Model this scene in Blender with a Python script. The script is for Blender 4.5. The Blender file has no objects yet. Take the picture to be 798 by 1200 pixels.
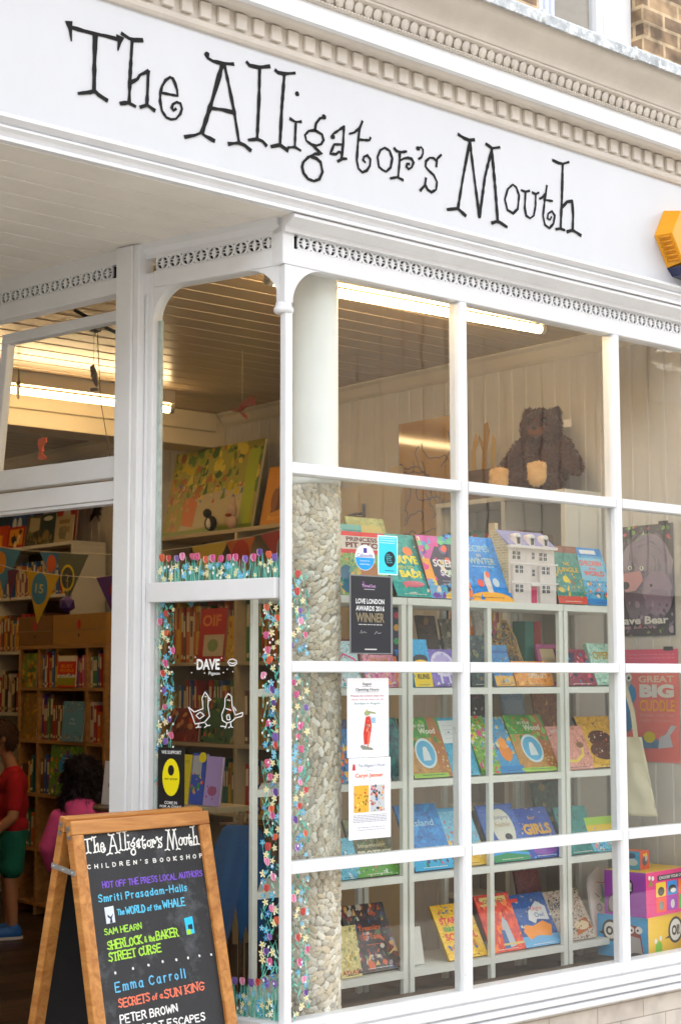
import bpy, bmesh, math, random
import numpy as np
from mathutils import Vector, Matrix

random.seed(7)
SC = bpy.context.scene
COL = SC.collection
# ---------------------------------------------------------------- camera
F = 1850.0                                   # focal length in photo pixels (photo 798 x 1200)
YAW, PIT, ROL = [math.radians(a) for a in (40.489318, 6.007, -0.0824)]
CF = Vector((math.sin(YAW) * math.cos(PIT), math.cos(YAW) * math.cos(PIT), math.sin(PIT)))
_r = Vector((math.cos(YAW), -math.sin(YAW), 0)); _u = _r.cross(CF)
CR = _r * math.cos(ROL) + _u * math.sin(ROL); CU = -_r * math.sin(ROL) + _u * math.cos(ROL)
CC = Vector((-3.576, -4.483, 1.6))
cam = bpy.data.cameras.new('camera'); co = bpy.data.objects.new('camera', cam); COL.objects.link(co)
cam.sensor_fit = 'VERTICAL'; cam.sensor_height = 24.0; cam.lens = F / 1200 * 24.0
cam.clip_start = 0.05; cam.clip_end = 500
cam.dof.use_dof = True; cam.dof.focus_distance = 6.0; cam.dof.aperture_fstop = 4.0
co.matrix_world = Matrix(((CR.x, CU.x, -CF.x, CC.x), (CR.y, CU.y, -CF.y, CC.y), (CR.z, CU.z, -CF.z, CC.z), (0, 0, 0, 1)))
SC.camera = co
# ---------------------------------------------------------------- world, sun, exposure
SUN_EL, SUN_AZ = math.radians(46), math.radians(28)      # azimuth clockwise from +Y: behind the shop, which stands in open shade; the far side of the street is sunlit
w = bpy.data.worlds.new('World'); SC.world = w; w.use_nodes = True
nt = w.node_tree; bg = nt.nodes['Background']
sky = nt.nodes.new('ShaderNodeTexSky'); sky.sky_type = 'NISHITA'; sky.sun_disc = False
sky.sun_elevation = SUN_EL; sky.sun_rotation = SUN_AZ; sky.air_density = 1.0; sky.dust_density = 2.5
hs = nt.nodes.new('ShaderNodeHueSaturation'); hs.inputs['Saturation'].default_value = 0.14
nt.links.new(sky.outputs[0], hs.inputs['Color']); nt.links.new(hs.outputs[0], bg.inputs[0]); bg.inputs[1].default_value = 0.15
sd = bpy.data.lights.new('sun', 'SUN'); sd.energy = 2.0; sd.angle = math.radians(2); sd.color = (1, 0.96, 0.9)
so = bpy.data.objects.new('sun', sd); COL.objects.link(so)
sdir = Vector((math.sin(SUN_AZ) * math.cos(SUN_EL), math.cos(SUN_AZ) * math.cos(SUN_EL), math.sin(SUN_EL)))
so.rotation_euler = sdir.to_track_quat('Z', 'Y').to_euler()
SC.view_settings.view_transform = 'Standard'; SC.view_settings.look = 'None'; SC.view_settings.gamma = 1.0
SC.view_settings.use_curve_mapping = False; SC.view_settings.exposure = 2.9
SC.cycles.transparent_max_bounces = 24; SC.cycles.max_bounces = 8
SC.cycles.sample_clamp_indirect = 6.0

# ---------------------------------------------------------------- pixel -> real planes
def ray(px, py): return CF + CR * ((px - 399) / F) - CU * ((py - 600) / F)
def PY(px, py, Y=0.0):
    q = ray(px, py); return CC + q * ((Y - CC.y) / q.y)
def PX(px, py, X):
    q = ray(px, py); return CC + q * ((X - CC.x) / q.x)
def PZ(px, py, Z):
    q = ray(px, py); return CC + q * ((Z - CC.z) / q.z)
def PL(px, py, p0, n):
    q = ray(px, py); return CC + q * ((Vector(p0) - CC).dot(n) / q.dot(n))
def V(*a): return Vector(a)
def frame(o, x, y):
    x = Vector(x).normalized(); y = Vector(y); y = (y - x * y.dot(x)).normalized(); z = x.cross(y); o = Vector(o)
    return Matrix(((x.x, y.x, z.x, o.x), (x.y, y.y, z.y, o.y), (x.z, y.z, z.z, o.z), (0, 0, 0, 1)))
def T(x, y, z): return Matrix.Translation((x, y, z))
I4 = Matrix.Identity(4)

# ---------------------------------------------------------------- materials
def lin(h):
    h = h.lstrip('#'); c = [int(h[i:i + 2], 16) / 255 for i in (0, 2, 4)]
    return tuple(x / 12.92 if x <= 0.04045 else ((x + 0.055) / 1.055) ** 2.4 for x in c)
_mats = {}
def mat(h, rough=0.5, var=0.0, scale=8.0, bump=0.0, bscale=60.0, metal=0.0, coat=0.0, emit=0.0, sheen=0.0, stretch=None, stain=None):
    key = (h, rough, var, scale, bump, bscale, metal, coat, emit, sheen, stretch, stain)
    if key in _mats: return _mats[key]
    m = bpy.data.materials.new('paint_' + h.strip('#')); m.use_nodes = True
    n = m.node_tree.nodes; l = m.node_tree.links; b = n['Principled BSDF']
    c = lin(h); b.inputs['Base Color'].default_value = (*c, 1); b.inputs['Roughness'].default_value = rough
    b.inputs['Metallic'].default_value = metal; b.inputs['Coat Weight'].default_value = coat
    b.inputs['Sheen Weight'].default_value = sheen
    if emit:
        b.inputs['Emission Color'].default_value = (*c, 1); b.inputs['Emission Strength'].default_value = emit
    if var or bump or stain:
        tc = n.new('ShaderNodeTexCoord'); mp = n.new('ShaderNodeMapping'); l.new(tc.outputs['Object'], mp.inputs[0])
        if stretch: mp.inputs['Scale'].default_value = stretch
    if var:
        t = n.new('ShaderNodeTexNoise'); t.inputs['Scale'].default_value = scale; t.inputs['Detail'].default_value = 6; t.inputs['Roughness'].default_value = 0.65
        l.new(mp.outputs[0], t.inputs['Vector'])
        r = n.new('ShaderNodeValToRGB'); e = r.color_ramp.elements
        e[0].position = 0.3; e[1].position = 0.7
        e[0].color = (*[x * (1 - var) for x in c], 1); e[1].color = (*[min(1, x * (1 + var * 0.6)) for x in c], 1)
        l.new(t.outputs[0], r.inputs[0]); l.new(r.outputs[0], b.inputs['Base Color'])
        src = r.outputs[0]
        if stain:
            t3 = n.new('ShaderNodeTexNoise'); t3.inputs['Scale'].default_value = stain[1]; t3.inputs['Detail'].default_value = 8; t3.inputs['Roughness'].default_value = 0.75
            l.new(mp.outputs[0], t3.inputs['Vector'])
            r3 = n.new('ShaderNodeValToRGB'); r3.color_ramp.elements[0].position = stain[2]; r3.color_ramp.elements[1].position = stain[2] + 0.1
            l.new(t3.outputs[0], r3.inputs[0])
            mx = n.new('ShaderNodeMixRGB'); l.new(r3.outputs[0], mx.inputs[0]); l.new(src, mx.inputs[1]); mx.inputs[2].default_value = (*lin(stain[0]), 1)
            l.new(mx.outputs[0], b.inputs['Base Color'])
    if bump:
        t2 = n.new('ShaderNodeTexNoise'); t2.inputs['Scale'].default_value = bscale; t2.inputs['Detail'].default_value = 4
        l.new(mp.outputs[0], t2.inputs['Vector'])
        bp = n.new('ShaderNodeBump'); bp.inputs['Strength'].default_value = bump; bp.inputs['Distance'].default_value = 0.004
        l.new(t2.outputs[0], bp.inputs['Height']); l.new(bp.outputs[0], b.inputs['Normal'])
    _mats[key] = m; return m

def art(palette, scale=9.0, seed=0, rough=0.35, distort=1.2):
    """printed illustration: constant-colour painterly patches"""
    key = ('art', tuple(palette), scale, seed, rough, distort)
    if key in _mats: return _mats[key]
    m = bpy.data.materials.new('printed_art'); m.use_nodes = True
    n = m.node_tree.nodes; l = m.node_tree.links; b = n['Principled BSDF']; b.inputs['Roughness'].default_value = rough
    tc = n.new('ShaderNodeTexCoord'); mp = n.new('ShaderNodeMapping'); l.new(tc.outputs['Object'], mp.inputs[0])
    mp.inputs['Location'].default_value = (seed * 1.7, seed * 0.9, seed * 0.3)
    t = n.new('ShaderNodeTexNoise'); t.inputs['Scale'].default_value = scale; t.inputs['Detail'].default_value = 5; t.inputs['Distortion'].default_value = distort
    l.new(mp.outputs[0], t.inputs['Vector'])
    r = n.new('ShaderNodeValToRGB'); cr = r.color_ramp; cr.interpolation = 'LINEAR'
    k = len(palette)
    while len(cr.elements) < 2 * k: cr.elements.new(0.5)
    for i, h in enumerate(palette):
        a = 0.3 + 0.4 * i / k; z = 0.3 + 0.4 * (i + 0.75) / k
        cr.elements[2 * i].position = a; cr.elements[2 * i].color = (*lin(h), 1)
        cr.elements[2 * i + 1].position = z; cr.elements[2 * i + 1].color = (*lin(h), 1)
    l.new(t.outputs[0], r.inputs[0]); l.new(r.outputs[0], b.inputs['Base Color'])
    _mats[key] = m; return m

def wood(c1, c2, rough=0.45, scale=1.0, axis=2, bump=0.15):
    key = ('wood', c1, c2, rough, scale, axis)
    if key in _mats: return _mats[key]
    m = bpy.data.materials.new('wood'); m.use_nodes = True
    n = m.node_tree.nodes; l = m.node_tree.links; b = n['Principled BSDF']; b.inputs['Roughness'].default_value = rough
    tc = n.new('ShaderNodeTexCoord'); mp = n.new('ShaderNodeMapping'); l.new(tc.outputs['Object'], mp.inputs[0])
    s = [28 * scale] * 3; s[axis] = 1.6 * scale; mp.inputs['Scale'].default_value = s
    t = n.new('ShaderNodeTexNoise'); t.inputs['Scale'].default_value = 1.6; t.inputs['Detail'].default_value = 7; t.inputs['Distortion'].default_value = 0.8; t.inputs['Roughness'].default_value = 0.7
    l.new(mp.outputs[0], t.inputs['Vector'])
    r = n.new('ShaderNodeValToRGB'); r.color_ramp.elements[0].position = 0.32; r.color_ramp.elements[1].position = 0.66
    r.color_ramp.elements[0].color = (*lin(c1), 1); r.color_ramp.elements[1].color = (*lin(c2), 1)
    l.new(t.outputs[0], r.inputs[0]); l.new(r.outputs[0], b.inputs['Base Color'])
    bp = n.new('ShaderNodeBump'); bp.inputs['Strength'].default_value = bump; bp.inputs['Distance'].default_value = 0.002
    l.new(t.outputs[0], bp.inputs['Height']); l.new(bp.outputs[0], b.inputs['Normal'])
    _mats[key] = m; return m

def glass_mat():
    if 'glass' in _mats: return _mats['glass']
    m = bpy.data.materials.new('window_glass'); m.use_nodes = True
    n = m.node_tree.nodes; l = m.node_tree.links; n.remove(n['Principled BSDF'])
    o = n['Material Output']; tr = n.new('ShaderNodeBsdfTransparent'); tr.inputs[0].default_value = (0.975, 0.985, 0.98, 1)
    gl = n.new('ShaderNodeBsdfGlossy'); gl.inputs['Roughness'].default_value = 0.0; gl.inputs[0].default_value = (1, 1, 1, 1)
    lw = n.new('ShaderNodeLayerWeight'); lw.inputs['Blend'].default_value = 0.5
    pw = n.new('ShaderNodeMath'); pw.operation = 'POWER'; pw.inputs[1].default_value = 5; l.new(lw.outputs['Facing'], pw.inputs[0])
    fr = n.new('ShaderNodeMath'); fr.operation = 'MULTIPLY_ADD'; fr.inputs[1].default_value = 0.95; fr.inputs[2].default_value = 0.03; l.new(pw.outputs[0], fr.inputs[0])   # Schlick
    mx = n.new('ShaderNodeMixShader'); l.new(fr.outputs[0], mx.inputs[0]); l.new(tr.outputs[0], mx.inputs[1]); l.new(gl.outputs[0], mx.inputs[2])
    tc = n.new('ShaderNodeTexCoord'); t = n.new('ShaderNodeTexNoise'); t.inputs['Scale'].default_value = 2.2; l.new(tc.outputs['Object'], t.inputs['Vector'])
    bp = n.new('ShaderNodeBump'); bp.inputs['Strength'].default_value = 0.06; bp.inputs['Distance'].default_value = 0.01
    l.new(t.outputs[0], bp.inputs['Height']); l.new(bp.outputs[0], gl.inputs['Normal'])
    l.new(mx.outputs[0], o.inputs[0]); _mats['glass'] = m; return m

def brick_mat(c1, c2, mortar, bw, bh, axes=('X', 'Z'), msize=0.012, rough=0.85, off=0.5, var=0.5, bias=0.0):
    m = bpy.data.materials.new('brickwork'); m.use_nodes = True
    n = m.node_tree.nodes; l = m.node_tree.links; b = n['Principled BSDF']; b.inputs['Roughness'].default_value = rough
    tc = n.new('ShaderNodeTexCoord'); sp = n.new('ShaderNodeSeparateXYZ'); cb = n.new('ShaderNodeCombineXYZ')
    l.new(tc.outputs['Object'], sp.inputs[0]); l.new(sp.outputs[axes[0]], cb.inputs['X']); l.new(sp.outputs[axes[1]], cb.inputs['Y'])
    t = n.new('ShaderNodeTexBrick'); l.new(cb.outputs[0], t.inputs['Vector'])
    t.inputs['Color1'].default_value = (*lin(c1), 1); t.inputs['Color2'].default_value = (*lin(c2), 1); t.inputs['Mortar'].default_value = (*lin(mortar), 1)
    t.inputs['Scale'].default_value = 1; t.inputs['Brick Width'].default_value = bw; t.inputs['Row Height'].default_value = bh
    t.inputs['Mortar Size'].default_value = msize; t.inputs['Bias'].default_value = bias; t.offset = off
    ns = n.new('ShaderNodeTexNoise'); ns.inputs['Scale'].default_value = 9; ns.inputs['Detail'].default_value = 8; l.new(tc.outputs['Object'], ns.inputs['Vector'])
    r = n.new('ShaderNodeValToRGB'); r.color_ramp.elements[0].position = 0.35; r.color_ramp.elements[1].position = 0.62
    r.color_ramp.elements[0].color = (1 - var, 1 - var, 1 - var, 1); r.color_ramp.elements[1].color = (1.1, 1.1, 1.1, 1)
    l.new(ns.outputs[0], r.inputs[0])
    mx = n.new('ShaderNodeMixRGB'); mx.blend_type = 'MULTIPLY'; mx.inputs[0].default_value = 1
    l.new(t.outputs['Color'], mx.inputs[1]); l.new(r.outputs[0], mx.inputs[2]); l.new(mx.outputs[0], b.inputs['Base Color'])
    bp = n.new('ShaderNodeBump'); bp.inputs['Strength'].default_value = 0.6; bp.inputs['Distance'].default_value = 0.006; bp.invert = True
    l.new(t.outputs['Fac'], bp.inputs['Height']); l.new(bp.outputs[0], b.inputs['Normal'])
    return m

WHITE = lambda: mat('#e4e6e9', 0.38, 0.05, 5.0, 0.25, 45.0, stain=('#b3a48a', 9.0, 0.655))
WHITE2 = lambda: mat('#e6e8ea', 0.42, 0.06, 3.0, 0.3, 30.0)
CREAM = lambda: mat('#ddd2c2', 0.5, 0.10, 4.0, 0.3, 30.0, stain=('#a08a6a', 6.0, 0.7))
BLACK = lambda: mat('#15161a', 0.5)

# ---------------------------------------------------------------- mesh helpers (append to a bmesh)
def BM(): return bmesh.new()
def _fin(bm, n0f, M, mi, n0v):
    bm.verts.ensure_lookup_table(); bm.faces.ensure_lookup_table()
    if M is not None:
        for v in bm.verts[n0v:]: v.co = M @ v.co
    for f in bm.faces[n0f:]: f.material_index = mi
def box(bm, a, b, mi=0, M=None, bevel=0.0):
    """axis-aligned box from corner a to corner b in the frame M"""
    n0f, n0v = len(bm.faces), len(bm.verts)
    x0, y0, z0 = [min(p, q) for p, q in zip(a, b)]; x1, y1, z1 = [max(p, q) for p, q in zip(a, b)]
    tb = bm if not bevel else bmesh.new()
    vs = [tb.verts.new(p) for p in ((x0, y0, z0), (x1, y0, z0), (x1, y1, z0), (x0, y1, z0), (x0, y0, z1), (x1, y0, z1), (x1, y1, z1), (x0, y1, z1))]
    for q in ((0, 3, 2, 1), (4, 5, 6, 7), (0, 1, 5, 4), (1, 2, 6, 5), (2, 3, 7, 6), (3, 0, 4, 7)): tb.faces.new([vs[i] for i in q])
    if bevel:
        bv = min(bevel, 0.45 * min(x1 - x0, y1 - y0, z1 - z0))
        bmesh.ops.bevel(tb, geom=list(tb.edges), offset=bv, segments=2, affect='EDGES', profile=0.6)
        merge(bm, tb)
    _fin(bm, n0f, M, mi, n0v)
def merge(bm, tb):
    mp = {}
    for v in tb.verts: mp[v] = bm.verts.new(v.co)
    for f in tb.faces:
        try:
            g = bm.faces.new([mp[v] for v in f.verts]); g.smooth = f.smooth; g.material_index = f.material_index
        except ValueError: pass
    tb.free()
def prism(bm, pts, z0, z1, mi=0, M=None):
    """2-D outline (x, y) extruded from z0 to z1"""
    n0f, n0v = len(bm.faces), len(bm.verts)
    a = sum(pts[i][0] * pts[(i + 1) % len(pts)][1] - pts[(i + 1) % len(pts)][0] * pts[i][1] for i in range(len(pts)))
    if a < 0: pts = pts[::-1]
    A = [bm.verts.new((p[0], p[1], z0)) for p in pts]; B = [bm.verts.new((p[0], p[1], z1)) for p in pts]
    k = len(pts); bm.faces.new(A[::-1]); bm.faces.new(B)
    for i in range(k): bm.faces.new((A[i], A[(i + 1) % k], B[(i + 1) % k], B[i]))
    _fin(bm, n0f, M, mi, n0v)
def ellipse(cx, cy, rx, ry, n=20, rot=0, jit=0):
    out = []
    for i in range(n):
        a = 2 * math.pi * i / n; k = 1 + (random.uniform(-jit, jit) if jit else 0)
        x, y = rx * math.cos(a) * k, ry * math.sin(a) * k
        out.append((cx + x * math.cos(rot) - y * math.sin(rot), cy + x * math.sin(rot) + y * math.cos(rot)))
    return out
def ribbon(bm, pts, wd, z0, z1, mi=0, M=None, closed=False, rough=0.0, taper=False):
    """pen stroke: a ribbon of width wd along 2-D points"""
    n0f, n0v = len(bm.faces), len(bm.verts)
    if len(pts) == 1:
        prism(bm, ellipse(pts[0][0], pts[0][1], wd * 0.8, wd * 0.8, 10, 0, 0.15), z0, z1, mi, M); return
    P = [Vector((p[0], p[1])) for p in pts]
    if rough:
        Q = []
        k = len(P)
        for i in range(k if closed else k - 1):
            a, b = P[i], P[(i + 1) % k]; n = max(1, int((b - a).length / (wd * 1.3)))
            for j in range(n): Q.append(a.lerp(b, j / n))
        if not closed: Q.append(P[-1])
        P = Q
    k = len(P); L, R = [], []
    for i, p in enumerate(P):
        if closed: d = P[(i + 1) % k] - P[i - 1]
        else: d = P[min(i + 1, k - 1)] - P[max(i - 1, 0)]
        if d.length < 1e-9: d = Vector((1, 0))
        d.normalize(); nn = Vector((-d.y, d.x)); h = wd / 2 * (1 + (random.uniform(-rough, rough) if rough else 0))
        if taper: h *= max(0.12, 1 - i / (k - 1))
        q = p
        if not closed and i == 0: q = p - d * wd * 0.3
        if not closed and i == k - 1: q = p + d * wd * 0.3
        L.append(q + nn * h); R.append(q - nn * h)
    vs = [[bm.verts.new((s.x, s.y, z)) for s in S] for z in (z0, z1) for S in (L, R)]
    L0, R0, L1, R1 = vs
    rg = range(k if closed else k - 1)
    for i in rg:
        j = (i + 1) % k
        bm.faces.new((R1[i], R1[j], L1[j], L1[i])); bm.faces.new((L0[i], L0[j], R0[j], R0[i]))
        bm.faces.new((L1[i], L1[j], L0[j], L0[i])); bm.faces.new((R0[i], R0[j], R1[j], R1[i]))
    if not closed:
        bm.faces.new((R1[0], L1[0], L0[0], R0[0])); bm.faces.new((L1[-1], R1[-1], R0[-1], L0[-1]))
    _fin(bm, n0f, M, mi, n0v)
def cyl(bm, p0, p1, r0, r1=None, n=16, mi=0, M=None, smooth=True, caps=True):
    n0f, n0v = len(bm.faces), len(bm.verts)
    r1 = r0 if r1 is None else r1; p0, p1 = Vector(p0), Vector(p1); d = (p1 - p0).normalized()
    a = d.orthogonal().normalized(); b = d.cross(a)
    A = [bm.verts.new(p0 + (a * math.cos(t) + b * math.sin(t)) * r0) for t in [2 * math.pi * i / n for i in range(n)]]
    B = [bm.verts.new(p1 + (a * math.cos(t) + b * math.sin(t)) * r1) for t in [2 * math.pi * i / n for i in range(n)]]
    for i in range(n):
        f = bm.faces.new((A[i], A[(i + 1) % n], B[(i + 1) % n], B[i])); f.smooth = smooth
    if caps: bm.faces.new(A[::-1]); bm.faces.new(B)
    _fin(bm, n0f, M, mi, n0v)
def tube(bm, pts, r, n=6, mi=0, M=None):
    for a, b in zip(pts[:-1], pts[1:]): cyl(bm, a, b, r, r, n, mi, M)
def ball(bm, c, r, sub=2, mi=0, M=None, rot=None):
    n0f, n0v = len(bm.faces), len(bm.verts)
    tb = bmesh.new(); bmesh.ops.create_icosphere(tb, subdivisions=sub, radius=1)
    r = (r, r, r) if not hasattr(r, '__len__') else r
    mm = T(*c) @ (rot if rot else I4) @ Matrix.Diagonal((*r, 1))
    for v in tb.verts: v.co = mm @ v.co
    for f in tb.faces: f.smooth = True
    merge(bm, tb); _fin(bm, n0f, M, mi, n0v)
def lathe(bm, prof, c=(0, 0), n=32, mi=0, M=None, smooth=True):
    n0f, n0v = len(bm.faces), len(bm.verts)
    R = [[bm.verts.new((c[0] + r * math.cos(2 * math.pi * i / n), c[1] + r * math.sin(2 * math.pi * i / n), z)) for i in range(n)] for r, z in prof]
    for a, b in zip(R[:-1], R[1:]):
        for i in range(n):
            f = bm.faces.new((a[i], a[(i + 1) % n], b[(i + 1) % n], b[i])); f.smooth = smooth
    bm.faces.new(R[0][::-1]); bm.faces.new(R[-1])
    _fin(bm, n0f, M, mi, n0v)
def extr(bm, prof, x0, x1, mi=0, M=None):
    """closed (y, z) profile extruded along x"""
    prism(bm, [(p[0], p[1]) for p in prof], x0, x1, mi, (M if M is not None else I4) @ Matrix(((0, 0, 1, 0), (1, 0, 0, 0), (0, 1, 0, 0), (0, 0, 0, 1))))

_txt = {}
def _glyphs(s, bold):
    k = (s, bold)
    if k not in _txt:
        cu = bpy.data.curves.new('t', 'FONT'); cu.body = s; cu.size = 1; cu.offset = bold; cu.resolution_u = 3
        ob = bpy.data.objects.new('t', cu); COL.objects.link(ob)
        dg = bpy.context.evaluated_depsgraph_get(); me = bpy.data.meshes.new_from_object(ob.evaluated_get(dg))
        vs = [tuple(v.co) for v in me.vertices]; fs = [tuple(p.vertices) for p in me.polygons]
        bpy.data.objects.remove(ob); bpy.data.curves.remove(cu); bpy.data.meshes.remove(me); _txt[k] = (vs, fs)
    return _txt[k]
def text(bm, s, x0, y0, x1, y1, z, mi=0, M=None, bold=0.02, keep=False):
    """lettering fitted into the rectangle x0..x1, y0..y1"""
    vs, fs = _glyphs(s, bold)
    if not vs: return
    n0f, n0v = len(bm.faces), len(bm.verts)
    ax, bx = min(v[0] for v in vs), max(v[0] for v in vs); ay, by = min(v[1] for v in vs), max(v[1] for v in vs)
    sx, sy = (x1 - x0) / (bx - ax), (y1 - y0) / max(by - ay, 1e-6)
    if keep: sx = sy = min(sx, sy)
    B = [bm.verts.new((x0 + (v[0] - ax) * sx, y0 + (v[1] - ay) * sy, z)) for v in vs]
    for f in fs:
        try: bm.faces.new([B[i] for i in f])
        except ValueError: pass
    _fin(bm, n0f, M, mi, n0v)

# ---------------------------------------------------------------- objects
def thing(name, label, cat, M=None, group=None):
    o = bpy.data.objects.new(name, None); COL.objects.link(o); o.empty_display_size = 0.05
    o.matrix_world = M if M is not None else I4
    o['label'] = label; o['category'] = cat
    if group: o['group'] = group
    return o
_M = {}
def part(name, bm, mats, parent=None, M=None, label=None):
    """one mesh object; geometry given in the frame M (default: the world), stored relative to its parent"""
    me = bpy.data.meshes.new(name)
    bmesh.ops.recalc_face_normals(bm, faces=list(bm.faces)) if len(bm.faces) < 6000 else None
    bm.to_mesh(me); bm.free()
    for m in (mats if isinstance(mats, (list, tuple)) else [mats]): me.materials.append(m)
    o = bpy.data.objects.new(name, me); COL.objects.link(o)
    M = M if M is not None else I4
    pw = _world(parent) if parent is not None else I4
    me.transform(pw.inverted() @ M)
    if parent is not None: o.parent = parent
    if label: o['label'] = label
    return o
def _world(o):
    m = o.matrix_basis.copy()
    while o.parent is not None:
        o = o.parent; m = o.matrix_basis @ m
    return m
def solo(name, bm, mats, label, cat, M=None, group=None, origin=None):
    """a thing that is a single mesh; its origin is put at 'origin' (world)"""
    me = bpy.data.meshes.new(name)
    bmesh.ops.recalc_face_normals(bm, faces=list(bm.faces)) if len(bm.faces) < 6000 else None
    bm.to_mesh(me); bm.free()
    for m in (mats if isinstance(mats, (list, tuple)) else [mats]): me.materials.append(m)
    o = bpy.data.objects.new(name, me); COL.objects.link(o)
    if M is not None: o.matrix_world = M
    elif origin is not None:
        me.transform(T(*[-c for c in origin])); o.location = origin
    o['label'] = label; o['category'] = cat
    if group: o['group'] = group
    return o
def struct(name, bm, mats):
    me = bpy.data.meshes.new(name); bmesh.ops.recalc_face_normals(bm, faces=list(bm.faces)); bm.to_mesh(me); bm.free()
    for m in (mats if isinstance(mats, (list, tuple)) else [mats]): me.materials.append(m)
    o = bpy.data.objects.new(name, me); COL.objects.link(o); o['kind'] = 'structure'; return o

def vivid(c, k=1.32, g=.95):
    """printing-ink strength"""
    v = [int(c[i:i + 2], 16) for i in (1, 3, 5)]; m = sum(v) / 3
    return '#' + ''.join('%02x' % max(0, min(255, int((m + (x - m) * k) * g))) for x in v)
class Ink:
    """collects coloured flat shapes for one printed surface"""
    def __init__(s): s.bm = BM(); s.cols = []; s.k = 0
    def mi(s, c):
        if c not in s.cols: s.cols.append(c)
        return s.cols.index(c)
    def mats(s, rough=0.4): return [mat(vivid(c), rough) for c in s.cols]
def paint(spec, wd, ht, rough=0.4, z0=0.0004, M=None, dz=0.00012):
    """spec -> (art ink, text ink); coordinates 0..1 across the surface, y up"""
    A, Tt = Ink(), Ink(); k = 0
    for it in spec:
        k += 1; z = z0 + dz * k; q = it[0]
        if q == 'r': prism(A.bm, [(it[1] * wd, it[2] * ht), (it[3] * wd, it[2] * ht), (it[3] * wd, it[4] * ht), (it[1] * wd, it[4] * ht)], z - dz * 0.9, z, A.mi(it[5]), M)
        elif q == 'e': prism(A.bm, ellipse(it[1] * wd, it[2] * ht, it[3] * wd, it[4] * ht, 22, it[6] if len(it) > 6 else 0, it[7] if len(it) > 7 else 0), z - dz * 0.9, z, A.mi(it[5]), M)
        elif q == 'p': prism(A.bm, [(x * wd, y * ht) for x, y in it[1]], z - dz * 0.9, z, A.mi(it[2]), M)
        elif q == 'l': ribbon(A.bm, [(x * wd, y * ht) for x, y in it[1]], it[3], z - dz * 0.9, z, A.mi(it[2]), M, closed=len(it) > 4)
        elif q == 's':
            for i in range(it[1]):
                cx, cy = random.uniform(it[4], it[6]) * wd, random.uniform(it[5], it[7]) * ht; r = it[3] * random.uniform(0.5, 1.2); c = random.choice(it[2])
                zz = z + i * 0.000004; sh = random.random()
                rx, ry = r * random.uniform(0.4, 1), r * random.uniform(0.4, 1)
                if sh < 0.6: pts = ellipse(cx, cy, rx, ry, 9, random.uniform(0, 3), 0.25)
                elif sh < 0.8: pts = ellipse(cx, cy, rx, ry * 0.35, 7, random.uniform(0, 3), 0.2)
                else: pts = [(cx - rx, cy - ry), (cx + rx * 0.7, cy - ry * 0.8), (cx + rx * 0.2, cy + ry)]
                pts = [(min(max(x, 0.001), wd - 0.001), min(max(y, 0.001), ht - 0.001)) for x, y in pts]
                prism(A.bm, pts, z - dz * 0.9, zz, A.mi(c), M)
        elif q == 't': text(Tt.bm, it[1], it[2] * wd, it[3] * ht, it[4] * wd, it[5] * ht, z + 0.0004, Tt.mi(it[6]), M, it[7] if len(it) > 7 else 0.02)
        elif q == 'w':   # tiny wording as broken bars: lines too small to read
            y = it[4]; n = it[6]
            for i in range(n):
                yy = it[4] - (it[4] - it[2]) * i / max(1, n - 1); x = it[1]
                while x < it[3] - 0.02:
                    L = random.uniform(0.03, 0.09); x2 = min(x + L, it[3])
                    prism(Tt.bm, [(x * wd, yy * ht), (x2 * wd, yy * ht), (x2 * wd, yy * ht + it[7]), (x * wd, yy * ht + it[7])], z, z + 0.00005, Tt.mi(it[5]), M); x = x2 + 0.015
    return A, Tt
def printed(parent, spec, wd, ht, M, rough=0.4, z0=0.0004):
    A, Tt = paint(spec, wd, ht, rough, z0)
    if len(A.bm.faces): part('cover_art', A.bm, A.mats(rough), parent, M)
    else: A.bm.free()
    if len(Tt.bm.faces): part('lettering', Tt.bm, Tt.mats(rough), parent, M)
    else: Tt.bm.free()
# ================================================================ SETTING
bm = BM(); box(bm, (-60, -60, -0.06), (60, 60, -0.004)); struct('ground', bm, mat('#4c4a47', 0.9, 0.2, 1.5, 0.4, 30))
bm = BM(); box(bm, (-12, -3.2, -0.03), (12, 0.3, 0.0)); struct('pavement', bm, brick_mat('#cfc8bd', '#c5beb2', '#a8a196', 0.6, 0.45, ('X', 'Y'), 0.008, 0.85, 0.5, 0.25))
bm = BM()
random.seed(3)
for i in range(38):
    y = 0.32 + i * 0.215
    if y > 8.2: break
    box(bm, (-1.9 + random.uniform(0, .02), y, -0.02), (2.7, y + 0.211, 0.014), i % 3)
struct('shop_floor', bm, [wood('#2a1a12', '#46301f', 0.4, 0.5, 0), wood('#33221a', '#4d3524', 0.45, 0.5, 0), wood('#251812', '#3e2a1d', 0.4, 0.5, 0)])
XR, YB, ZC = 2.5, 7.6, 3.32
def planks(bm, x0, x1, y0, y1, z, wdt, t=0.018, mi=0, gap=0.006, off=0.0):
    y = y0 - off
    while y < y1:
        a, b = max(y, y0), min(y + wdt, y1)
        if b - a > 0.012:
            g = gap
            prof = [(a, z - .004), (a + .001, z - .008), (b - .010, z - .008), (b - .009, z - .005), (b - .007, z - .005), (b - .006, z - .0095), (b - .002, z - .0105), (b - .0005, z - .004), (b - .0005, z + t), (a, z + t)]
            extr(bm, prof, x0, x1, mi)
        y += wdt
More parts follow.
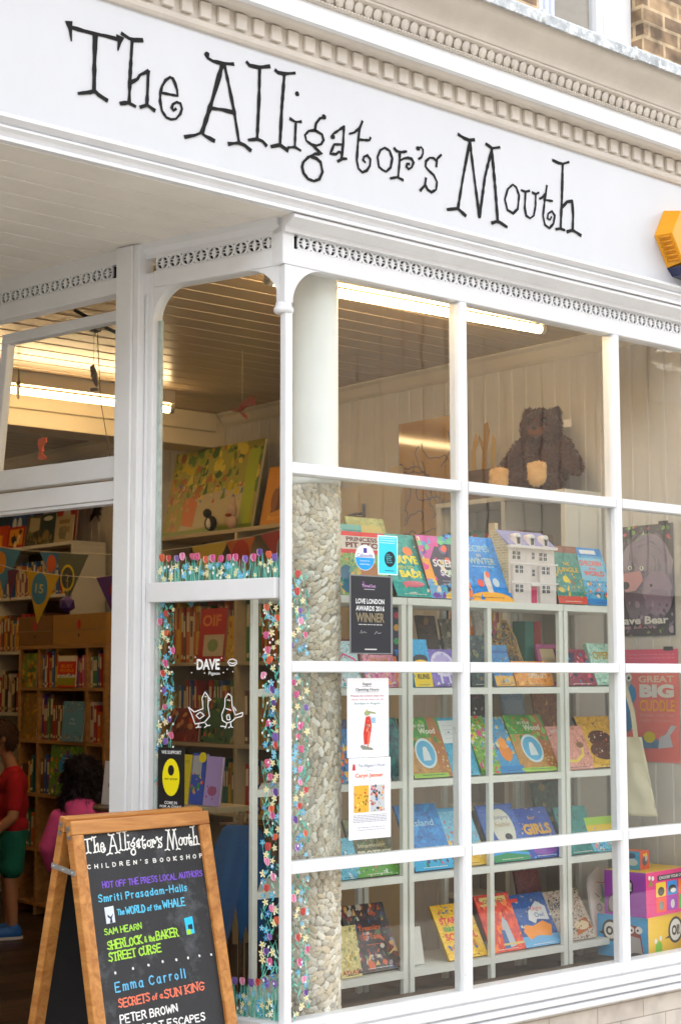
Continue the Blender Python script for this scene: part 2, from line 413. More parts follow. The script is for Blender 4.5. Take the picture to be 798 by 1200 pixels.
# shop room: walls, ceiling, cornice, beam (one building)
shop = thing('shop_interior', 'cream painted shop room with a boarded ceiling seen through the windows and open door', 'room', T(1, 4, 0))
bm = BM(); planks(bm, -1.95, XR, 0.09, YB, ZC, 0.156, off=0.02); part('boarded_ceiling', bm, mat('#ab9475', 0.27, 0.08, 3, 0.15, 12), shop)
bm = BM()
y = 0.12
while y < YB:                                     # tongue and groove lining of the right-hand wall
    prism(bm, [(0, y), (-0.004, y + 0.004), (-0.006, y + 0.006), (-0.006, y + 0.094), (-0.004, y + 0.096), (0, y + 0.1), (0.04, y + 0.1), (0.04, y)], 0.0, ZC + 0.02, 0, T(XR, 0, 0)); y += 0.1
part('side_wall', bm, mat('#cbc6bd', 0.5, 0.06, 3, 0.2, 20), shop)
bm = BM(); box(bm, (-2.0, YB, 0), (XR + .05, YB + .1, ZC + .02)); box(bm, (-2.1, 1.6, 0), (-1.95, YB, ZC + .02)); part('back_wall', bm, mat('#cdbc98', 0.6, 0.08, 3), shop)
bm = BM(); pr = [(0.0, 0.0), (0.09, 0.0), (0.09, -0.015), (0.06, -0.03), (0.03, -0.07), (0.012, -0.085), (0.0, -0.085)]
prism(bm, [(-p[0], p[1]) for p in pr], 0.1, YB, 0, frame((XR - .006, 0, ZC), (1, 0, 0), (0, 0, 1)) @ Matrix.Diagonal((1, 1, -1, 1)))
part('cornice', bm, mat('#d9cfbb', 0.5, 0.05, 4), shop)
bm = BM(); box(bm, (-1.95, 3.78, 3.09), (XR - .008, 4.05, ZC - .001), 0, None, 0.006); box(bm, (-1.95, 3.745, 3.19), (XR - .1, 3.779, ZC - .009), 0, None, 0.01)
part('ceiling_beam', bm, mat('#d6c9ae', 0.5, 0.06, 4), shop)

# lobby ceiling in front of the door
bm = BM(); planks(bm, -3.6, 0.0, -0.05, 1.95, 3.312, 0.152, off=0.004)
solo('lobby_ceiling', bm, mat('#ebe6dd', 0.42, 0.06, 4, 0.3, 16, stain=('#b5a68d', 5.0, 0.72)), 'white boarded ceiling over the recessed shop entrance', 'ceiling', origin=(-1.5, .8, 3.31))

# ---------------------------------------------------------------- sign board
FY = -0.085
zs_bot, zs_top = 3.388, 3.872
sign = thing('sign_board', 'long white shop sign board with thin black hand drawn lettering', 'sign', T(0.5, FY, zs_bot))
bm = BM(); box(bm, (-4.2, FY, zs_bot - .03), (4.6, FY + 0.06, zs_top + .02), 0); part('board', bm, mat('#d0d3d8', 0.33, 0.03, 2.5, 0.3, 9, stain=('#bdb5a6', 7.0, 0.67), stretch=(1, 1, .5)), sign)
SIGN = [
 ('A', 5.32, 70, 10, [[(55, 92), (75, 118), (150, 140), (220, 158), (290, 172), (355, 190), (388, 185)], [(60, 96), (66, 130), (72, 188)], [(376, 188), (372, 215), (366, 248)], [(222, 160), (217, 340), (214, 520)], [(120, 530), (195, 522), (218, 512), (240, 537), (295, 573)]]),
 ('A', 5.32, 70, 10, [[(388, 157), (435, 188), (460, 197), (515, 198)], [(452, 196), (440, 400), (433, 580)], [(380, 592), (430, 588), (470, 610)], [(440, 465), (485, 440), (500, 415), (550, 392)], [(552, 392), (548, 500), (543, 600)], [(505, 615), (545, 602), (590, 635)]]),
 ('A', 5.32, 70, 10, [[(640, 527), (735, 545), (732, 510), (720, 470), (705, 437), (688, 428), (660, 448), (638, 485), (627, 530), (626, 580), (638, 640), (665, 680), (695, 692), (725, 688), (752, 658), (762, 625), (752, 592), (730, 584), (706, 597), (698, 620), (710, 637), (724, 626)]]),
 ('B', 5.32, 200, 50, [[(222, 78), (232, 97), (262, 115), (320, 130), (390, 134)], [(322, 135), (285, 270), (245, 405), (195, 560)], [(335, 140), (365, 280), (395, 430), (425, 620)], [(245, 408), (320, 418), (395, 437)], [(90, 588), (150, 578), (190, 562), (215, 582), (270, 612)], [(362, 632), (425, 625), (460, 640), (497, 672)], [(226, 74)]]),
 ('B', 5.32, 200, 50, [[(474, 122), (490, 142), (550, 155), (615, 148)], [(554, 155), (550, 350), (538, 605)], [(487, 607), (540, 602), (572, 615), (595, 642)]]),
 ('B', 5.32, 200, 50, [[(652, 172), (668, 187), (710, 195), (772, 190)], [(708, 195), (692, 400), (680, 640)], [(628, 648), (680, 638), (728, 672)]]),
 ('C', 6.138, 320, 90, [[(172, 122)], [(122, 303), (160, 325), (200, 323)], [(162, 325), (158, 420), (155, 510)], [(108, 510), (155, 505), (195, 530)]]),
 ('C', 6.138, 320, 90, [[(366, 292), (335, 300), (308, 335), (300, 380)], [(300, 385), (255, 390), (228, 420), (238, 460), (275, 488), (310, 495), (345, 485), (362, 455), (350, 415), (300, 385)], [(285, 495), (320, 530), (352, 556), (300, 555), (250, 580)], [(250, 580), (215, 615), (207, 650), (218, 695), (250, 735), (290, 750), (330, 738), (354, 685), (340, 615), (310, 588), (275, 575)], [(364, 290)]]),
 ('C', 6.138, 320, 90, [[(425, 438), (430, 412), (470, 385), (510, 357)], [(508, 358), (502, 480), (490, 595)], [(500, 487), (437, 487), (410, 553), (450, 558), (470, 540), (498, 548)], [(465, 608), (495, 590), (525, 590)], [(426, 432)]]),
 ('C', 6.138, 320, 90, [[(640, 322), (620, 372), (608, 480), (600, 600), (612, 660), (640, 688), (672, 675), (694, 640), (698, 595), (676, 566), (652, 575), (645, 598), (660, 615)], [(550, 410), (582, 402), (615, 372)], [(612, 452), (690, 458), (698, 440)]]),
 ('D', 6.138, 400, 110, [[(310, 388), (278, 405), (258, 455), (268, 525), (295, 548), (320, 560), (352, 530), (364, 465), (345, 410)], 'closed']),
 ('D', 6.138, 400, 110, [[(378, 392), (395, 412), (430, 420), (465, 415)], [(418, 420), (415, 500), (405, 605)], [(352, 608), (400, 600), (440, 620)], [(420, 480), (445, 466), (475, 460), (503, 468), (516, 495), (503, 530), (480, 542), (464, 524), (470, 503), (485, 505)]]),
 ('D', 6.138, 400, 110, [[(548, 392), (570, 383), (584, 400), (584, 430), (572, 458), (555, 468)], [(549, 393)]]),
 ('D', 6.138, 400, 110, [[(714, 440), (686, 468), (680, 522)], [(682, 485), (660, 462), (632, 460), (606, 485), (602, 522), (625, 552), (662, 585), (685, 635), (678, 690), (645, 708), (618, 690), (600, 655)], [(605, 608), (598, 658), (565, 695)]]),
 ('E', 4.433, 510, 140, [[(118, 78), (148, 98), (175, 108), (200, 106)], [(178, 108), (142, 300), (115, 465)], [(62, 468), (115, 463), (155, 500)], [(176, 110), (200, 300), (227, 508)], [(292, 150), (255, 300), (228, 505)], [(262, 128), (293, 150), (330, 145)], [(290, 150), (308, 350), (322, 535)], [(292, 538), (322, 528), (368, 558)]]),
 ('E', 4.433, 510, 140, [[(400, 338), (374, 362), (359, 415), (372, 470), (402, 488), (426, 465), (433, 395), (418, 352)], 'closed']),
 ('E', 4.433, 510, 140, [[(445, 368), (466, 376), (486, 371)], [(466, 376), (462, 460), (470, 500), (490, 514), (509, 500), (518, 450), (519, 386)], [(502, 380), (519, 388), (534, 381)]]),
 ('E', 4.433, 510, 140, [[(577, 345), (566, 420), (557, 500), (567, 548), (590, 565), (611, 542), (618, 500), (603, 476), (583, 490), (580, 515), (593, 522), (600, 507)], [(540, 412), (555, 404), (570, 385)], [(562, 417), (605, 424)]]),
 ('E', 4.433, 510, 140, [[(608, 212), (636, 226), (660, 231), (690, 222)], [(659, 231), (655, 400), (648, 570)], [(625, 570), (648, 567), (668, 575)], [(655, 458), (682, 428), (708, 424)], [(708, 426), (713, 500), (710, 580)], [(683, 583), (711, 575), (752, 602)]]),
]
SFR = frame((0, FY, 0), (1, 0, 0), (0, 0, 1))      # sign frame: x along the front, y up, z towards the street
LETTERS = []
random.seed(11)
for ref, sc, ox, oy, strokes in SIGN:
    closed = strokes[-1] == 'closed'; S = [s for s in strokes if s != 'closed']; out = []
    for s in S: out.append([(lambda p: (p.x, p.z))(PY(ox + a / sc, oy + b / sc, FY)) for a, b in s])
    LETTERS.append((out, closed))
SMALL = {2, 6, 7, 8, 9, 10, 11, 12, 13, 15, 16, 17}
for i, (S, closed) in enumerate(LETTERS):
    bm = BM()
    for j, s in enumerate(S):
        wd = 0.0098 if i in SMALL else 0.0122
        if len(s) == 1: wd = 0.012
        if i == 0 and j in (1, 2): ribbon(bm, s, 0.03, 0.001, 0.0032 + j * .0001, 0, None, False, 0.15, True); continue
        if i == 0 and j == 3 or i == 3 and j == 1: wd = 0.0165
        ribbon(bm, s, wd, 0.001, 0.003 + j * 0.0002, 0, None, closed, 0.28)
    part('letter', bm, mat('#070708', 0.85), sign, SFR)

# ---------------------------------------------------------------- cornice above the sign
FX0, FX1 = -4.2, 4.6
cor = thing('cornice', 'white moulded cornice with dentils above the sign board, warm bounce light painted in', 'cornice', T(0.5, FY, zs_top))
c_bounce_tint = mat('#d8d1c7', 0.5, 0.10, 5.0, 0.4, 25, stain=('#a5937a', 8.0, 0.7)); c_white = mat('#e8ebef', 0.4, 0.05, 4, 0.3, 20, stain=('#bdb29f', 6.0, 0.72))  # first one: white paint with warm bounce light put into its colour
bm = BM(); extr(bm, [(FY + .03, zs_top - .006), (FY - .012, zs_top), (FY - .02, zs_top + .01), (FY - .024, zs_top + .026), (FY - .016, zs_top + .034), (FY + .03, zs_top + .034)], FX0, FX1)
extr(bm, [(FY + .03, zs_top + .0345), (FY - .015, zs_top + .0345), (FY - .015, zs_top + .103), (FY + .03, zs_top + .103)], FX0, FX1)
part('bed_moulding', bm, c_bounce_tint, cor)
bm = BM(); x = FX0
while x < FX1: box(bm, (x, FY - .0152, zs_top + .040), (x + .046, FY - .031, zs_top + .098), 0, None, .003); x += .079
part('dentil_course', bm, c_bounce_tint, cor)
zc = zs_top + .1035
bm = BM(); extr(bm, [(FY + .03, zc), (FY - .066, zc), (FY - .07, zc + .004), (FY - .078, zc + .012), (FY + .03, zc + .012)], FX0, FX1); part('soffit_moulding', bm, c_bounce_tint, cor)
z1 = zc + .0125
bm = BM(); extr(bm, [(FY + .03, z1), (FY - .105, z1), (FY - .105, z1 + .074), (FY + .03, z1 + .074)], FX0, FX1); part('corona', bm, c_white, cor)
z2 = z1 + .0745
bm = BM(); extr(bm, [(FY, z2), (FY - .115, z2), (FY - .121, z2 + .006), (FY - .115, z2 + .012), (FY - .108, z2 + .0125), (FY - .122, z2 + .05), (FY - .145, z2 + .058), (FY - .145, z2 + .068), (FY, z2 + .068)], FX0, FX1)
x = FX0                                             # egg-and-dart: bead row and overlapping ovals
random.seed(5)
while x < FX1:
    ball(bm, (x, FY - .119, z2 + .006), (.0075, .006, .006), 1)
    x += .016
x = FX0; k = 0
while x < FX1:
    ball(bm, (x, FY - .121, z2 + .033), (.0275, .0085, .026), 2, 0, None, Matrix.Rotation(.35, 4, 'X') @ Matrix.Rotation(.25, 4, 'Z'))
    if k % 5 == 0: ball(bm, (x + .0235, FY - .128, z2 + .034), (.004, .012, .022), 1)
    x += .047; k += 1
part('egg_and_dart_moulding', bm, c_bounce_tint, cor)
z3 = z2 + .0685
bm = BM(); pr = [(FY, z3), (FY - .15, z3)]
for i in range(13):
    t = i / 12; pr.append((FY - .152 - .095 * (t - math.sin(2 * math.pi * t) * .10), z3 + .004 + .105 * t))
pr += [(FY - .252, z3 + .122), (FY, z3 + .122)]
extr(bm, pr, FX0, FX1); part('crown_moulding', bm, mat('#d6cec3', 0.5, 0.12, 3.0, 0.4, 20, stain=('#ab9a80', 5.0, 0.68)), cor)  # crown colour also carries the warm bounce light
z4 = z3 + .1225
bm = BM()
x = FX0; random.seed(9)
while x < FX1:
    L = random.uniform(.5, .85)
    dz = random.uniform(-.003, .003)
    extr(bm, [(FY + .02, z4 + .075), (FY - .262, z4 + .03 + dz), (FY - .268, z4 + .02 + dz), (FY - .266, z4 - .02 + dz), (FY - .257, z4 - .02 + dz), (FY - .255, z4 + .0005), (FY + .02, z4 + .0005)], x, x + L - .004)
    cyl(bm, (x + L - .004, FY - .262, z4 - .022), (x + L - .004, FY - .262, z4 + .032), .011, .011, 8)
    x += L
part('lead_flashing', bm, mat('#b6bcc0', 0.5, 0.45, 14, 0.6, 40, 0.15, stain=('#e4e7e8', 22.0, 0.50)), cor)
# moulding under the sign
bm = BM(); zb = zs_bot
pr = [(FY + .05, zb + .002), (FY - .012, zb + .002), (FY - .022, zb - .006), (FY - .022, zb - .014), (FY - .004, zb - .022), (FY + .004, zb - .03), (FY - .008, zb - .036), (FY - .008, zb - .044),
      (FY + .006, zb - .052), (FY + .012, zb - .066), (FY + .004, zb - .072), (FY + .004, zb - .082), (FY + .05, zb - .082)]
extr(bm, pr, FX0, FX1)
solo('sign_moulding', bm, WHITE(), 'white stepped moulding running under the sign board', 'moulding', origin=(0.5, FY, zb))
# moulding between sign moulding and window head, only over the window
bm = BM(); extr(bm, [(-.06, 3.306), (-.072, 3.3), (-.072, 3.288), (-.05, 3.276), (-.022, 3.264), (-.018, 3.252), (-.018, 3.247), (.05, 3.247), (.05, 3.306)], -.03, 2.7)
extr(bm, [(-.03, 3.3062), (.3, 3.3062), (.3, 3.32), (-.03, 3.32)], -.03, 2.7)
wm = bm
# upper wall and sash window
up = thing('upper_wall', 'brown and yellow stock brick wall above the cornice', 'wall', T(1.5, .1, 4.2))
WX0, WX1 = 1.50, 2.245
bk = brick_mat('#b89a78', '#75604f', '#cdb491', 0.225, 0.075, ('X', 'Z'), 0.009, 0.9, 0.5, 0.6, -0.15); bk2 = brick_mat('#a88a68', '#5f4e42', '#c9b08c', 0.11, 0.075, ('Y', 'Z'), 0.010, 0.9, 0.5, 0.55, -0.1)
bm = BM(); box(bm, (-9, .1, 4.18), (WX0, .34, 7.6)); box(bm, (WX1, .1, 4.18), (9, .34, 7.6)); box(bm, (WX0, .1, 6.3), (WX1, .34, 7.6))
part('brickwork', bm, bk, up)
bm = BM(); box(bm, (WX0 - .001, .1005, 4.2), (WX0 + .004, .3, 6.3)); box(bm, (WX1 - .004, .1005, 4.2), (WX1 + .001, .3, 6.3)); part('brick_reveal', bm, bk2, up)
bm = BM(); box(bm, (WX0 - .2, -.02, 4.3), (WX1 + .2, .0995, 4.36)); part('sill', bm, mat('#c9c2b6', .7, .1), up)
sw = thing('sash_window', 'white sash window in the brick wall above the cornice', 'window', T(1.77, .2, 4.25))
bm = BM(); box(bm, (WX0 + .005, .2, 4.25), (WX0 + .05, .27, 6.3)); box(bm, (WX1 - .17, .17, 4.25), (WX1 - .005, .27, 6.3), 0, None, .006); box(bm, (WX1 - .215, .205, 4.25), (WX1 - .171, .26, 6.3), 0, None, .006); box(bm, (WX0 + .05, .2, 4.25), (WX1 - .215, .26, 4.33)); part('frame', bm, mat('#eef0f3', .35), sw)
bm = BM(); box(bm, (WX0 + .05, .235, 4.33), (WX1 - .215, .239, 6.3)); part('glass_pane', bm, glass_mat(), sw)
bm = BM()
for i in range(11):
    x = WX0 + .055 + i * .021; box(bm, (x + .05, .30 + (i % 2) * .012, 4.25), (x + .075, .32 + (i % 2) * .012, 6.3), 0, None, .008)
part('curtain', bm, mat('#d9dcec', .8), sw)
bm = BM(); box(bm, (WX0 + .05, .29, 4.2), (WX0 + .2, .297, 6.4)); part('roller_blind', bm, mat('#c9d8e6', .8), sw)

# ---------------------------------------------------------------- front display window
GY = .03
win = thing('display_window', 'large white painted front shop window divided into small square panes', 'window', T(1.2, 0, .38))
WXE = 2.52
MUL = [.912, 1.873]
ROWS = [(2.351, 2.39), (1.624, 1.66), (.904, .941)]
ZB, ZT = .385, 3.128
wp = WHITE()
part('head_moulding', wm, wp, win)
def frieze(M, L, zc0=3.194, h=.053, step=.064):
    """pierced frieze: a thin sheet with real openings, made of small cells"""
    nx, nz = 20, 18; bm = BM(); n = int(L / step); t = .008
    hole = np.zeros((nz, nx), bool)
    for j in range(nz):
        for i in range(nx):
            u = (i + .5) / nx * 2 - 1; v = (j + .5) / nz * 2 - 1
            r = math.hypot(u / .84, v / .86); r2 = math.hypot(u / .28, v / .72)
            if r < 1 and r2 > 1 and abs(u) > .11 and not (.16 < abs(v - .02) < .26 and abs(u) < .66) : hole[j, i] = True
            if abs(u) > .86 and .72 < abs(v) < .92: hole[j, i] = True
    cw, ch = step / nx, h / nz; vs = {}
    def vert(i, j, k):
        q = (i, j, k)
        if q not in vs: vs[q] = bm.verts.new(M @ Vector((i * cw, zc0 + j * ch, -.002 - k * t)))
        return vs[q]
    for c in range(n):
        for j in range(nz):
            i = 0
            while i < nx:
                if hole[j, i]: i += 1; continue
                e = i
                while e + 1 < nx and not hole[j, e + 1]: e += 1
                a, b = c * nx + i, c * nx + e + 1
                q = [(a, j), (b, j), (b, j + 1), (a, j + 1)]
                f = [vert(*p, 0) for p in q]; g = [vert(*p, 1) for p in q]
                bm.faces.new(f); bm.faces.new(g[::-1])
                for s in (0, 1, 2, 3):
                    try: bm.faces.new((f[(s + 1) % 4], f[s], g[s], g[(s + 1) % 4]))
                    except ValueError: pass
                i = e + 1
    return bm
Mfront = frame((0, 0, 0), (1, 0, 0), (0, 0, 1))           # x right, y up, z to the street
part('pierced_frieze', frieze(frame((.045, 0, 0), (1, 0, 0), (0, 0, 1)), 2.44), wp, win)
bm = BM(); box(bm, (.03, .022, 3.19), (WXE, .05, 3.26)); part('frieze_shade_sheet', bm, mat('#0b0a09', .9), win)  # near-black sheet stands in for the dark void behind the openings
bm = BM(); box(bm, (.022, .0, 3.128), (WXE, .07, 3.1935), 0, None, .004); part('head_rail', bm, wp, win)
for x in MUL + [2.49]:
    bm = BM(); prism(bm, [(x - .016, .0), (x + .016, .0), (x + .022, .012), (x + .022, .062), (x - .022, .062), (x - .022, .012)], ZB - .005, 3.1275); part('mullion', bm, wp, win)
xs = [.021] + MUL + [2.49]
for za, zb_ in ROWS:
    for a, b in zip(xs[:-1], xs[1:]):
        a2 = a + (.0225 if a > .1 else 0); b2 = b - .0225
        bm = BM(); prism(bm, [(.001, za), (.001, zb_), (.016, zb_ + .003), (.06, zb_ + .003), (.06, za - .003), (.014, za - .003)], a2, b2, 0, Matrix(((0, 0, 1, 0), (1, 0, 0, 0), (0, 1, 0, 0), (0, 0, 0, 1)))); part('glazing_bar', bm, wp, win)
zlev = [ZB] + [v for r in ROWS for v in (r[0] - .004, r[1] + .004)] + [ZT - .001]
panes = {}
for ci, (a, b) in enumerate(zip(xs[:-1], xs[1:])):
    for ri in range(4):
        bm = BM(); box(bm, (a + (.0225 if a > .1 else .001), GY, zlev[2 * ri]), (b - .0225, GY + .004, zlev[2 * ri + 1]))
        panes[ci, ri] = part('glass_pane', bm, glass_mat(), win)
bm = BM()
extr(bm, [(.08, .384), (.004, .384), (-.004, .372), (-.004, .345), (.008, .341), (.008, .334), (-.022, .328), (-.026, .322), (-.026, .305), (-.008, .300), (-.008, .295), (-.036, .290), (-.038, .284), (-.038, .275), (-.018, .270), (-.018, .266), (-.05, .261), (-.052, .256), (-.052, .248), (-.046, .243), (.08, .243)], -.06, 2.7)
part('sill', bm, wp, win)
# corner post with a small capital and curved brackets
post = thing('corner_post', 'slim white corner post with curved brackets where the two shop windows meet', 'post', T(0, .02, .24))
bm = BM(); box(bm, (-.013, 0, .243), (.021, .034, 2.965), 0, None, .006); box(bm, (-.019, -.002, 2.984), (.021, .05, 3.1265), 0, None, .004); part('shaft', bm, wp, post)
bm = BM(); lathe(bm, [(.03, 2.945), (.037, 2.952), (.037, 2.964), (.031, 2.972), (.03, 2.985)], (-.002, .026), 12); part('capital', bm, wp, post)
d = Vector((-.275, .961, 0)).normalized(); P0 = Vector((-.016, .012, 0))
MS = frame(P0 + Vector((0, 0, 0)), -d, (0, 0, 1))         # side window frame: x towards the corner (negative = deeper), z outwards to the lobby
def spandrel(R, top, n=14):
    """bracket under a rail: corner at (0, top), arms of length R"""
    return [(0, top)] + [(R, top)] + [(R - R * math.sin(a), top - R + R * math.cos(a)) for a in [math.pi / 2 * i / n for i in range(1, n)]] + [(0, top - R)]
bm = BM(); prism(bm, spandrel(.15, 3.1275), -.055, -.003, 0, frame((.0212, 0, 0), (1, 0, 0), (0, 0, 1)))
part('bracket', bm, wp, post)
bm = BM(); prism(bm, [(-x - .02, y) for x, y in spandrel(.15, 3.1275)], -.055, -.003, 0, MS)
part('bracket', bm, wp, post)
bm = BM(); box(bm, (-.03, -.004, 3.127), (.025, .07, 3.31), 0, None, .005); part('head_block', bm, wp, post)

# ---------------------------------------------------------------- splayed side window
sidew = thing('side_window', 'tall white framed side window of the recessed entrance with arched top corners', 'window', MS)
SL = .625                                                 # glazed length along the splay
bm = BM(); box(bm, (-SL, 3.128, -.07), (-.02, 3.1935, 0.0), 0, MS, .004); part('head_rail', bm, wp, sidew)
part('pierced_frieze', frieze(frame(MS @ Vector((-SL + .01, 0, 0)), -d, (0, 0, 1)), SL - .03), wp, sidew)
bm = BM(); box(bm, (-SL, 3.19, -.05), (-.02, 3.26, -.022), 0, MS); part('frieze_shade_sheet', bm, mat('#0b0a09', .9), sidew)  # black sheet in place of the shaded void, as at the front
bm = BM(); prism(bm, [(.0, 3.247), (.0, 3.306), (-.06, 3.306), (-.06, 3.247)], -SL - .16, -.022, 0, MS @ Matrix(((0, 0, 1, 0), (0, 1, 0, 0), (1, 0, 0, 0), (0, 0, 0, 1))))
prism(bm, [(.024, 3.28), (.03, 3.306), (.001, 3.306), (.001, 3.262)], -SL - .16, -.012, 0, MS @ Matrix(((0, 0, 1, 0), (0, 1, 0, 0), (1, 0, 0, 0), (0, 0, 0, 1))))
part('head_moulding', bm, wp, sidew)
bm = BM(); prism(bm, [(x - SL, y) for x, y in spandrel(.13, 3.1275)], -.055, -.003, 0, MS); 
for i in range(15):                                       # bead along the curve
    pass
part('bracket', bm, wp, sidew)
bm = BM(); box(bm, (-SL - .005, 1.89, -.06), (-.026, 1.966, .01), 0, MS, .005); part('transom', bm, wp, sidew)
bm = BM(); box(bm, (-SL, .24, -.06), (-.02, .385, .005), 0, MS, .005); part('bottom_rail', bm, wp, sidew)
bm = BM(); box(bm, (-SL - .09, .24, -.06), (-SL, 3.19, .0), 0, MS, .006); box(bm, (-SL - .075, .24, .0005), (-SL - .05, 3.25, .012), 0, MS, .005); box(bm, (-SL - .035, .24, .0005), (-SL - .02, 3.1, .008), 0, MS, .004); part('stile', bm, wp, sidew)
bm = BM(); box(bm, (-SL, 1.967, -.032), (-.026, 3.127, -.028), 0, MS); sp_up = part('glass_pane', bm, glass_mat(), sidew)
bm = BM(); box(bm, (-SL, .386, -.032), (-.026, 1.889, -.028), 0, MS); sp_lo = part('glass_pane', bm, glass_mat(), sidew)
bm = BM(); box(bm, (-SL + .0005, .386, -.05), (-SL + .012, 3.0, -.034), 0, MS); part('putty_strip', bm, mat('#b8c4c2', .6, .25, 20), sidew)

# ---------------------------------------------------------------- entrance: frame, hopper light, frieze
E = Vector((-.175, .984, 0)).normalized(); D0 = Vector((-.232, .72, 0))
MD = frame(D0, -E, (0, 0, 1))                             # x negative = deeper
door = thing('entrance', 'white door frame of the open shop entrance with a tilted hopper light above', 'doorway', MD)
bm = BM(); box(bm, (-.045, .0, -.09), (.045, 3.3, .03), 0, MD, .006); box(bm, (.0455, .0, -.06), (.075, 3.3, .02), 0, MD, .005); part('door_post', bm, WHITE2(), door)
DW = 1.0
bm = BM(); box(bm, (-DW - .12, .0, -.09), (-DW, 3.3, .03), 0, MD, .006); part('door_post', bm, WHITE2(), door)
bm = BM(); box(bm, (-DW, 3.128, -.07), (-.046, 3.1935, 0), 0, MD, .004)
prism(bm, [(.0, 3.247), (.0, 3.306), (-.06, 3.306), (-.06, 3.247)], -DW, -.046, 0, MD @ Matrix(((0, 0, 1, 0), (0, 1, 0, 0), (1, 0, 0, 0), (0, 0, 0, 1))))
part('head_rail', bm, WHITE2(), door)
part('pierced_frieze', frieze(frame(MD @ Vector((-DW + .005, 0, 0)), -E, (0, 0, 1)), DW - .05), WHITE2(), door)
bm = BM(); box(bm, (-DW, 3.19, -.05), (-.046, 3.26, -.022), 0, MD); part('frieze_shade_sheet', bm, mat('#0b0a09', .9), door)  # painted darkness behind the door frieze openings
bm = BM(); box(bm, (-DW, 2.30, -.08), (-.046, 2.375, .005), 0, MD, .004); box(bm, (-DW, 2.285, -.06), (-.046, 2.2995, -.004), 0, MD, .003); part('transom', bm, WHITE2(), door)
hp = thing('hopper_light', 'tilted white framed hopper window hanging open above the entrance', 'window', MD @ T(-.43, 2.395, -.02))
MH = MD @ T(-.478, 2.395, -.03) @ Matrix.Rotation(math.radians(-5), 4, 'X')
hw, hh = .422, .70
bm = BM(); box(bm, (-hw, 0, -.04), (hw, .088, 0), 0, MH, .004); box(bm, (-hw, hh - .045, -.04), (hw, hh, 0), 0, MH, .004); box(bm, (-hw, .0882, -.04), (-hw + .045, hh - .0452, 0), 0, MH, .004); box(bm, (hw - .022, .0882, -.04), (hw, hh - .0452, 0), 0, MH, .004)
part('frame', bm, WHITE2(), hp)
bm = BM(); box(bm, (-hw + .045, .0885, -.022), (hw - .022, hh - .0455, -.018), 0, MH); part('glass_pane', bm, glass_mat(), hp)
bm = BM(); box(bm, (.10, hh - .05, -.075), (.14, hh - .02, -.041), 0, MH, .005); cyl(bm, MH @ Vector((.02, hh + .05, -.02)), MH @ Vector((.2, hh - .07, -.2)), .008, .008, 8); part('window_stay', bm, mat('#221f1c', .4, metal=.5), hp)
bm = BM(); tube(bm, [MH @ Vector((.12, hh - .05, -.07)), MH @ Vector((.17, .35, -.075)), MH @ Vector((.33, -.1, -.075))], .0018, 5); part('pull_cord', bm, mat('#4a4036', .8), hp)
# plinth below the display window
bm = BM(); box(bm, (-.02, -.012, 0), (2.7, .06, .243)); solo('plinth_wall', bm, brick_mat('#cfc9c0', '#c6bdb4', '#a49a90', 0.3, 0.075, ('X', 'Z'), 0.003, 0.35, 0.5, 0.12), 'low wall of pale glazed tiles under the display window', 'wall', origin=(1.2, 0, 0))
bm = BM(); box(bm, (-SL, 0, -.07), (-.02, .24, -.01), 0, MS); solo('plinth_panel', bm, WHITE2(), 'white painted panel below the side window', 'panel', origin=tuple(MS @ Vector((-.3, 0, 0))))
# pilaster and shop wall to the right of the window, outside the frame; the room's shell
bm = BM(); box(bm, (2.56, -.02, 0), (4.6, .3, 3.3)); box(bm, (2.6, .3, 0), (2.7, YB, 3.4)); box(bm, (-4.2, .345, 3.43), (4.6, .5, 4.2)); box(bm, (-9, 0, 0), (-5.21, .3, 4.17)); box(bm, (4.61, 0, 0), (9, .3, 4.17)); box(bm, (-9, .5, 6.9), (9, 8.2, 7.1)); box(bm, (-9, 8.2, 3.5), (9, 8.4, 7.1)); box(bm, (-5.2, 2.1, 0), (-5.0, 8.2, 7.0)); box(bm, (-5.2, 7.71, 0), (2.7, 7.9, 3.5)); box(bm, (-5.2, -.02, 0), (-3.3, 1.979, 3.3))
box(bm, (-5.0, .5, 3.36), (2.65, YB, 3.42))
solo('shop_building', bm, mat('#b5ab9c', .8, .1), 'rendered shop walls beside and above the display window', 'building', origin=(3, 0, 0))
# the houses across the street, seen only as reflections in the panes
bm = BM(); box(bm, (-5.2, 1.98, 0), (-.55, 2.08, 3.31)); solo('added_lobby_wall', bm, mat('#d9d6cf', .6, .05), 'unseen white wall added at the back of the entrance lobby', 'wall', origin=(-2, 2, 0))  # unseen wall, added to keep bright sky out of the side glass
opp = thing('terrace_house', 'brick terrace across the street reflected faintly in the upper panes', 'building', T(5, -15, 0))
bm = BM(); box(bm, (-30, -16, 0), (45, -15, 10.5)); part('wall', bm, brick_mat('#77716a', '#6c665f', '#7d776f', 0.225, 0.075, ('X', 'Z'), 0.01, 0.9, 0.5, 0.4), opp)
bm = BM(); random.seed(2)
for k in range(150):
    x = -30 + k * .5; box(bm, (x, -14.998, 3.61), (x + random.uniform(.36, .47), -14.985 + random.uniform(0, .012), 9.2))
part('ribbed_cladding', bm, mat('#6a6259', .8, .2, 1), opp)
bm = BM(); box(bm, (-30, -14.9, 0), (45, -14.7, 3.15)); part('added_shop_fronts', bm, mat('#2e2c2a', .6, .3, .7), opp)  # unseen dark band added to weaken reflections in the lower panes
bm = BM(); box(bm, (-30, -14.9, 3.16), (45, -14.5, 3.6)); part('fascia', bm, mat('#4a4642', .6), opp)
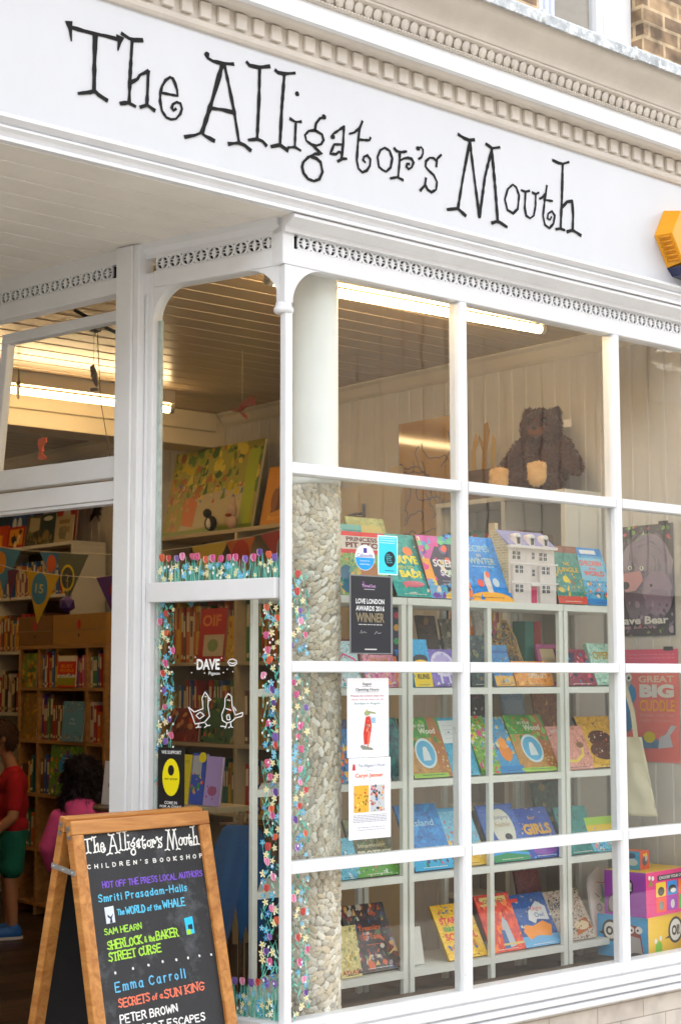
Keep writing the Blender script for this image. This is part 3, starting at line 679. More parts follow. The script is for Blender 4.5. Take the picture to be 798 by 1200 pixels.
# hanging bar sign across the street, mirrored in the top right pane
def mirrored(px, py, Y):
    P = PY(px, py, GY); q = P - CC; q.y = -q.y; return P + q * ((Y - P.y) / q.y)
a, b = mirrored(762, 392, -14.3), mirrored(836, 482, -14.3)
Mb = frame((max(a.x, b.x), -14.3, min(a.z, b.z)), (-1, 0, 0), (0, 0, 1)); sw_, sh_ = abs(a.x - b.x), abs(a.z - b.z)
bs = thing('bar_sign', 'dark bar sign across the street mirrored in the top right pane', 'sign', Mb)
bm = BM(); box(bm, (0, 0, -.12), (sw_, sh_, 0), 0, Mb, .02); part('board', bm, mat('#2b2a2a', .6), bs)
c1, c2 = mirrored(836, 446, -14.3), mirrored(764, 430, -14.3)
bm = BM(); text(bm, 'row bar', sw_ * .30, sh_ * .50, sw_ * .97, sh_ * .62, .01, 0, Mb, .02); part('lettering', bm, mat('#cfcac0', .6), bs)
bm = BM(); ribbon(bm, [(sw_ * .95, sh_ * .80), (sw_ * .9, sh_ * .9), (sw_ * .8, sh_ * .88), (sw_ * .84, sh_ * .8), (sw_ * .93, sh_ * .77), (sw_ * .7, sh_ * .79), (sw_ * .5, sh_ * .9)], .05, .005, .012, 0, Mb); part('emblem', bm, mat('#cfcac0', .6), bs)
bm = BM(); cyl(bm, Mb @ Vector((sw_ * .5, sh_ * .8, -.1)), Mb @ Vector((sw_ * .5, sh_ * .8, -.6)), .03, .03, 8); part('bracket', bm, mat('#1c1c1c', .5), bs)
# alarm box
ax0 = PY(766, 275, FY - .1).x; acz = PY(775, 285, FY - .1).z
al = thing('alarm_box', 'yellow and navy hexagonal alarm box fixed on the right end of the sign board', 'alarm box', T(2.3, FY, acz))
pL = [PY(766, 276, FY), PY(777, 247, FY), PY(781, 314, FY), PY(785, 324, FY)]
dx = .05
hexa = [(pL[0].x, pL[0].z), (pL[1].x, pL[1].z), (pL[1].x + .2, pL[1].z - .01), (pL[1].x + .3, pL[0].z), (pL[2].x + .22, pL[2].z), (pL[2].x, pL[2].z)]
Mf = frame((0, FY, 0), (1, 0, 0), (0, 0, 1))
cxh = sum(p[0] for p in hexa) / 6; czh = sum(p[1] for p in hexa) / 6
bm = BM(); n0 = len(bm.verts)
A = [bm.verts.new((p[0], FY - .001, p[1])) for p in hexa]; B = [bm.verts.new((cxh + (p[0] - cxh) * .88, FY - .085, czh + (p[1] - czh) * .88)) for p in hexa]
bm.faces.new(A); bm.faces.new(B[::-1])
for i in range(6): bm.faces.new((A[i], A[(i + 1) % 6], B[(i + 1) % 6], B[i]))
part('housing', bm, mat('#e8a013', .35, .06, 8), al)
bm = BM()
for i in range(6):
    t = .1 + i * .14
    a = Vector((hexa[0][0] * (1 - t) + hexa[5][0] * t, FY - .02, hexa[0][1] * (1 - t) + hexa[5][1] * t)); 
    b2 = a + Vector((.016, -.055, 0))
    cyl(bm, a + Vector((-.004, 0, 0)), b2 + Vector((-.004, 0, 0)), .006, .006, 6)
part('vent_louvre', bm, mat('#d78c08', .4), al)
lo = [(hexa[5][0], hexa[5][1] - .002), (hexa[4][0], hexa[4][1] - .002), (hexa[4][0] - .03, hexa[4][1] - .05), (pL[3].x + .012, pL[3].z)]
bm = BM(); prism(bm, lo, .001, .083, 0, Mf); part('strobe_cover', bm, mat('#131c4a', .2, coat=.5), al)
bm = BM(); box(bm, (cxh - .055, FY - .0855, czh - .03), (cxh + .1, FY - .087, czh + .055), 0); box(bm, (cxh - .05, FY - .0872, czh - .005), (cxh + .095, FY - .088, czh + .05), 1); box(bm, (cxh - .05, FY - .0872, czh - .025), (cxh + .095, FY - .088, czh - .015), 1); part('label_plate', bm, [mat('#e9edf0', .4), mat('#2f62b4', .4)], al)
# ================================================================ PEBBLED COLUMN behind the corner of the glass
colm = thing('pebbled_column', 'round column clad in flat beige pebbles with a smooth white upper shaft', 'column', T(.268, .17, .02))
CXc, CYc, RC = .268, .17, .1
def pebbles():
    rng = np.random.default_rng(4)
    H = (.24, 2.335); L = 2 * math.pi * RC
    # seeds: short segments spread by dart throwing on the unrolled cylinder
    S = []; cell = .016
    tries = 0; pts = []
    grid = {}
    while tries < 60000:
        tries += 1
        u, v = rng.uniform(0, L), rng.uniform(*H)
        gi, gj = int(u / .03), int(v / .03); ok = True; ngu = int(L / .03) + 1
        for a in (-1, 0, 1):
            for b in (-1, 0, 1):
                for (pu, pv) in grid.get(((gi + a) % ngu, gj + b), []):
                    du = abs(pu - u); du = min(du, L - du)
                    if du * du + (pv - v) ** 2 < .0200 ** 2: ok = False; break
                if not ok: break
            if not ok: break
        if ok: grid.setdefault((gi, gj), []).append((u, v)); pts.append((u, v))
    P = np.array(pts); n = len(P)
    base = np.sin(P[:, 0] * 9 + 1.3) + np.sin(P[:, 1] * 4.1) * 1.4
    ang = base * .9 + rng.uniform(-.6, .6, n); hl = rng.uniform(.006, .0145, n)
    dx, dz = np.cos(ang) * hl, np.sin(ang) * hl
    wgt = rng.uniform(-.0015, .0015, n)
    nu, nv = 210, 640
    us = np.arange(nu) * L / nu; vs = np.linspace(H[0], H[1], nv)
    D1 = np.full((nv, nu), 9.); D2 = np.full((nv, nu), 9.); ID = np.zeros((nv, nu), int)
    for k in range(n):
        u, v = P[k]; R = .05
        j0, j1 = np.searchsorted(vs, v - R), np.searchsorted(vs, v + R)
        if j1 <= j0: continue
        i0 = int((u - R) / L * nu); ii = np.arange(i0, i0 + int(2 * R / L * nu) + 2)
        uu = ii * L / nu; ii = ii % nu
        X, Y = np.meshgrid(uu - u, vs[j0:j1] - v)
        t = np.clip((X * dx[k] + Y * dz[k]) / hl[k] ** 2, -1, 1)
        dd = np.hypot(X - t * dx[k], Y - t * dz[k]) + wgt[k]
        sub = np.ix_(np.arange(j0, j1), ii)
        d1, d2, idd = D1[sub], D2[sub], ID[sub]
        c = dd < d1
        d2 = np.where(c, d1, np.minimum(d2, dd)); idd = np.where(c, k, idd); d1 = np.where(c, dd, d1)
        D1[sub], D2[sub], ID[sub] = d1, d2, idd
    g = np.clip(np.minimum((D2 - D1) / .0050, (.0122 - D1) / .0040), 0, 1.6)
    h = .0055 * np.sqrt(np.clip(1 - (1 - np.clip(g, 0, 1)) ** 2, 0, 1)) + .002 * np.clip(g - 1, 0, .6)
    tilt = rng.uniform(-.003, .003, n); h = h + np.where(g > .25, tilt[ID], 0)
    grout = g < .18
    tone = rng.uniform(0, 1, n)
    pal = np.array([lin(c) for c in ('#e8ddc8', '#ded2bc', '#d2c6b2', '#eee8da', '#dccdb2', '#c6bfb2', '#e4dbcb', '#f2ede2')])
    pc = pal[rng.integers(0, len(pal), n)] * rng.uniform(.8, 1.08, (n, 1))
    colr = np.where(grout[..., None], np.array(lin('#a0957f')), pc[ID])
    r = RC - .008 + h; th = us / RC
    X = CXc + r * np.cos(th)[None, :]; Y = CYc + r * np.sin(th)[None, :]; Z = np.repeat(vs[:, None], nu, 1)
    V_ = np.stack([X, Y, Z], -1).reshape(-1, 3)
    idx = np.arange(nv * nu).reshape(nv, nu); a = idx[:-1]; b = np.roll(idx, -1, 1)[:-1]; c = np.roll(idx, -1, 1)[1:]; e = idx[1:]
    Fc = np.stack([a, b, c, e], -1).reshape(-1, 4)
    me = bpy.data.meshes.new('pebble_shaft')
    me.from_pydata(V_.tolist(), [], Fc.tolist())
    at = me.color_attributes.new('pebble', 'FLOAT_COLOR', 'POINT')
    at.data.foreach_set('color', np.concatenate([colr, np.ones((nv, nu, 1))], -1).astype(np.float32).ravel())
    me.shade_smooth()
    m = bpy.data.materials.new('pebbles'); m.use_nodes = True; nn = m.node_tree.nodes; ll = m.node_tree.links
    b_ = nn['Principled BSDF']; b_.inputs['Roughness'].default_value = .55
    ca = nn.new('ShaderNodeVertexColor'); ca.layer_name = 'pebble'
    ns = nn.new('ShaderNodeTexNoise'); ns.inputs['Scale'].default_value = 130; ns.inputs['Detail'].default_value = 5
    tc = nn.new('ShaderNodeTexCoord'); ll.new(tc.outputs['Object'], ns.inputs['Vector'])
    mx = nn.new('ShaderNodeMixRGB'); mx.blend_type = 'OVERLAY'; mx.inputs[0].default_value = .35
    ll.new(ca.outputs[0], mx.inputs[1]); ll.new(ns.outputs[0], mx.inputs[2]); ll.new(mx.outputs[0], b_.inputs['Base Color'])
    me.materials.append(m)
    o = bpy.data.objects.new('pebble_shaft', me); COL.objects.link(o); me.transform(_world(colm).inverted()); o.parent = colm
pebbles()
bm = BM(); lathe(bm, [(.098, 2.336), (.098, 2.352), (.09, 2.358), (.0895, 3.2), (.096, 3.22), (.096, 3.31)], (CXc, CYc), 40); part('painted_shaft', bm, mat('#e4e6e2', .45, .05, 3, .2, 12), colm)
bm = BM(); lathe(bm, [(.12, .02), (.12, .239)], (CXc, CYc), 32); part('base', bm, mat('#b0a593', .7, .1), colm)

# ================================================================ PAINTED FLOWERS on the glass
GREENS = ['#4aa593', '#2f857c', '#6cc2ae', '#9ad2be', '#5cb0a8']
PET = ['#d9699a', '#eba3c2', '#cf5348', '#8a6cb8', '#6a4f9e', '#dd6f4a', '#d8708f']
def flowers(parent, M, x0, x1, y0, y1, kind, seed, dens=1.0):
    """painted strip on the outside of the glass; M: x along, y up, z towards the street"""
    random.seed(seed); ink = Ink(); z = .0008; cnt = [0]
    def zz(): cnt[0] += 1; return z + cnt[0] * .0000015
    def poly(p, c):
        k = zz(); prism(ink.bm, p, z - .0004, k, ink.mi(c))
    def line(p, c, wd): k = zz(); ribbon(ink.bm, p, wd, z - .0004, k, ink.mi(c))
    def tulip(cx, cy, s, c, up=0.0):
        for dxx in (-.4, .4, 0):
            poly(ellipse(cx + dxx * s * .7, cy + s * .15, s * .42, s * .8, 12, up - dxx * .5), c)
        dk = {'#d9699a': '#8f2458', '#eba3c2': '#c2407c', '#cf5348': '#7d1c20', '#8a6cb8': '#47307e', '#6a4f9e': '#33235f', '#dd6f4a': '#a3341a', '#d8708f': '#95305a'}[c]
        for k in (-.3, .25): line([(cx + k * s * .5, cy + s * .7), (cx + k * s * .9, cy), (cx + k * s * .4, cy - s * .5)], dk, s * .16)
        line([(cx - s * .5, cy + .8 * s), (cx - s * .62, cy + .1 * s), (cx, cy - .6 * s)], '#ffd9e6' if random.random() < .5 else dk, s * .10)
    def daisy(cx, cy, s, c):
        a0 = random.uniform(0, 3)
        for i in range(5):
            a = a0 + i * 1.257; poly(ellipse(cx + math.cos(a) * s * .6, cy + math.sin(a) * s * .6, s * .5, s * .26, 8, a), c)
        poly(ellipse(cx, cy, s * .2, s * .2, 7), '#e9c94d' if c != '#e9c94d' else '#b5702a')
    W, H = x1 - x0, y1 - y0
    if kind == 'strip':
        n = int(H / .013 * dens)
        for i in range(n * 2):
            cy = y0 + random.random() * H; cx = x0 + (random.random() ** .8) * W
            L = random.uniform(.010, .026); a = random.uniform(.6, 2.6)
            poly(ellipse(cx, cy, L * .5, L * .16, 8, a), random.choice(GREENS))
            if i % 2 == 0: line([(cx, cy), (cx + L * math.cos(a) * .8, cy + L * .9), (cx + L * math.cos(a) * 1.5, cy + L * 2)], random.choice(GREENS), .0016)
        for i in range(int(H / .020)):
            daisy(x0 + random.random() * W * .95, y0 + H * (i + random.random()) / (H / .020), random.uniform(.009, .0145), random.choice(['#57b4dd', '#7cc9ea', '#e9e2b4', '#e9e2b4', '#3f8fc6']))
        k = int(H / .050)
        for i in range(k):
            tulip(x0 + W * (.32 + .36 * ((i * 2) % 3) / 2 + random.uniform(-.28, .28)), y0 + H * (i + .5) / k + random.uniform(-.016, .016), random.uniform(.0135, .0195), random.choice(PET), random.uniform(-.4, .4))
        for i in range(int(H / .035)): poly(ellipse(x0 + random.random() * W, y0 + random.random() * H, .0035, .005, 8), '#f2f2ea')
    else:
        for i in range(int(W / .0028)):
            cx = x0 + random.random() * W; hgt = H * random.uniform(.35, .95); b = random.uniform(-.012, .012)
            pts = [(cx, y0), (cx + b * .4, y0 + hgt * .5), (cx + b, y0 + hgt)]
            pts = [(min(max(p[0], x0 + .001), x1 - .001), p[1]) for p in pts]
            line(pts, random.choice(GREENS), .0022)
        k = int(W / .036)
        for i in range(k):
            tulip(x0 + W * (i + .5) / k + random.uniform(-.006, .006), y0 + H * random.uniform(.70, .93), random.uniform(.0155, .0195), random.choice(PET), random.uniform(-.25, .25))
        for i in range(int(W / .012)): daisy(x0 + .008 + random.random() * (W - .016), y0 + H * random.uniform(.08, .6), random.uniform(.008, .013), random.choice(['#57b4dd', '#7cc9ea', '#e9e2b4', '#e9e2b4']))
        for i in range(int(W / .03)): poly(ellipse(x0 + .006 + random.random() * (W - .012), y0 + random.random() * H * .6, .004, .006, 8), '#f4f4ee')
    part('painted_flowers', ink.bm, [mat(c, .6) for c in ink.cols], parent, M)
GF = frame((0, GY, 0), (1, 0, 0), (0, 0, 1))
flowers(panes[0, 2], GF, .022, .125, 1.675, 1.99, 'strip', 2)
flowers(panes[0, 1], GF, .022, .125, .95, 1.612, 'strip', 3)
flowers(panes[0, 0], GF, .022, .125, .392, .895, 'strip', 4)
MG = MS @ T(0, 0, -.028)
flowers(sp_up, MG, -SL + .014, -.03, 1.968, 2.068, 'meadow', 5)
flowers(sp_lo, MG, -SL + .014, -SL + .10, 1.165, 1.885, 'strip', 6)
flowers(sp_lo, MG, -.108, -.03, .5, 1.885, 'strip', 7)
flowers(sp_lo, MG, -.36, -.03, .388, .53, 'meadow', 8)

# ================================================================ STICKERS AND NOTICES on the glass
def onglass(x0, y0, x1, y1, Y=GY - .0016):
    """rectangle on the front glass from photo corners: frame at the lower left, width, height"""
    a, b = PY(x0, y1, Y), PY(x1, y0, Y); return frame((a.x, Y, a.z), (1, 0, 0), (0, 0, 1)), b.x - a.x
def notice(name, label, cat, px, ht, spec, base, rough=.5, Y=GY - .0016, group=None):
    x0, yb, x1 = px; a, b = PY(x0, yb, Y), PY(x1, yb, Y); wd = b.x - a.x
    M = frame((a.x, Y, a.z), (1, 0, 0), (0, 0, 1)); t = thing(name, label, cat, M, group)
    bm = BM(); box(bm, (0, 0, 0), (wd, ht, .0006)); part('sheet', bm, mat(base, rough), t, M)
    printed(t, spec, wd, ht, M, rough, .0008); return t
notice('award_poster', 'dark charcoal award poster taped to the glass beside the column', 'poster', (409.5, 766, 460), .299, [
    ('r', .0, 0, 1, 1, '#8b8d8e'), ('r', .03, .012, .955, .985, '#33353a'),
    ('r', .30, .86, .34, .92, '#7d5a86'), ('t', 'TimeOut', .28, .845, .60, .885, '#c9a9cf'), ('r', .33, .815, .58, .825, '#b8b2bd'),
    ('t', 'LOVE LONDON', .14, .635, .80, .70, '#eceef0', .03), ('t', 'AWARDS 2016', .14, .545, .80, .61, '#eceef0', .03), ('t', 'WINNER', .14, .40, .80, .52, '#8f8672', .03),
    ('w', .2, .365, .75, .366, '#d5d5d5', 1, .003), ('l', [(.24, .26), (.27, .30), (.28, .26), (.33, .28), (.38, .265)], '#dddddd', .0012), ('l', [(.57, .25), (.62, .29), (.65, .26), (.72, .27)], '#dddddd', .0012), ('r', .34, .05, .62, .065, '#d9d9d9')], '#33353a', .25)
notice('opening_hours_notice', 'white opening hours notice with a small red alligator drawing on the glass', 'notice', (406.8, 888.5, 455.5), .297, [
    ('t', 'August', .36, .90, .58, .945, '#3a3c42', .01), ('r', .36, .893, .58, .897, '#3a3c42'), ('t', 'Opening Hours', .20, .83, .76, .875, '#3a3c42', .01), ('r', .2, .822, .76, .826, '#3a3c42'),
    ('t', 'Please be aware that the', .08, .765, .88, .79, '#b3657d', .005), ('t', 'shop will be shut on all', .10, .715, .86, .74, '#b3657d', .005), ('t', 'Sundays in August.', .16, .66, .8, .695, '#5d8f8c', .005), ('r', .08, .622, .9, .624, '#9a9aa0'),
    ('p', [(.36, .10), (.62, .09), (.6, .115), (.46, .135), (.34, .16), (.30, .14)], '#8d938a'), ('p', [(.40, .16), (.52, .17), (.58, .40), (.54, .52), (.44, .51), (.38, .3)], '#c2453a'), ('p', [(.47, .13), (.50, .13), (.53, .33), (.50, .33)], '#d98a72'), ('e', .47, .555, .07, .03, '#a8b08a'), ('p', [(.46, .565), (.68, .545), (.68, .56), (.5, .585)], '#9aa37c'), ('r', .56, .43, .67, .50, '#a9cbe0'), ('e', .46, .59, .02, .012, '#c8b56a'), ('s', 10, ['#c2453a', '#e0a08a', '#8d938a'], .006, .38, .16, .58, .5)], '#eff1f5')
notice('author_event_notice', 'white author event notice with orange heading and two small book pictures', 'notice', (408.6, 985, 457.8), .301, [
    ('t', "The Alligator's Mouth", .22, .875, .86, .925, '#8b96a8', .0), ('p', [(.08, .85), (.16, .85), (.15, .92), (.10, .93)], '#b9474a'), ('t', 'presents', .38, .825, .62, .85, '#c5c9d2', .0), ('t', 'Caryn Jenner', .15, .745, .82, .81, '#dc7a4c', .02), ('r', .2, .715, .8, .718, '#b9bdc6'),
    ('r', .12, .33, .47, .66, '#d9b453'), ('s', 30, ['#c55a3a', '#f0dc8a', '#8a6a2a', '#b98a2a'], .007, .14, .35, .45, .64), ('r', .51, .33, .85, .66, '#cfd3d6'), ('s', 45, ['#c65a4a', '#5a7fb0', '#e0b070', '#7a8a6a', '#4a4a4a'], .008, .52, .34, .84, .65),
    ('w', .1, .21, .9, .29, '#8b8f9a', 5, .0016), ('w', .2, .11, .85, .14, '#8b8f9a', 2, .0016)], '#eceff6')
# cyan card and oval sticker
M, wd = onglass(442.6, 626, 465.6, 673); ht = .152
t = thing('cyan_sticker', 'pale cyan rectangular sticker with a black oval badge on the glass', 'sticker', M)
bm = BM(); box(bm, (0, 0, 0), (wd, ht, .0006)); part('sheet', bm, mat('#dff5f8', .4), t, M)
printed(t, [('r', .05, .03, .96, .97, '#57d3e4'), ('w', .12, .80, .88, .92, '#d8f4f8', 3, .003), ('e', .60, .40, .27, .20, '#152028'), ('t', 'the', .42, .50, .58, .535, '#7fe0ec', .0), ('t', 'Indie', .42, .45, .70, .49, '#7fe0ec', .0), ('t', 'Book', .42, .40, .66, .44, '#7fe0ec', .0), ('t', 'Shop', .42, .35, .68, .39, '#7fe0ec', .0), ('t', 'Guide', .42, .30, .72, .34, '#7fe0ec', .0), ('r', .35, .10, .8, .115, '#1c6a78')], wd, ht, M, .4, .0008)
c = PY(427.5, 653.5, GY - .0016); rx = (PY(439, 653, GY).x - PY(416, 653, GY).x) / 2; ry = .049
M = frame((c.x, c.y, c.z), (1, 0, 0), (0, 0, 1)); t = thing('oval_sticker', 'round white and blue loyalty sticker overlapping the pit stop book', 'sticker', M)
bm = BM(); prism(bm, ellipse(0, 0, rx, ry, 32), 0, .0006); part('sheet', bm, mat('#eef2f8', .4), t, M)
half = [(rx * .96 * math.cos(a), ry * .96 * math.sin(a)) for a in [math.pi + math.pi * i / 20 for i in range(21)]]
ink = Ink(); prism(ink.bm, half, .0007, .001, ink.mi('#2f9edb')); box(ink.bm, (-.008, .018, .0007), (.01, .037, .001), ink.mi('#55488f'))
part('sheet_print', ink.bm, ink.mats(), t, M)
bm = BM(); text(bm, 'Caboodle', -rx * .82, .002, rx * .82, .016, .0012, 0, None, .0); text(bm, 'Rewards for', -rx * .5, -.015, rx * .5, -.009, .0012, 1, None, 0); text(bm, 'book lovers', -rx * .5, -.028, rx * .5, -.021, .0012, 1, None, 0); part('lettering', bm, [mat('#5a4a9a', .4), mat('#e8f4fb', .4)], t, M)
# white bird doodles, title doodle and black sticker on the side window
def sg(px, py): p = PL(px, py, MG.translation, MG.to_3x3().col[2]); q = MG.inverted() @ p; return q.x, q.y
t = thing('pigeon_doodle', 'white line drawing of a plain bird facing right painted on the glass', 'window drawing', MG @ T(*sg(238, 833), .001))
def doodle(name, strokes, parent, wd=.0038):
    bm = BM()
    for i, s in enumerate(strokes):
        cl = len(s) > 2 and s[0] == s[-1]; pts = [sg(180 + a / 4.9875, 690 + b / 4.9875) for a, b in (s[:-1] if cl else s)]
        ribbon(bm, pts, wd, .0008, .0013 + i * .00004, 0, None, cl, .12)
    part(name, bm, mat('#f0f2f2', .6), parent, MG)
doodle('outline', [[(205, 690), (225, 735), (245, 790), (300, 780), (330, 745), (320, 690), (322, 630), (303, 602), (285, 640), (292, 700), (240, 720), (205, 690)], [(322, 635), (338, 648), (322, 655)], [(250, 740), (275, 720), (300, 740), (270, 760), (250, 740)], [(265, 790), (262, 808), (250, 812)], [(262, 808), (280, 808)], [(305, 785), (315, 800), (332, 798)], [(315, 800), (300, 810)], [(302, 630), (310, 630)]], t)
t = thing('pigeon_doodle', 'white line drawing of a plain bird with its tail to the right', 'window drawing', MG @ T(*sg(268, 833), .001))
doodle('outline', [[(400, 735), (405, 770), (430, 785), (460, 775), (480, 755), (520, 745), (524, 722), (480, 738), (462, 690), (458, 630), (438, 612), (420, 640), (418, 690), (400, 735)], [(425, 700), (455, 710)], [(428, 740), (445, 735), (450, 765), (432, 765), (428, 740)], [(430, 786), (425, 805), (395, 803)], [(425, 805), (420, 815)], [(452, 780), (455, 805), (440, 812)], [(455, 805), (465, 810)], [(434, 650), (440, 650)], [(446, 652), (450, 652)], [(470, 690), (485, 712)]], t)
t = thing('lettering_doodle', 'white hand lettered word with dots and a small ball painted on the side window', 'window lettering', MG @ T(*sg(250, 780), .001))
bm = BM(); a = sg(231, 785); b = sg(258, 772); text(bm, 'DAVE', a[0], a[1], b[0], b[1], .0012, 0, None, .035); a = sg(245, 791.5); b = sg(258, 787); text(bm, 'Pigeon', a[0], a[1] - .002, b[0], b[1], .0012, 0, None, .01)
part('lettering', bm, mat('#f0f2f2', .6), t, MG)
doodle('dots', [[(246, 400)], [(400, 405)], [(225, 490)], [(300, 492)], [(432, 470)], [(465, 485)], [(410, 490)], [(245, 435)]], t, .003)
doodle('ball', [[(435, 430), (445, 415), (465, 410), (485, 420), (488, 435), (470, 450), (448, 448), (435, 430)], [(445, 430), (465, 437), (480, 430)]], t)
a = sg(185, 949); b = sg(217, 891.5); M = MG @ T(a[0], a[1], .001); wd, ht = b[0] - a[0], .235
t = thing('support_sticker', 'black sticker with a yellow oval badge at the lower left of the side window', 'sticker', M)
bm = BM(); box(bm, (0, 0, 0), (wd, ht, .0006)); part('sheet', bm, mat('#141416', .35), t, M)
printed(t, [('t', 'WE SUPPORT', .14, .90, .88, .955, '#e9eaea', .03), ('e', .5, .53, .32, .30, '#e9dc13'), ('e', .5, .64, .115, .085, '#141416'), ('t', 'PIT STOP', .28, .485, .74, .515, '#3a3508', .02), ('t', 'COME IN', .27, .10, .74, .15, '#e9eaea', .03), ('t', 'FOR A CHAT', .1, .045, .9, .085, '#e9eaea', .03)], wd, ht, M, .4, .0008)

# ================================================================ A-BOARD
bt = {}
AD = frame((0, 0, 0), (math.cos(math.radians(4.6)), math.sin(math.radians(4.6)), 0), (0, 0, 1))    # board faces the street, turned 4.6 degrees
ux = AD.to_3x3().col[0].copy()
TLp = CC + ray(83, 961.5) * 5.25                          # top left corner of the front leaf
TRp = PL(244, 948.6, TLp, Vector((-ux.y, ux.x, 0)))
BLp = PL(111, 1200, TLp, ux)
dn = (BLp - TLp).normalized(); BW = (TRp - TLp).dot(ux); k = TLp.z / -dn.z; up_ = -dn
FRM = frame(TLp + dn * k, ux, up_); BH = k                # local: x along, y up the leaf, z out to the viewer
print('ABOARD', TLp, 'w', BW, 'h', BH, 'lean', math.degrees(math.acos(up_.z)))
wd_ = wood('#985a22', '#c98f4c', .42, .55, 1); wdx = wood('#985a22', '#c98f4c', .42, .55, 0)
ab = thing('chalkboard_sign', 'wooden framed folding chalkboard with coloured lettering standing before the entrance', 'a-board', T(TLp.x + .25, TLp.y, 0))
fw = .047
back_up = Vector((-up_.x, -up_.y, up_.z)); yb = Vector((-ux.y, ux.x, 0))
tilt_b = PL(30, 1200, TLp - ux * 0, ux); 
# rear leaf leans the other way
RR = frame(TLp + yb * .03 + (-back_up) * (TLp.z / back_up.z) * .995, ux, back_up)
def leaf(M, zf, back=False):
    """frame of one leaf; zf = +1 front"""
    p = thing if False else None
    hh = BH * .998
    for xa in (0, BW - fw):
        bm = BM(); box(bm, (xa, 0, -.034), (xa + fw, hh - .0475, 0), 0, M, .004); part('leg', bm, wd_, ab)
    bm = BM(); box(bm, (0, hh - .047, -.034), (BW, hh, 0.001), 0, M, .004); part('rail', bm, wdx, ab)
    bm = BM(); box(bm, (fw, .12, -.034), (BW - fw, .167, -.001), 0, M, .004); part('rail', bm, wdx, ab)
    bm = BM(); box(bm, (fw - .006, .16, -.022), (BW - fw + .006, hh - .042, -.012), 0, M); return part('chalk_panel', bm, mat('#222428', .6, .28, 5, .15, 30, stain=('#4b4e52', 3.2, .54), stretch=(1, .35, 1)) if not back else mat('#1b1c1f', .6), ab)
panel = leaf(FRM, 1)
leaf(RR, -1, True)
for sx in (-.001, BW - .003):
    bm = BM()
    a = FRM @ Vector((sx, BH - .17, -.02)); b = RR @ Vector((sx, BH - .17, -.02)); dd = (b - a)
    Ml = frame(a, dd, (0, 0, 1)); box(bm, (-.015, -.009, -.002), (dd.length + .015, .009, .002), 0, Ml, .002)
    for q in (0, .5, 1): ball(bm, a + dd * q + Ml.to_3x3().col[2] * .003, .005, 1); ball(bm, a + dd * q - Ml.to_3x3().col[2] * .003, .005, 1)
    part('stay_bar', bm, mat('#b9bcc0', .35, .15, 20, metal=.8), ab)
bm = BM()
for M_, s in ((FRM, 1), (RR, 1)):
    for yy in (.02, .05): box(bm, (-.003, BH - yy - .012, -.026), (-.0005, BH - yy, -.01), 0, M_, .001); 
    for yy in (.02, .035, .05): ball(bm, M_ @ Vector((-.002, BH - yy, -.015 - .006 * (yy > .03))), .0038, 1)
part('hinge', bm, mat('#8f9296', .4, metal=.8), ab)
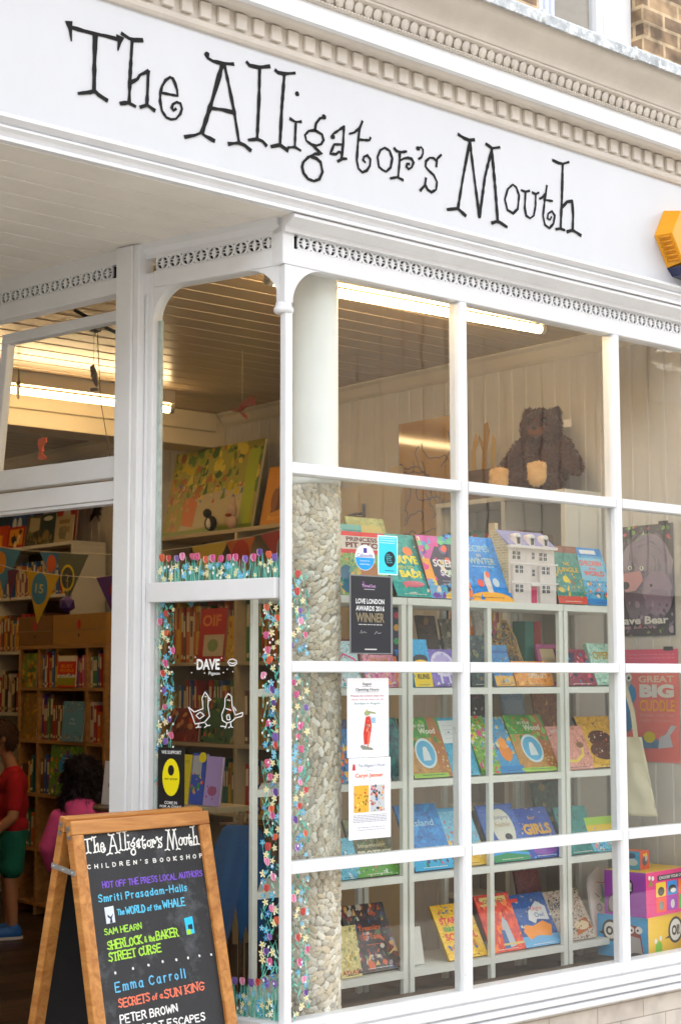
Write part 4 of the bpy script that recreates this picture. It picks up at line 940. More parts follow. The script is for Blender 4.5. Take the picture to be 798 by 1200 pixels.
# chalk lettering. stroke alphabet on a 4 x 6 grid
GL = {'A': '0,0 2,6 4,0|.8,2.2 3.2,2.2', 'B': '0,0 0,6 2.6,5.8 3.2,4.6 2.4,3.3 0,3.1|2.4,3.3 3.6,2 2.8,.2 0,0', 'C': '3.6,5 2.4,6 .8,5.2 0,3 .8,.8 2.4,0 3.7,1', 'D': '0,0 0,6 2,5.8 3.6,4 3.6,2 2,.2 0,0', 'E': '3.4,6 0,6 0,0 3.5,0|0,3.1 2.8,3.1',
 'F': '3.4,6 0,6 0,0|0,3.2 2.7,3.2', 'G': '3.6,5 2.2,6 .6,5 0,3 .7,.8 2.2,0 3.7,.9 3.7,2.6 2.3,2.6', 'H': '0,0 0,6|3.6,0 3.6,6|0,3 3.6,3', 'I': '0,0 0,6', 'J': '2.8,6 2.8,1.2 1.6,0 .2,.8', 'K': '0,0 0,6|3.5,6 0,2.8 3.6,0', 'L': '0,6 0,0 3.2,0', 'M': '0,0 .6,6 2.3,2 4,6 4.6,0', 'N': '0,0 0,6 3.6,0 3.6,6',
 'O': '1.9,6 .5,5 0,3 .5,1 1.9,0 3.3,1 3.8,3 3.3,5 1.9,6', 'P': '0,0 0,6 2.6,5.8 3.3,4.4 2.5,3 0,2.8', 'Q': '1.9,6 .5,5 0,3 .5,1 1.9,0 3.3,1 3.8,3 3.3,5 1.9,6|2.4,1.4 4,-.4', 'R': '0,0 0,6 2.6,5.8 3.3,4.5 2.5,3.1 0,3|1.8,3 3.6,0', 'S': '3.3,5.1 2,6 .4,5.2 .5,3.8 2.8,2.7 3.4,1.4 2.2,0 .2,.8', 'T': '0,6 3.8,6|1.9,6 1.9,0', 'U': '0,6 0,1.6 1.3,0 2.6,.3 3.5,1.8 3.5,6', 'V': '0,6 1.9,0 3.8,6',
 'W': '0,6 1.1,0 2.5,4.4 3.9,0 5,6', 'X': '0,0 3.6,6|0,6 3.6,0', 'Y': '0,6 1.8,3 3.6,6|1.8,3 1.8,0', 'Z': '0,6 3.5,6 0,0 3.6,0', "'": '.4,6 .2,4.8', '-': '0,2.8 1.8,2.8', '&': '3.6,0 .9,4.4 1.2,5.8 2.3,5.6 2.2,4.3 .3,2.2 .5,.4 2,0 3.4,2.2',
 'a': '2.6,3.6 1.2,4 .1,2.6 .2,.8 1.2,0 2.5,1.2|2.6,4 2.6,.6 3,0', 'c': '2.5,3.4 1.3,4 .1,2.4 .5,.5 1.7,0 2.6,.7', 'd': '2.6,3 1.3,3.9 .1,2.4 .4,.5 1.6,.1 2.6,1.3|2.6,6 2.6,0', 'e': '.2,2.1 2.5,2.3 2.2,3.6 1.1,4 .1,2.3 .5,.5 1.6,0 2.6,.6', 'f': '2.2,5.6 1.4,6 .8,5 .8,0|0,3.6 1.9,3.6', 'h': '0,6 0,0|0,2.8 1.4,4 2.4,3 2.4,0',
 'i': '.3,4 .3,0|.3,5.4 .35,5.6', 'l': '.2,6 .2,0', 'm': '0,4 0,0|0,2.9 1,4 1.8,3 1.8,0|1.8,2.9 2.8,4 3.6,3 3.6,0', 'n': '0,4 0,0|0,2.8 1.3,4 2.4,3 2.4,0', 'o': '1.3,4 .2,3 .1,1.2 1.2,0 2.4,1 2.5,2.8 1.3,4', 'r': '.1,4 .1,0|.1,2.6 1,3.9 1.9,3.7', 's': '2,3.4 1,4 .1,3.2 .6,2.2 1.9,1.5 1.8,.3 .8,0 0,.6', 't': '.9,5.6 .9,.6 1.6,0|0,4 1.9,4', 'u': '0,4 .1,.8 1,0 2.3,1.4|2.4,4 2.4,0', '.': '.2,.1 .3,.1'}
def lx(px, py):
    p = FRM.inverted() @ PL(px, py, FRM.translation, FRM.to_3x3().col[2]); return Vector((p.x, p.y))
def chalk(s, a, b, hpx, c, wd, serif=False, ht=None, sp=1.25):
    """text s from photo point a to photo point b (base line)"""
    bm = BM(); A, B = lx(*a), lx(*b); h = (lx(a[0] - hpx * .15, a[1] - hpx) - A).y if ht is None else ht
    ex = (B - A).normalized(); ey = Vector((-ex.y, ex.x)); adv = []; x = 0
    for ch in s:
        if ch == ' ': x += 2.4; continue
        pl = [[tuple(map(float, q.split(','))) for q in st.split()] for st in GL[ch].split('|')]
        w_ = max(p[0] for st in pl for p in st); adv.append((pl, x)); x += w_ + sp
    tot = x - sp; sx = (B - A).length / tot; sy = h / 6
    for pl, x0 in adv:
        jy = random.uniform(-.25, .25); rt = random.uniform(-.05, .05); js = random.uniform(.93, 1.06)
        for st in pl:
            pts = []
            for (u, v) in st:
                u2, v2 = u - rt * v, v * js + jy; p = A + ex * ((x0 + u2) * sx) + ey * (v2 * sy); pts.append((p.x, p.y))
            ribbon(bm, pts, wd, -.0125, -.0112 + random.uniform(0, .0002), 0, None, False, .18)
            if serif:
                for q in (pts[0], pts[-1]): ribbon(bm, [(q[0] - sx * .8, q[1]), (q[0] + sx * .8, q[1])], wd * .8, -.0125, -.0111, 0, None, False, .1)
    part('chalk_lettering', bm, mat(c, .75), panel, FRM)
def cp(x, y): return 60 + x / 3.627, 950 + y / 3.627
random.seed(21)
# shop name: the sign's own letters at board size
allp = [p for S, _ in LETTERS for s in S for p in s]
sx0, sx1 = min(p[0] for p in allp), max(p[0] for p in allp)
A0, B0 = lx(*cp(150, 195)), lx(*cp(642, 148)); ex = (B0 - A0).normalized(); ey = Vector((-ex.y, ex.x)); kx = (B0 - A0).length / (sx1 - sx0)
bm = BM(); zmid = [sum(p[1] for s in S for p in s) / sum(len(s) for s in S) for S, _ in LETTERS]
for S, cl in LETTERS:
    for s in S:
        pts = [(lambda q: (q.x, q.y))(A0 + ex * ((p[0] - sx0) * kx) + ey * ((p[1] - 3.475) * kx * 1.08)) for p in s]
        ribbon(bm, pts, .0046, -.0125, -.0112 + random.uniform(0, .0002), 0, None, cl, .15)
part('chalk_lettering', bm, mat('#eeeeea', .75), panel, FRM)
chalk("CHILDREN'S BOOKSHOP", cp(165, 246), cp(652, 197), 4.8, '#e8e8e4', .0030, sp=5.2)
chalk('HOT OFF THE PRESS LOCAL AUTHORS', cp(230, 328), cp(652, 275), 7.2, '#7a56c8', .0036)
chalk('Smriti Prasadam-Halls', cp(212, 388), cp(586, 338), 8.2, '#5cc3e8', .0040, sp=1.9)
chalk('The', cp(293, 442), cp(322, 438), 6, '#5cc3e8', .0034); chalk('WORLD', cp(330, 440), cp(410, 427), 8.6, '#5cc3e8', .0042); chalk('of the', cp(420, 424), cp(478, 416), 6, '#5cc3e8', .0034); chalk('WHALE', cp(487, 414), cp(580, 400), 9, '#5cc3e8', .0042)
chalk('SAM HEARN', cp(238, 528), cp(395, 500), 7, '#9fd64a', .0038)
chalk('SHERLOCK', cp(252, 590), cp(398, 562), 10, '#a6dc45', .0046, True); chalk('& the', cp(408, 558), cp(452, 550), 6.6, '#a6dc45', .0034); chalk('BAKER', cp(460, 548), cp(550, 530), 10, '#a6dc45', .0046, True)
chalk('STREET CURSE', cp(258, 640), cp(476, 598), 9.6, '#a6dc45', .0046, True)
chalk('Emma Carroll', cp(285, 770), cp(580, 708), 11, '#62b8e6', .0044, sp=2.6)
chalk('SECRETS', cp(300, 836), cp(430, 808), 9.6, '#ee7a5e', .0046, True); chalk('of a', cp(442, 804), cp(485, 795), 6.4, '#ee7a5e', .0036); chalk('SUN KING', cp(494, 796), cp(660, 760), 9.8, '#ee7a5e', .0046, True)
chalk('PETER BROWN', cp(306, 904), cp(548, 852), 9.4, '#ececec', .0046)
chalk('THE WILD ROBOT ESCAPES', cp(180, 985), cp(664, 888), 9, '#ececec', .0044)
ink = Ink()
def bq(pts, c, z=-.0114): prism(ink.bm, [(lx(*cp(*p)).x, lx(*cp(*p)).y) for p in pts], -.0125, z, ink.mi(c))
bq([(236, 410), (274, 402), (283, 472), (246, 480)], '#dfe6f2'); bq([(250, 440), (262, 450), (274, 434), (268, 455), (272, 474), (260, 475), (262, 458), (250, 450)], '#2b3038', -.0111)
part('chalk_drawing', ink.bm, ink.mats(.75), panel, FRM); ink = Ink()
bq([(575, 455), (609, 447), (620, 518), (587, 527)], '#49c3ea'); bq([(590, 485), (608, 478), (612, 500), (594, 505)], '#20303c', -.0111); bq([(584, 508), (600, 500), (606, 522), (588, 526)], '#a8d34a', -.0110)
part('chalk_drawing', ink.bm, ink.mats(.75), panel, FRM)
for x, y in ((283, 688), (358, 669), (424, 655), (484, 640), (542, 632), (592, 624), (640, 615), (690, 610)):
    q = lx(*cp(x, y)); k = x % 3
    bm = BM(); prism(bm, ellipse(q.x, q.y, .0045, .0055, 4 + k, random.random()), -.0125, -.0113); part('chalk_mark', bm, mat('#e4e4e2', .75), panel, FRM)
# ================================================================ DISPLAY BOOKCASES behind the front window
SY = .30; SD = .30
SHZ = [.412, .79, 1.168, 1.545, 1.915]                    # shelf centre heights
unit_paint = mat('#e4e6de', .4, .04, 3, .15, 15)
def bookcase(label, xs, group='white open bookcases in the window'):
    t = thing('display_bookcase', label, 'bookcase', T((xs[0] + xs[-1]) / 2, SY + SD / 2, .02), group)
    for x in xs:
        for ya in ((SY,) if x < .1 else (SY, SY + SD - .022)):
            bm = BM(); box(bm, (x - .0125, ya, .02), (x + .0125, ya + .022, 1.90), 0, None, .002); part('post', bm, unit_paint, t)
    for z in SHZ[:-1]:
        for a, b in zip(xs[:-1], xs[1:]):
            bm = BM(); cut = .25 if a < .1 else 0
            prism(bm, [(a + .0126, SY + .001), (b - .0126, SY + .001), (b - .0126, SY + SD - .001), (a + .0126 + cut, SY + SD - .001)], z - .014, z + .014); part('shelf', bm, unit_paint, t)
    bm = BM(); cut = .25 if xs[0] < .1 else 0; prism(bm, [(xs[0] - .0157, SY - .002), (xs[-1] + .0157, SY - .002), (xs[-1] + .0157, SY + SD), (xs[0] - .0157 + cut, SY + SD)], 1.9005, 1.93); part('top_shelf', bm, unit_paint, t)
    return t
bookcase('white open bookcase behind the pebbled column', [.085, .475, .85])
bookcase('white open bookcase in the middle of the front window', [.886, 1.352, 1.812])
bookcase('white open bookcase at the right end of the front window', [1.846, 2.235])
# window floor
bm = BM(); box(bm, (-.02, .07, .30), (XR - .01, .28, .345), 0); box(bm, (-.02, .2801, .28), (XR - .01, .75, .30), 0)
solo('window_ledge', bm, wood('#4a3a2c', '#66513c', .6, .6, 0), 'brown wooden ledge along the foot of the display window', 'ledge', origin=(1.2, .2, .3))

# ---------------------------------------------------------------- leaning picture books
def tint(c, seed):
    c = vivid(c)
    rgb = [int(c[i:i + 2], 16) for i in (1, 3, 5)]
    f = lambda k, o: '#' + ''.join('%02x' % max(0, min(255, int(v * k + o))) for v in rgb)
    return art([f(.80, 0), c, f(.92, 6), f(1.0, 16), f(.9, -6)], 22, seed % 17, .32, 2.0)
def lean_book(label, BL, BR, TL, z, color, spec, th=.012, Y=.325, bgm=None, name='picture_book', cat='book', spine=None, group='picture books leaning in the window display', h=None, rough=.35):
    p0 = PY(*BL, Y); p1 = PY(*BR, Y); wd = abs(p1.x - p0.x)
    q = PX(*TL, p0.x); dz = q.z - z; dy = min(max(q.y - Y, .05 * dz), .62 * dz); ht = math.hypot(dy, dz)
    if h: ht = h
    nrm = math.hypot(dy, dz); up = Vector((0, dy / nrm, dz / nrm))
    M = frame((p0.x, Y, z + up.y * th + .001), (1, 0, 0), up)
    t = thing(name, label, cat, M, group)
    b = .002
    bm = BM(); box(bm, (0, 0, -.0016), (wd, ht, 0), 0, None, .0006); box(bm, (0, 0, -th), (wd, ht, -th + .0016), 1); box(bm, (0, 0, -th + .0017), (.0016, ht, -.0017), 1)
    part('cover', bm, [bgm if bgm else tint(color, len(label)), mat(spine or color, .4)], t, M)
    bm = BM(); box(bm, (.002, .004, -th + .0018), (wd - .004, ht - .004, -.0018)); part('pages', bm, mat('#e9e4d6', .8), t, M)
    rgb = [int(color[i:i + 2], 16) for i in (1, 3, 5)]; tn = lambda k, o: '#' + ''.join('%02x' % max(0, min(255, int(v * k + o))) for v in rgb)
    lt = sum(rgb) > 380
    pre = [('s', 34, [tn(.8, 0), tn(1, 26), tn(.9, 10), tn(.7, 0)], .009, 0, 0, 1, 1)]; post_ = [('w', .22, .025, .8, .035, '#3a3a3a' if lt else '#efe9dc', 1, .0026)]
    if spec is not None: printed(t, pre + spec + post_, wd, ht, M, rough)
    return t, M, wd, ht
Z1, Z2, Z3, Z4, Z5 = [z + .0145 for z in SHZ]
Z5t = 1.9305
B = lean_book
# top of the bookcases
B('teal backed book behind the pit stop book', (401, 693), (432, 694), (392, 614), Z5t, '#4f9c95', [('r', 0, .93, 1, 1, '#7fb8b2')], Y=.40)
B('red topped picture book with maroon capitals beside the column', (399, 695), (458, 697), (391, 622), Z5t, '#9dbb7c', [('r', 0, .93, 1, 1, '#d8323c'), ('r', 0, .72, 1, .93, '#f1e9e4'), ('r', 0, .655, 1, .72, '#cf3540'), ('s', 60, ['#b9c98a', '#6fa391', '#e3c47a', '#8a9f5a', '#d9a86a'], .02, 0, 0, 1, .64), ('e', .17, .25, .16, .22, '#2f6a86'), ('e', .62, .35, .17, .25, '#b57f52'), ('t', 'PRINCESS', .22, .845, .84, .915, '#6b2430', .03), ('t', 'PIT STOP', .2, .745, .96, .83, '#6b2430', .04)])
B('teal picture book with large yellow question lettering', (466, 696), (509, 698), (440, 626), Z5t, '#2f9c98', [('s', 40, ['#1f7f80', '#e7e2d6', '#4bb3ac', '#d98a5a', '#26706f'], .012, .02, .02, .98, .98), ('t', 'YOU', .16, .80, .5, .88, '#d8d94c', .03), ('e', .70, .73, .13, .07, '#e8884a'), ('t', "YOU'VE", .05, .52, .88, .66, '#e6dc3e', .05), ('t', 'BEEN SO', .2, .44, .7, .49, '#cfd64f', .01), ('t', 'BAD?', .28, .30, .86, .42, '#e9dc38', .05), ('e', .55, .20, .3, .05, '#c87a8a'), ('t', 'with', .35, .04, .55, .08, '#e8efee', .02)], spine='#1c2a2c')
B('multicoloured science book with a navy badge', (506, 697), (556, 701), (486, 628), Z5t, '#e48b4a', [('r', 0, .62, .5, 1, '#c85fa8'), ('r', .5, .6, 1, 1, '#5fae8d'), ('r', 0, .3, .45, .62, '#e7a83f'), ('r', 0, 0, .45, .3, '#7fb2d8'), ('r', .45, 0, 1, .28, '#e0803e'), ('s', 90, ['#e9c84a', '#d8509a', '#58a0d0', '#f0e4d4', '#e06a38', '#7fc08a', '#7a4ea0'], .02, 0, 0, 1, 1), ('p', [(.22, .18), (.5, .08), (.95, .18), (1, .6), (.85, .88), (.42, .88), (.18, .6)], '#2a2340'), ('e', .55, .78, .09, .07, '#6b5f86'), ('t', 'SCIENCE', .24, .50, .98, .62, '#f2f0f2', .03), ('t', 'SQUAD', .36, .34, .92, .46, '#f2f0f2', .03), ('w', .35, .22, .85, .27, '#b9b4c6', 2, .003)], spine='#1d1a26')
B('bright blue recipe book with a yellow hill along the bottom', (543, 700), (604, 702), (520, 628), Z5t, '#1f8ad6', [('s', 50, ['#2f9ae2', '#1778c4', '#56b2ec', '#3fa4e4'], .02, 0, 0, 1, 1), ('e', .55, 0, .42, .13, '#e8b23a'), ('t', 'RECIPES', .3, .76, .78, .86, '#a9cfe0', .02), ('t', 'in', .5, .68, .58, .73, '#c9d6c0', .02), ('t', 'WINTER', .32, .56, .82, .66, '#b9d4d4', .02), ('w', .35, .5, .8, .52, '#d9e8f2', 1, .003), ('p', [(.52, .12), (.62, .12), (.62, .42), (.55, .45), (.5, .3)], '#e6ddd8'), ('e', .42, .26, .06, .06, '#d8543e'), ('e', .72, .28, .06, .07, '#c9dbe6'), ('e', .6, .4, .04, .05, '#e0745a'), ('r', 0, .05, .12, .38, '#7ab84a'), ('r', 0, .38, .08, .5, '#e0533c')], th=.014, spine='#156cb0')
B('teal and gold adventure book with a red band at its foot', (655, 704), (689, 706), (640, 640), Z5t, '#3f8a80', [('r', 0, 0, 1, .13, '#c6492e'), ('r', 0, .88, 1, 1, '#7a4a34'), ('s', 70, ['#c7b24a', '#d8c05a', '#5a9a8a', '#2f6a64', '#8a6a3a'], .012, 0, .12, 1, .55), ('t', 'THE', .4, .66, .62, .72, '#d8b94a', .02), ('t', 'JUNGLE', .16, .52, .9, .63, '#d8b94a', .03), ('e', .4, .42, .1, .06, '#e8d24a')], th=.02, spine='#5a3226')
B('light blue picture book with a crowd of children on its cover', (690, 706), (727, 709), (665, 642), Z5t, '#6ab4dc', [('r', 0, .86, 1, 1, '#3f8fca'), ('r', .3, .89, .8, .96, '#eff2f4'), ('r', .06, .42, .9, .82, '#9fd2ea'), ('t', 'CHILDREN', .16, .68, .86, .77, '#e2644a', .03), ('t', 'of the', .4, .61, .62, .66, '#e2644a', .02), ('t', 'WORLD', .2, .5, .84, .59, '#e2644a', .03), ('s', 50, ['#d84f3e', '#f0a23a', '#2f6aa8', '#3a9a5a', '#f2e8dc', '#6a4a36'], .012, .05, .12, .95, .46), ('r', 0, 0, 1, .1, '#2f86c6')])
# second shelf
B('white and turquoise fairy book with a pink swirl low beside the column', (397, 806), (425, 807), (388, 752), Z4, '#cfe6ea', [('l', [(.05, .5), (.4, .72), (.85, .6), (1, .4)], '#e05a92', .008), ('s', 24, ['#5fc3d0', '#e77fb0', '#f2f4f6', '#8fd0da'], .012, 0, 0, 1, .5)])
B('pink unicorn book half hidden behind the white notices', (430, 807), (466, 807), (424, 768), Z4, '#e8a6b6', [('s', 40, ['#f0d49a', '#c86aa4', '#8fb0e0', '#f4efe6', '#f2a24a'], .014, 0, 0, 1, .6), ('t', 'THE LION', .2, .78, .8, .9, '#c4903a', .02)])
B('orange and blue book next to the divided uprights', (446, 807), (470, 807), (440, 770), Z4, '#f08a3a', [('s', 24, ['#3f6fb4', '#f6b05a', '#e8662e'], .012, 0, 0, 1, 1)], Y=.36)
B('sky blue and yellow book of a big round creature on the second shelf', (487, 807), (508, 807), (478, 750), Z4, '#3fa9d8', [('p', [(0, 0), (1, 0), (1, .36), (.5, .48), (0, .34)], '#e3c928'), ('e', .5, .58, .42, .1, '#1d2a34'), ('e', .5, .47, .45, .1, '#f0c62e'), ('t', 'RUNS', .2, .16, .85, .27, '#2a2616', .03)])
B('lilac book with a white swirling oval on its cover', (509, 807), (541, 807), (498, 762), Z4, '#7a63ae', [('e', .5, .6, .42, .34, '#d9d2e6'), ('e', .5, .6, .34, .26, '#b7aad2'), ('s', 30, ['#e9e4f0', '#5f4a94', '#9a86c4'], .012, .05, 0, .95, .9), ('r', .3, .08, .38, .5, '#dcd4e8'), ('r', .6, .08, .66, .5, '#dcd4e8')])
B('dark green forest book partly hidden by the second mullion', (553, 806), (576, 806), (543, 745), Z4, '#3a4a4e', [('s', 36, ['#5a6f66', '#22302f', '#7a8a5a', '#8a7a5a'], .014, 0, 0, 1, 1)], Y=.36)
B('blue seaside storybook lying in front of the brown cut-out', (582, 806), (604, 806), (570, 757), Z4, '#4a86b6', [('r', 0, .0, 1, .25, '#d9ad5a'), ('r', 0, .8, 1, .86, '#2c5f94'), ('s', 30, ['#8ab8d2', '#e2c47a', '#5a7a8a'], .012, 0, 0, 1, .7)], Y=.33)
B('orange savanna picture book lying below the cut-out', (606, 806), (650, 806), (598, 776), Z4, '#dc9636', [('s', 40, ['#e8b454', '#a8622a', '#f0c878', '#c87a2a'], .014, 0, 0, 1, 1), ('t', 'OPEN SKY', .35, .3, .85, .5, '#f4e8d4', .02)], Y=.345)
B('dark red and blue book on the right end of the second shelf', (666, 806), (700, 806), (650, 762), Z4, '#8a3448', [('s', 50, ['#3f8aa8', '#d8607a', '#2c2c44', '#e09aa0'], .014, 0, 0, 1, .9), ('p', [(.1, .5), (.5, .66), (.6, .9), (.1, .9)], '#38304a')], spine='#2c2a36')
B('mint green book with ornate golden lettering on the second shelf', (700, 806), (728, 806), (686, 756), Z4, '#bfe0cf', [('t', 'OPEN', .12, .62, .9, .80, '#b89a4a', .03), ('s', 16, ['#d8c27a', '#a8cdbc'], .006, .1, .5, .9, .95), ('t', 'HOUSE', .2, .42, .8, .52, '#c4b070', .01), ('w', .2, .15, .8, .32, '#9fc4b4', 3, .002)], th=.022, spine='#9cc4b2')
# third shelf
B('yellow and blue picture book beside the column on the third shelf', (398, 917), (428, 918), (384, 845), Z3, '#3f7fb4', [('s', 30, ['#f2c23a', '#f6d65a', '#e0862e', '#d85a4a'], .02, 0, 0, .8, .6), ('r', 0, .85, 1, 1, '#3a3f5c')])
B('dark teal book behind the middle uprights on the third shelf', (461, 918), (484, 918), (440, 843), Z3, '#1f5f63', [('s', 20, ['#2c7a78', '#194a4e', '#3f8f84'], .02, 0, 0, 1, 1)], spine='#173f42')
WOOD = [('r', 0, .66, 1, 1, '#4f8f3e'), ('s', 60, ['#6aa84a', '#3f7a34', '#8abf5a', '#a9803f', '#5f9a44'], .018, 0, .55, 1, 1), ('p', [(.72, .0), (1, 0), (1, .68), (.9, 1), (.7, 1)], '#a9713c'), ('r', 0, 0, .9, .07, '#9cc24a'), ('t', 'in the', .3, .83, .62, .9, '#f2ecd8', .01), ('t', 'Wood', .42, .72, .85, .82, '#f4eede', .03), ('e', .46, .40, .27, .25, '#e4f0f2'), ('e', .46, .40, .23, .21, '#6fb4d4'), ('p', [(.36, .28), (.56, .28), (.54, .42), (.46, .5), (.38, .42)], '#e8eef0'), ('e', .46, .46, .06, .05, '#f2f2ee'), ('s', 16, ['#c9ab4a', '#e8dcae'], .008, .7, .1, .98, .5)]
B('green woodland book with a blue oval, left of the white animal card', (486, 919), (531, 917), (466, 843), Z3, '#b98d4a', WOOD, spine='#3c6b30')
B('pale blue book with a white panel and a brown animal', (528, 917), (563, 914), (507, 843), Z3, '#5fb0cc', [('r', .08, .56, .98, .95, '#eceff0'), ('w', .2, .64, .85, .86, '#b8bfc4', 4, .002), ('p', [(.3, .08), (.72, .08), (.82, .4), (.72, .54), (.5, .44), (.34, .36)], '#7a4a36'), ('e', .74, .5, .12, .08, '#8a5842')], spine='#2f3a40')
B('confetti pink and green picture book right of the second mullion', (566, 913), (590, 911), (540, 841), Z3, '#86b54a', [('s', 90, ['#e56a9a', '#f2e24a', '#4fa0d0', '#d84a4a', '#f0f0e4', '#5a9a3a'], .014, 0, 0, 1, 1)], spine='#58a04a')
B('blue and yellow book with a ginger cat on its cover', (588, 911), (616, 910), (562, 842), Z3, '#5fa6d0', [('s', 40, ['#e8c24a', '#d4d8d6', '#7a9ab0', '#f0e0b0', '#6a6a6a'], .018, 0, .3, 1, 1), ('e', .5, .36, .24, .16, '#e0902e'), ('e', .5, .52, .16, .1, '#f0a33a'), ('r', 0, 0, 1, .12, '#3a8ac0')], spine='#2c5f86')
B('green woodland book with a blue oval, above the fourth shelf girls book', (613, 910), (657, 908), (588, 840), Z3, '#b98d4a', WOOD, spine='#3c6b30')
B('pale pink book with a yellow banana on its cover', (656, 908), (698, 905), (638, 853), Z3, '#e3aa9c', [('l', [(.3, .2), (.55, .18), (.78, .32), (.82, .5)], '#f0dc7a', .014), ('e', .78, .55, .1, .07, '#8a6a4a'), ('t', 'MY', .1, .84, .3, .92, '#f2dcd4', .02)])
B('mustard yellow book with rows of painted faces', (696, 905), (735, 902), (672, 842), Z3, '#e0b64e', [('e', .5, .55, .34, .17, '#4a2c20'), ('e', .5, .32, .40, .18, '#5a3626'), ('s', 40, ['#e2a884', '#c98460', '#f0e4d8', '#c24a3a', '#2c201c'], .007, .16, .18, .86, .68), ('t', 'AND', .12, .80, .35, .86, '#b28a2c', .01)], spine='#2c2420', th=.016)
# fourth shelf
B('light blue house book low beside the column on the fourth shelf', (398, 1034), (424, 1032), (386, 985), Z2, '#7cc4dc', [('s', 20, ['#eef4f6', '#4a9cc4', '#b4dcea'], .014, 0, 0, 1, .7)])
B('olive nature book with white block capitals under the notices', (420, 1033), (470, 1029), (401, 962), Z2, '#5a5a34', [('s', 90, ['#7a7a44', '#44442a', '#94804a', '#6a8a4a'], .016, 0, 0, 1, 1), ('t', 'Imagining', .18, .47, .82, .56, '#d8ceb0', .02), ('t', 'PROTECT', .14, .32, .92, .44, '#efe9d6', .04), ('r', 0, 0, 1, .22, '#6ba04a'), ('s', 24, ['#e0e8d8', '#d06a8a', '#3f7a44'], .008, 0, .0, 1, .24)], spine='#2c3020')
B('deep blue seaside book fading to palms at its foot', (487, 1030), (535, 1025), (461, 946), Z2, '#1f7fc0', [('s', 60, ['#2a90d0', '#1a6fb0', '#36a2dc'], .02, 0, .3, 1, 1), ('r', 0, 0, 1, .3, '#2fa6cc'), ('s', 30, ['#1a4a6a', '#1f6a5a', '#c85a8a', '#3fb0c8'], .014, 0, 0, 1, .3), ('t', 'Island', .3, .66, .8, .76, '#bfe2f2', .01)], spine='#175f94')
B('sandy yellow beach book left of the second mullion', (531, 1024), (573, 1017), (506, 950), Z2, '#8cc6e0', [('p', [(0, 0), (1, 0), (1, .4), (.5, .3), (0, .5)], '#e6c35a'), ('s', 50, ['#f0e4c0', '#6aa8c8', '#d88a4a', '#e8d68a', '#c85a4a'], .009, 0, 0, 1, .8), ('r', 0, .94, 1, 1, '#5aa4cc')], spine='#c79a2e')
B('dark blue book with a white oval panel and a black bird', (580, 1017), (622, 1011), (556, 946), Z2, '#2c5aa6', [('e', .56, .58, .30, .34, '#dfdccf'), ('t', 'Johnny', .38, .72, .78, .80, '#6a5a8a', .0), ('t', 'Feather', .36, .60, .78, .68, '#b08a5a', .0), ('e', .62, .42, .1, .06, '#2a2a30'), ('r', 0, 0, 1, .2, '#2f8a5a'), ('l', [(0, .13), (.4, .17), (1, .1)], '#58a8d8', .012)], spine='#1c3f7a')
B('royal blue book with gold capitals on the fourth shelf', (622, 1012), (662, 1007), (598, 950), Z2, '#2350a4', [('s', 40, ['#e0b24a', '#3f7ad0', '#f0e6d4', '#d85a6a', '#58b4e0'], .008, 0, 0, 1, 1), ('t', 'for', .36, .76, .58, .84, '#e8c25a', .0), ('t', 'GIRLS', .12, .46, .90, .68, '#e2b453', .05), ('e', .5, .14, .34, .09, '#8a5aa8')], spine='#183a78')
B('plain dark teal book with speckles on the fourth shelf', (665, 1008), (702, 1004), (647, 948), Z2, '#2f7f7a', [('s', 24, ['#3f948c', '#276a66', '#7ab4a8'], .008, 0, 0, 1, 1)], spine='#1f5a58')
B('small pastel landscape book at the right end of the fourth shelf', (696, 1004), (732, 1000), (683, 960), Z2, '#7fc0dc', [('r', 0, .6, 1, .78, '#e0c34e'), ('r', 0, .78, 1, 1, '#a8c85a'), ('s', 40, ['#f0a0a0', '#58a8d0', '#8abf5a', '#f2e4c0'], .010, 0, 0, 1, .6)])
# bottom shelf
B('pale yellow book with red capitals beside the column on the bottom shelf', (401, 1159), (425, 1156), (392, 1088), Z1, '#e4d9a2', [('s', 14, ['#d2c07a', '#c8b06a', '#8aa07a'], .012, 0, .2, 1, 1), ('t', 'ATLAS', .05, .06, .85, .14, '#b0402e', .02)])
B('dark storybook with orange lettering and crowded jewel coloured figures', (421, 1154), (472, 1145), (397, 1067), Z1, '#3a2c2c', [('s', 150, ['#7a3a2c', '#c8683a', '#e0b87a', '#5f7a5a', '#a8a0a8', '#8a2f34', '#d8d0c4', '#4a5a7a', '#2a1e20'], .017, 0, 0, 1, 1), ('p', [(.2, .25), (.75, .22), (.82, .72), (.25, .78)], '#2a2026'), ('t', 'Treasury', .26, .58, .78, .67, '#d8783a', .02), ('t', 'of Tales', .32, .46, .74, .55, '#d8783a', .02), ('w', .35, .36, .7, .38, '#c9703a', 1, .003)], th=.03, spine='#1e1618')
B('bright yellow school book with multicoloured letters', (527, 1136), (572, 1129), (503, 1064), Z1, '#f0c32a', [('s', 26, ['#8a8f9a', '#e8b41e', '#4a6a8a', '#b07a2a'], .010, .05, .84, .95, .96), ('t', 'STARTING', .1, .64, .92, .76, '#d8433a', .04), ('t', 'at', .22, .5, .42, .6, '#3f9a4a', .03), ('e', .18, .55, .06, .05, '#8a9a3a'), ('t', 'SCHOOL', .1, .34, .92, .47, '#d8503a', .04), ('s', 20, ['#3a6aa8', '#3f9a5a', '#8a6a9a', '#c88a2a'], .012, .1, .16, .9, .28)], spine='#b8901a')
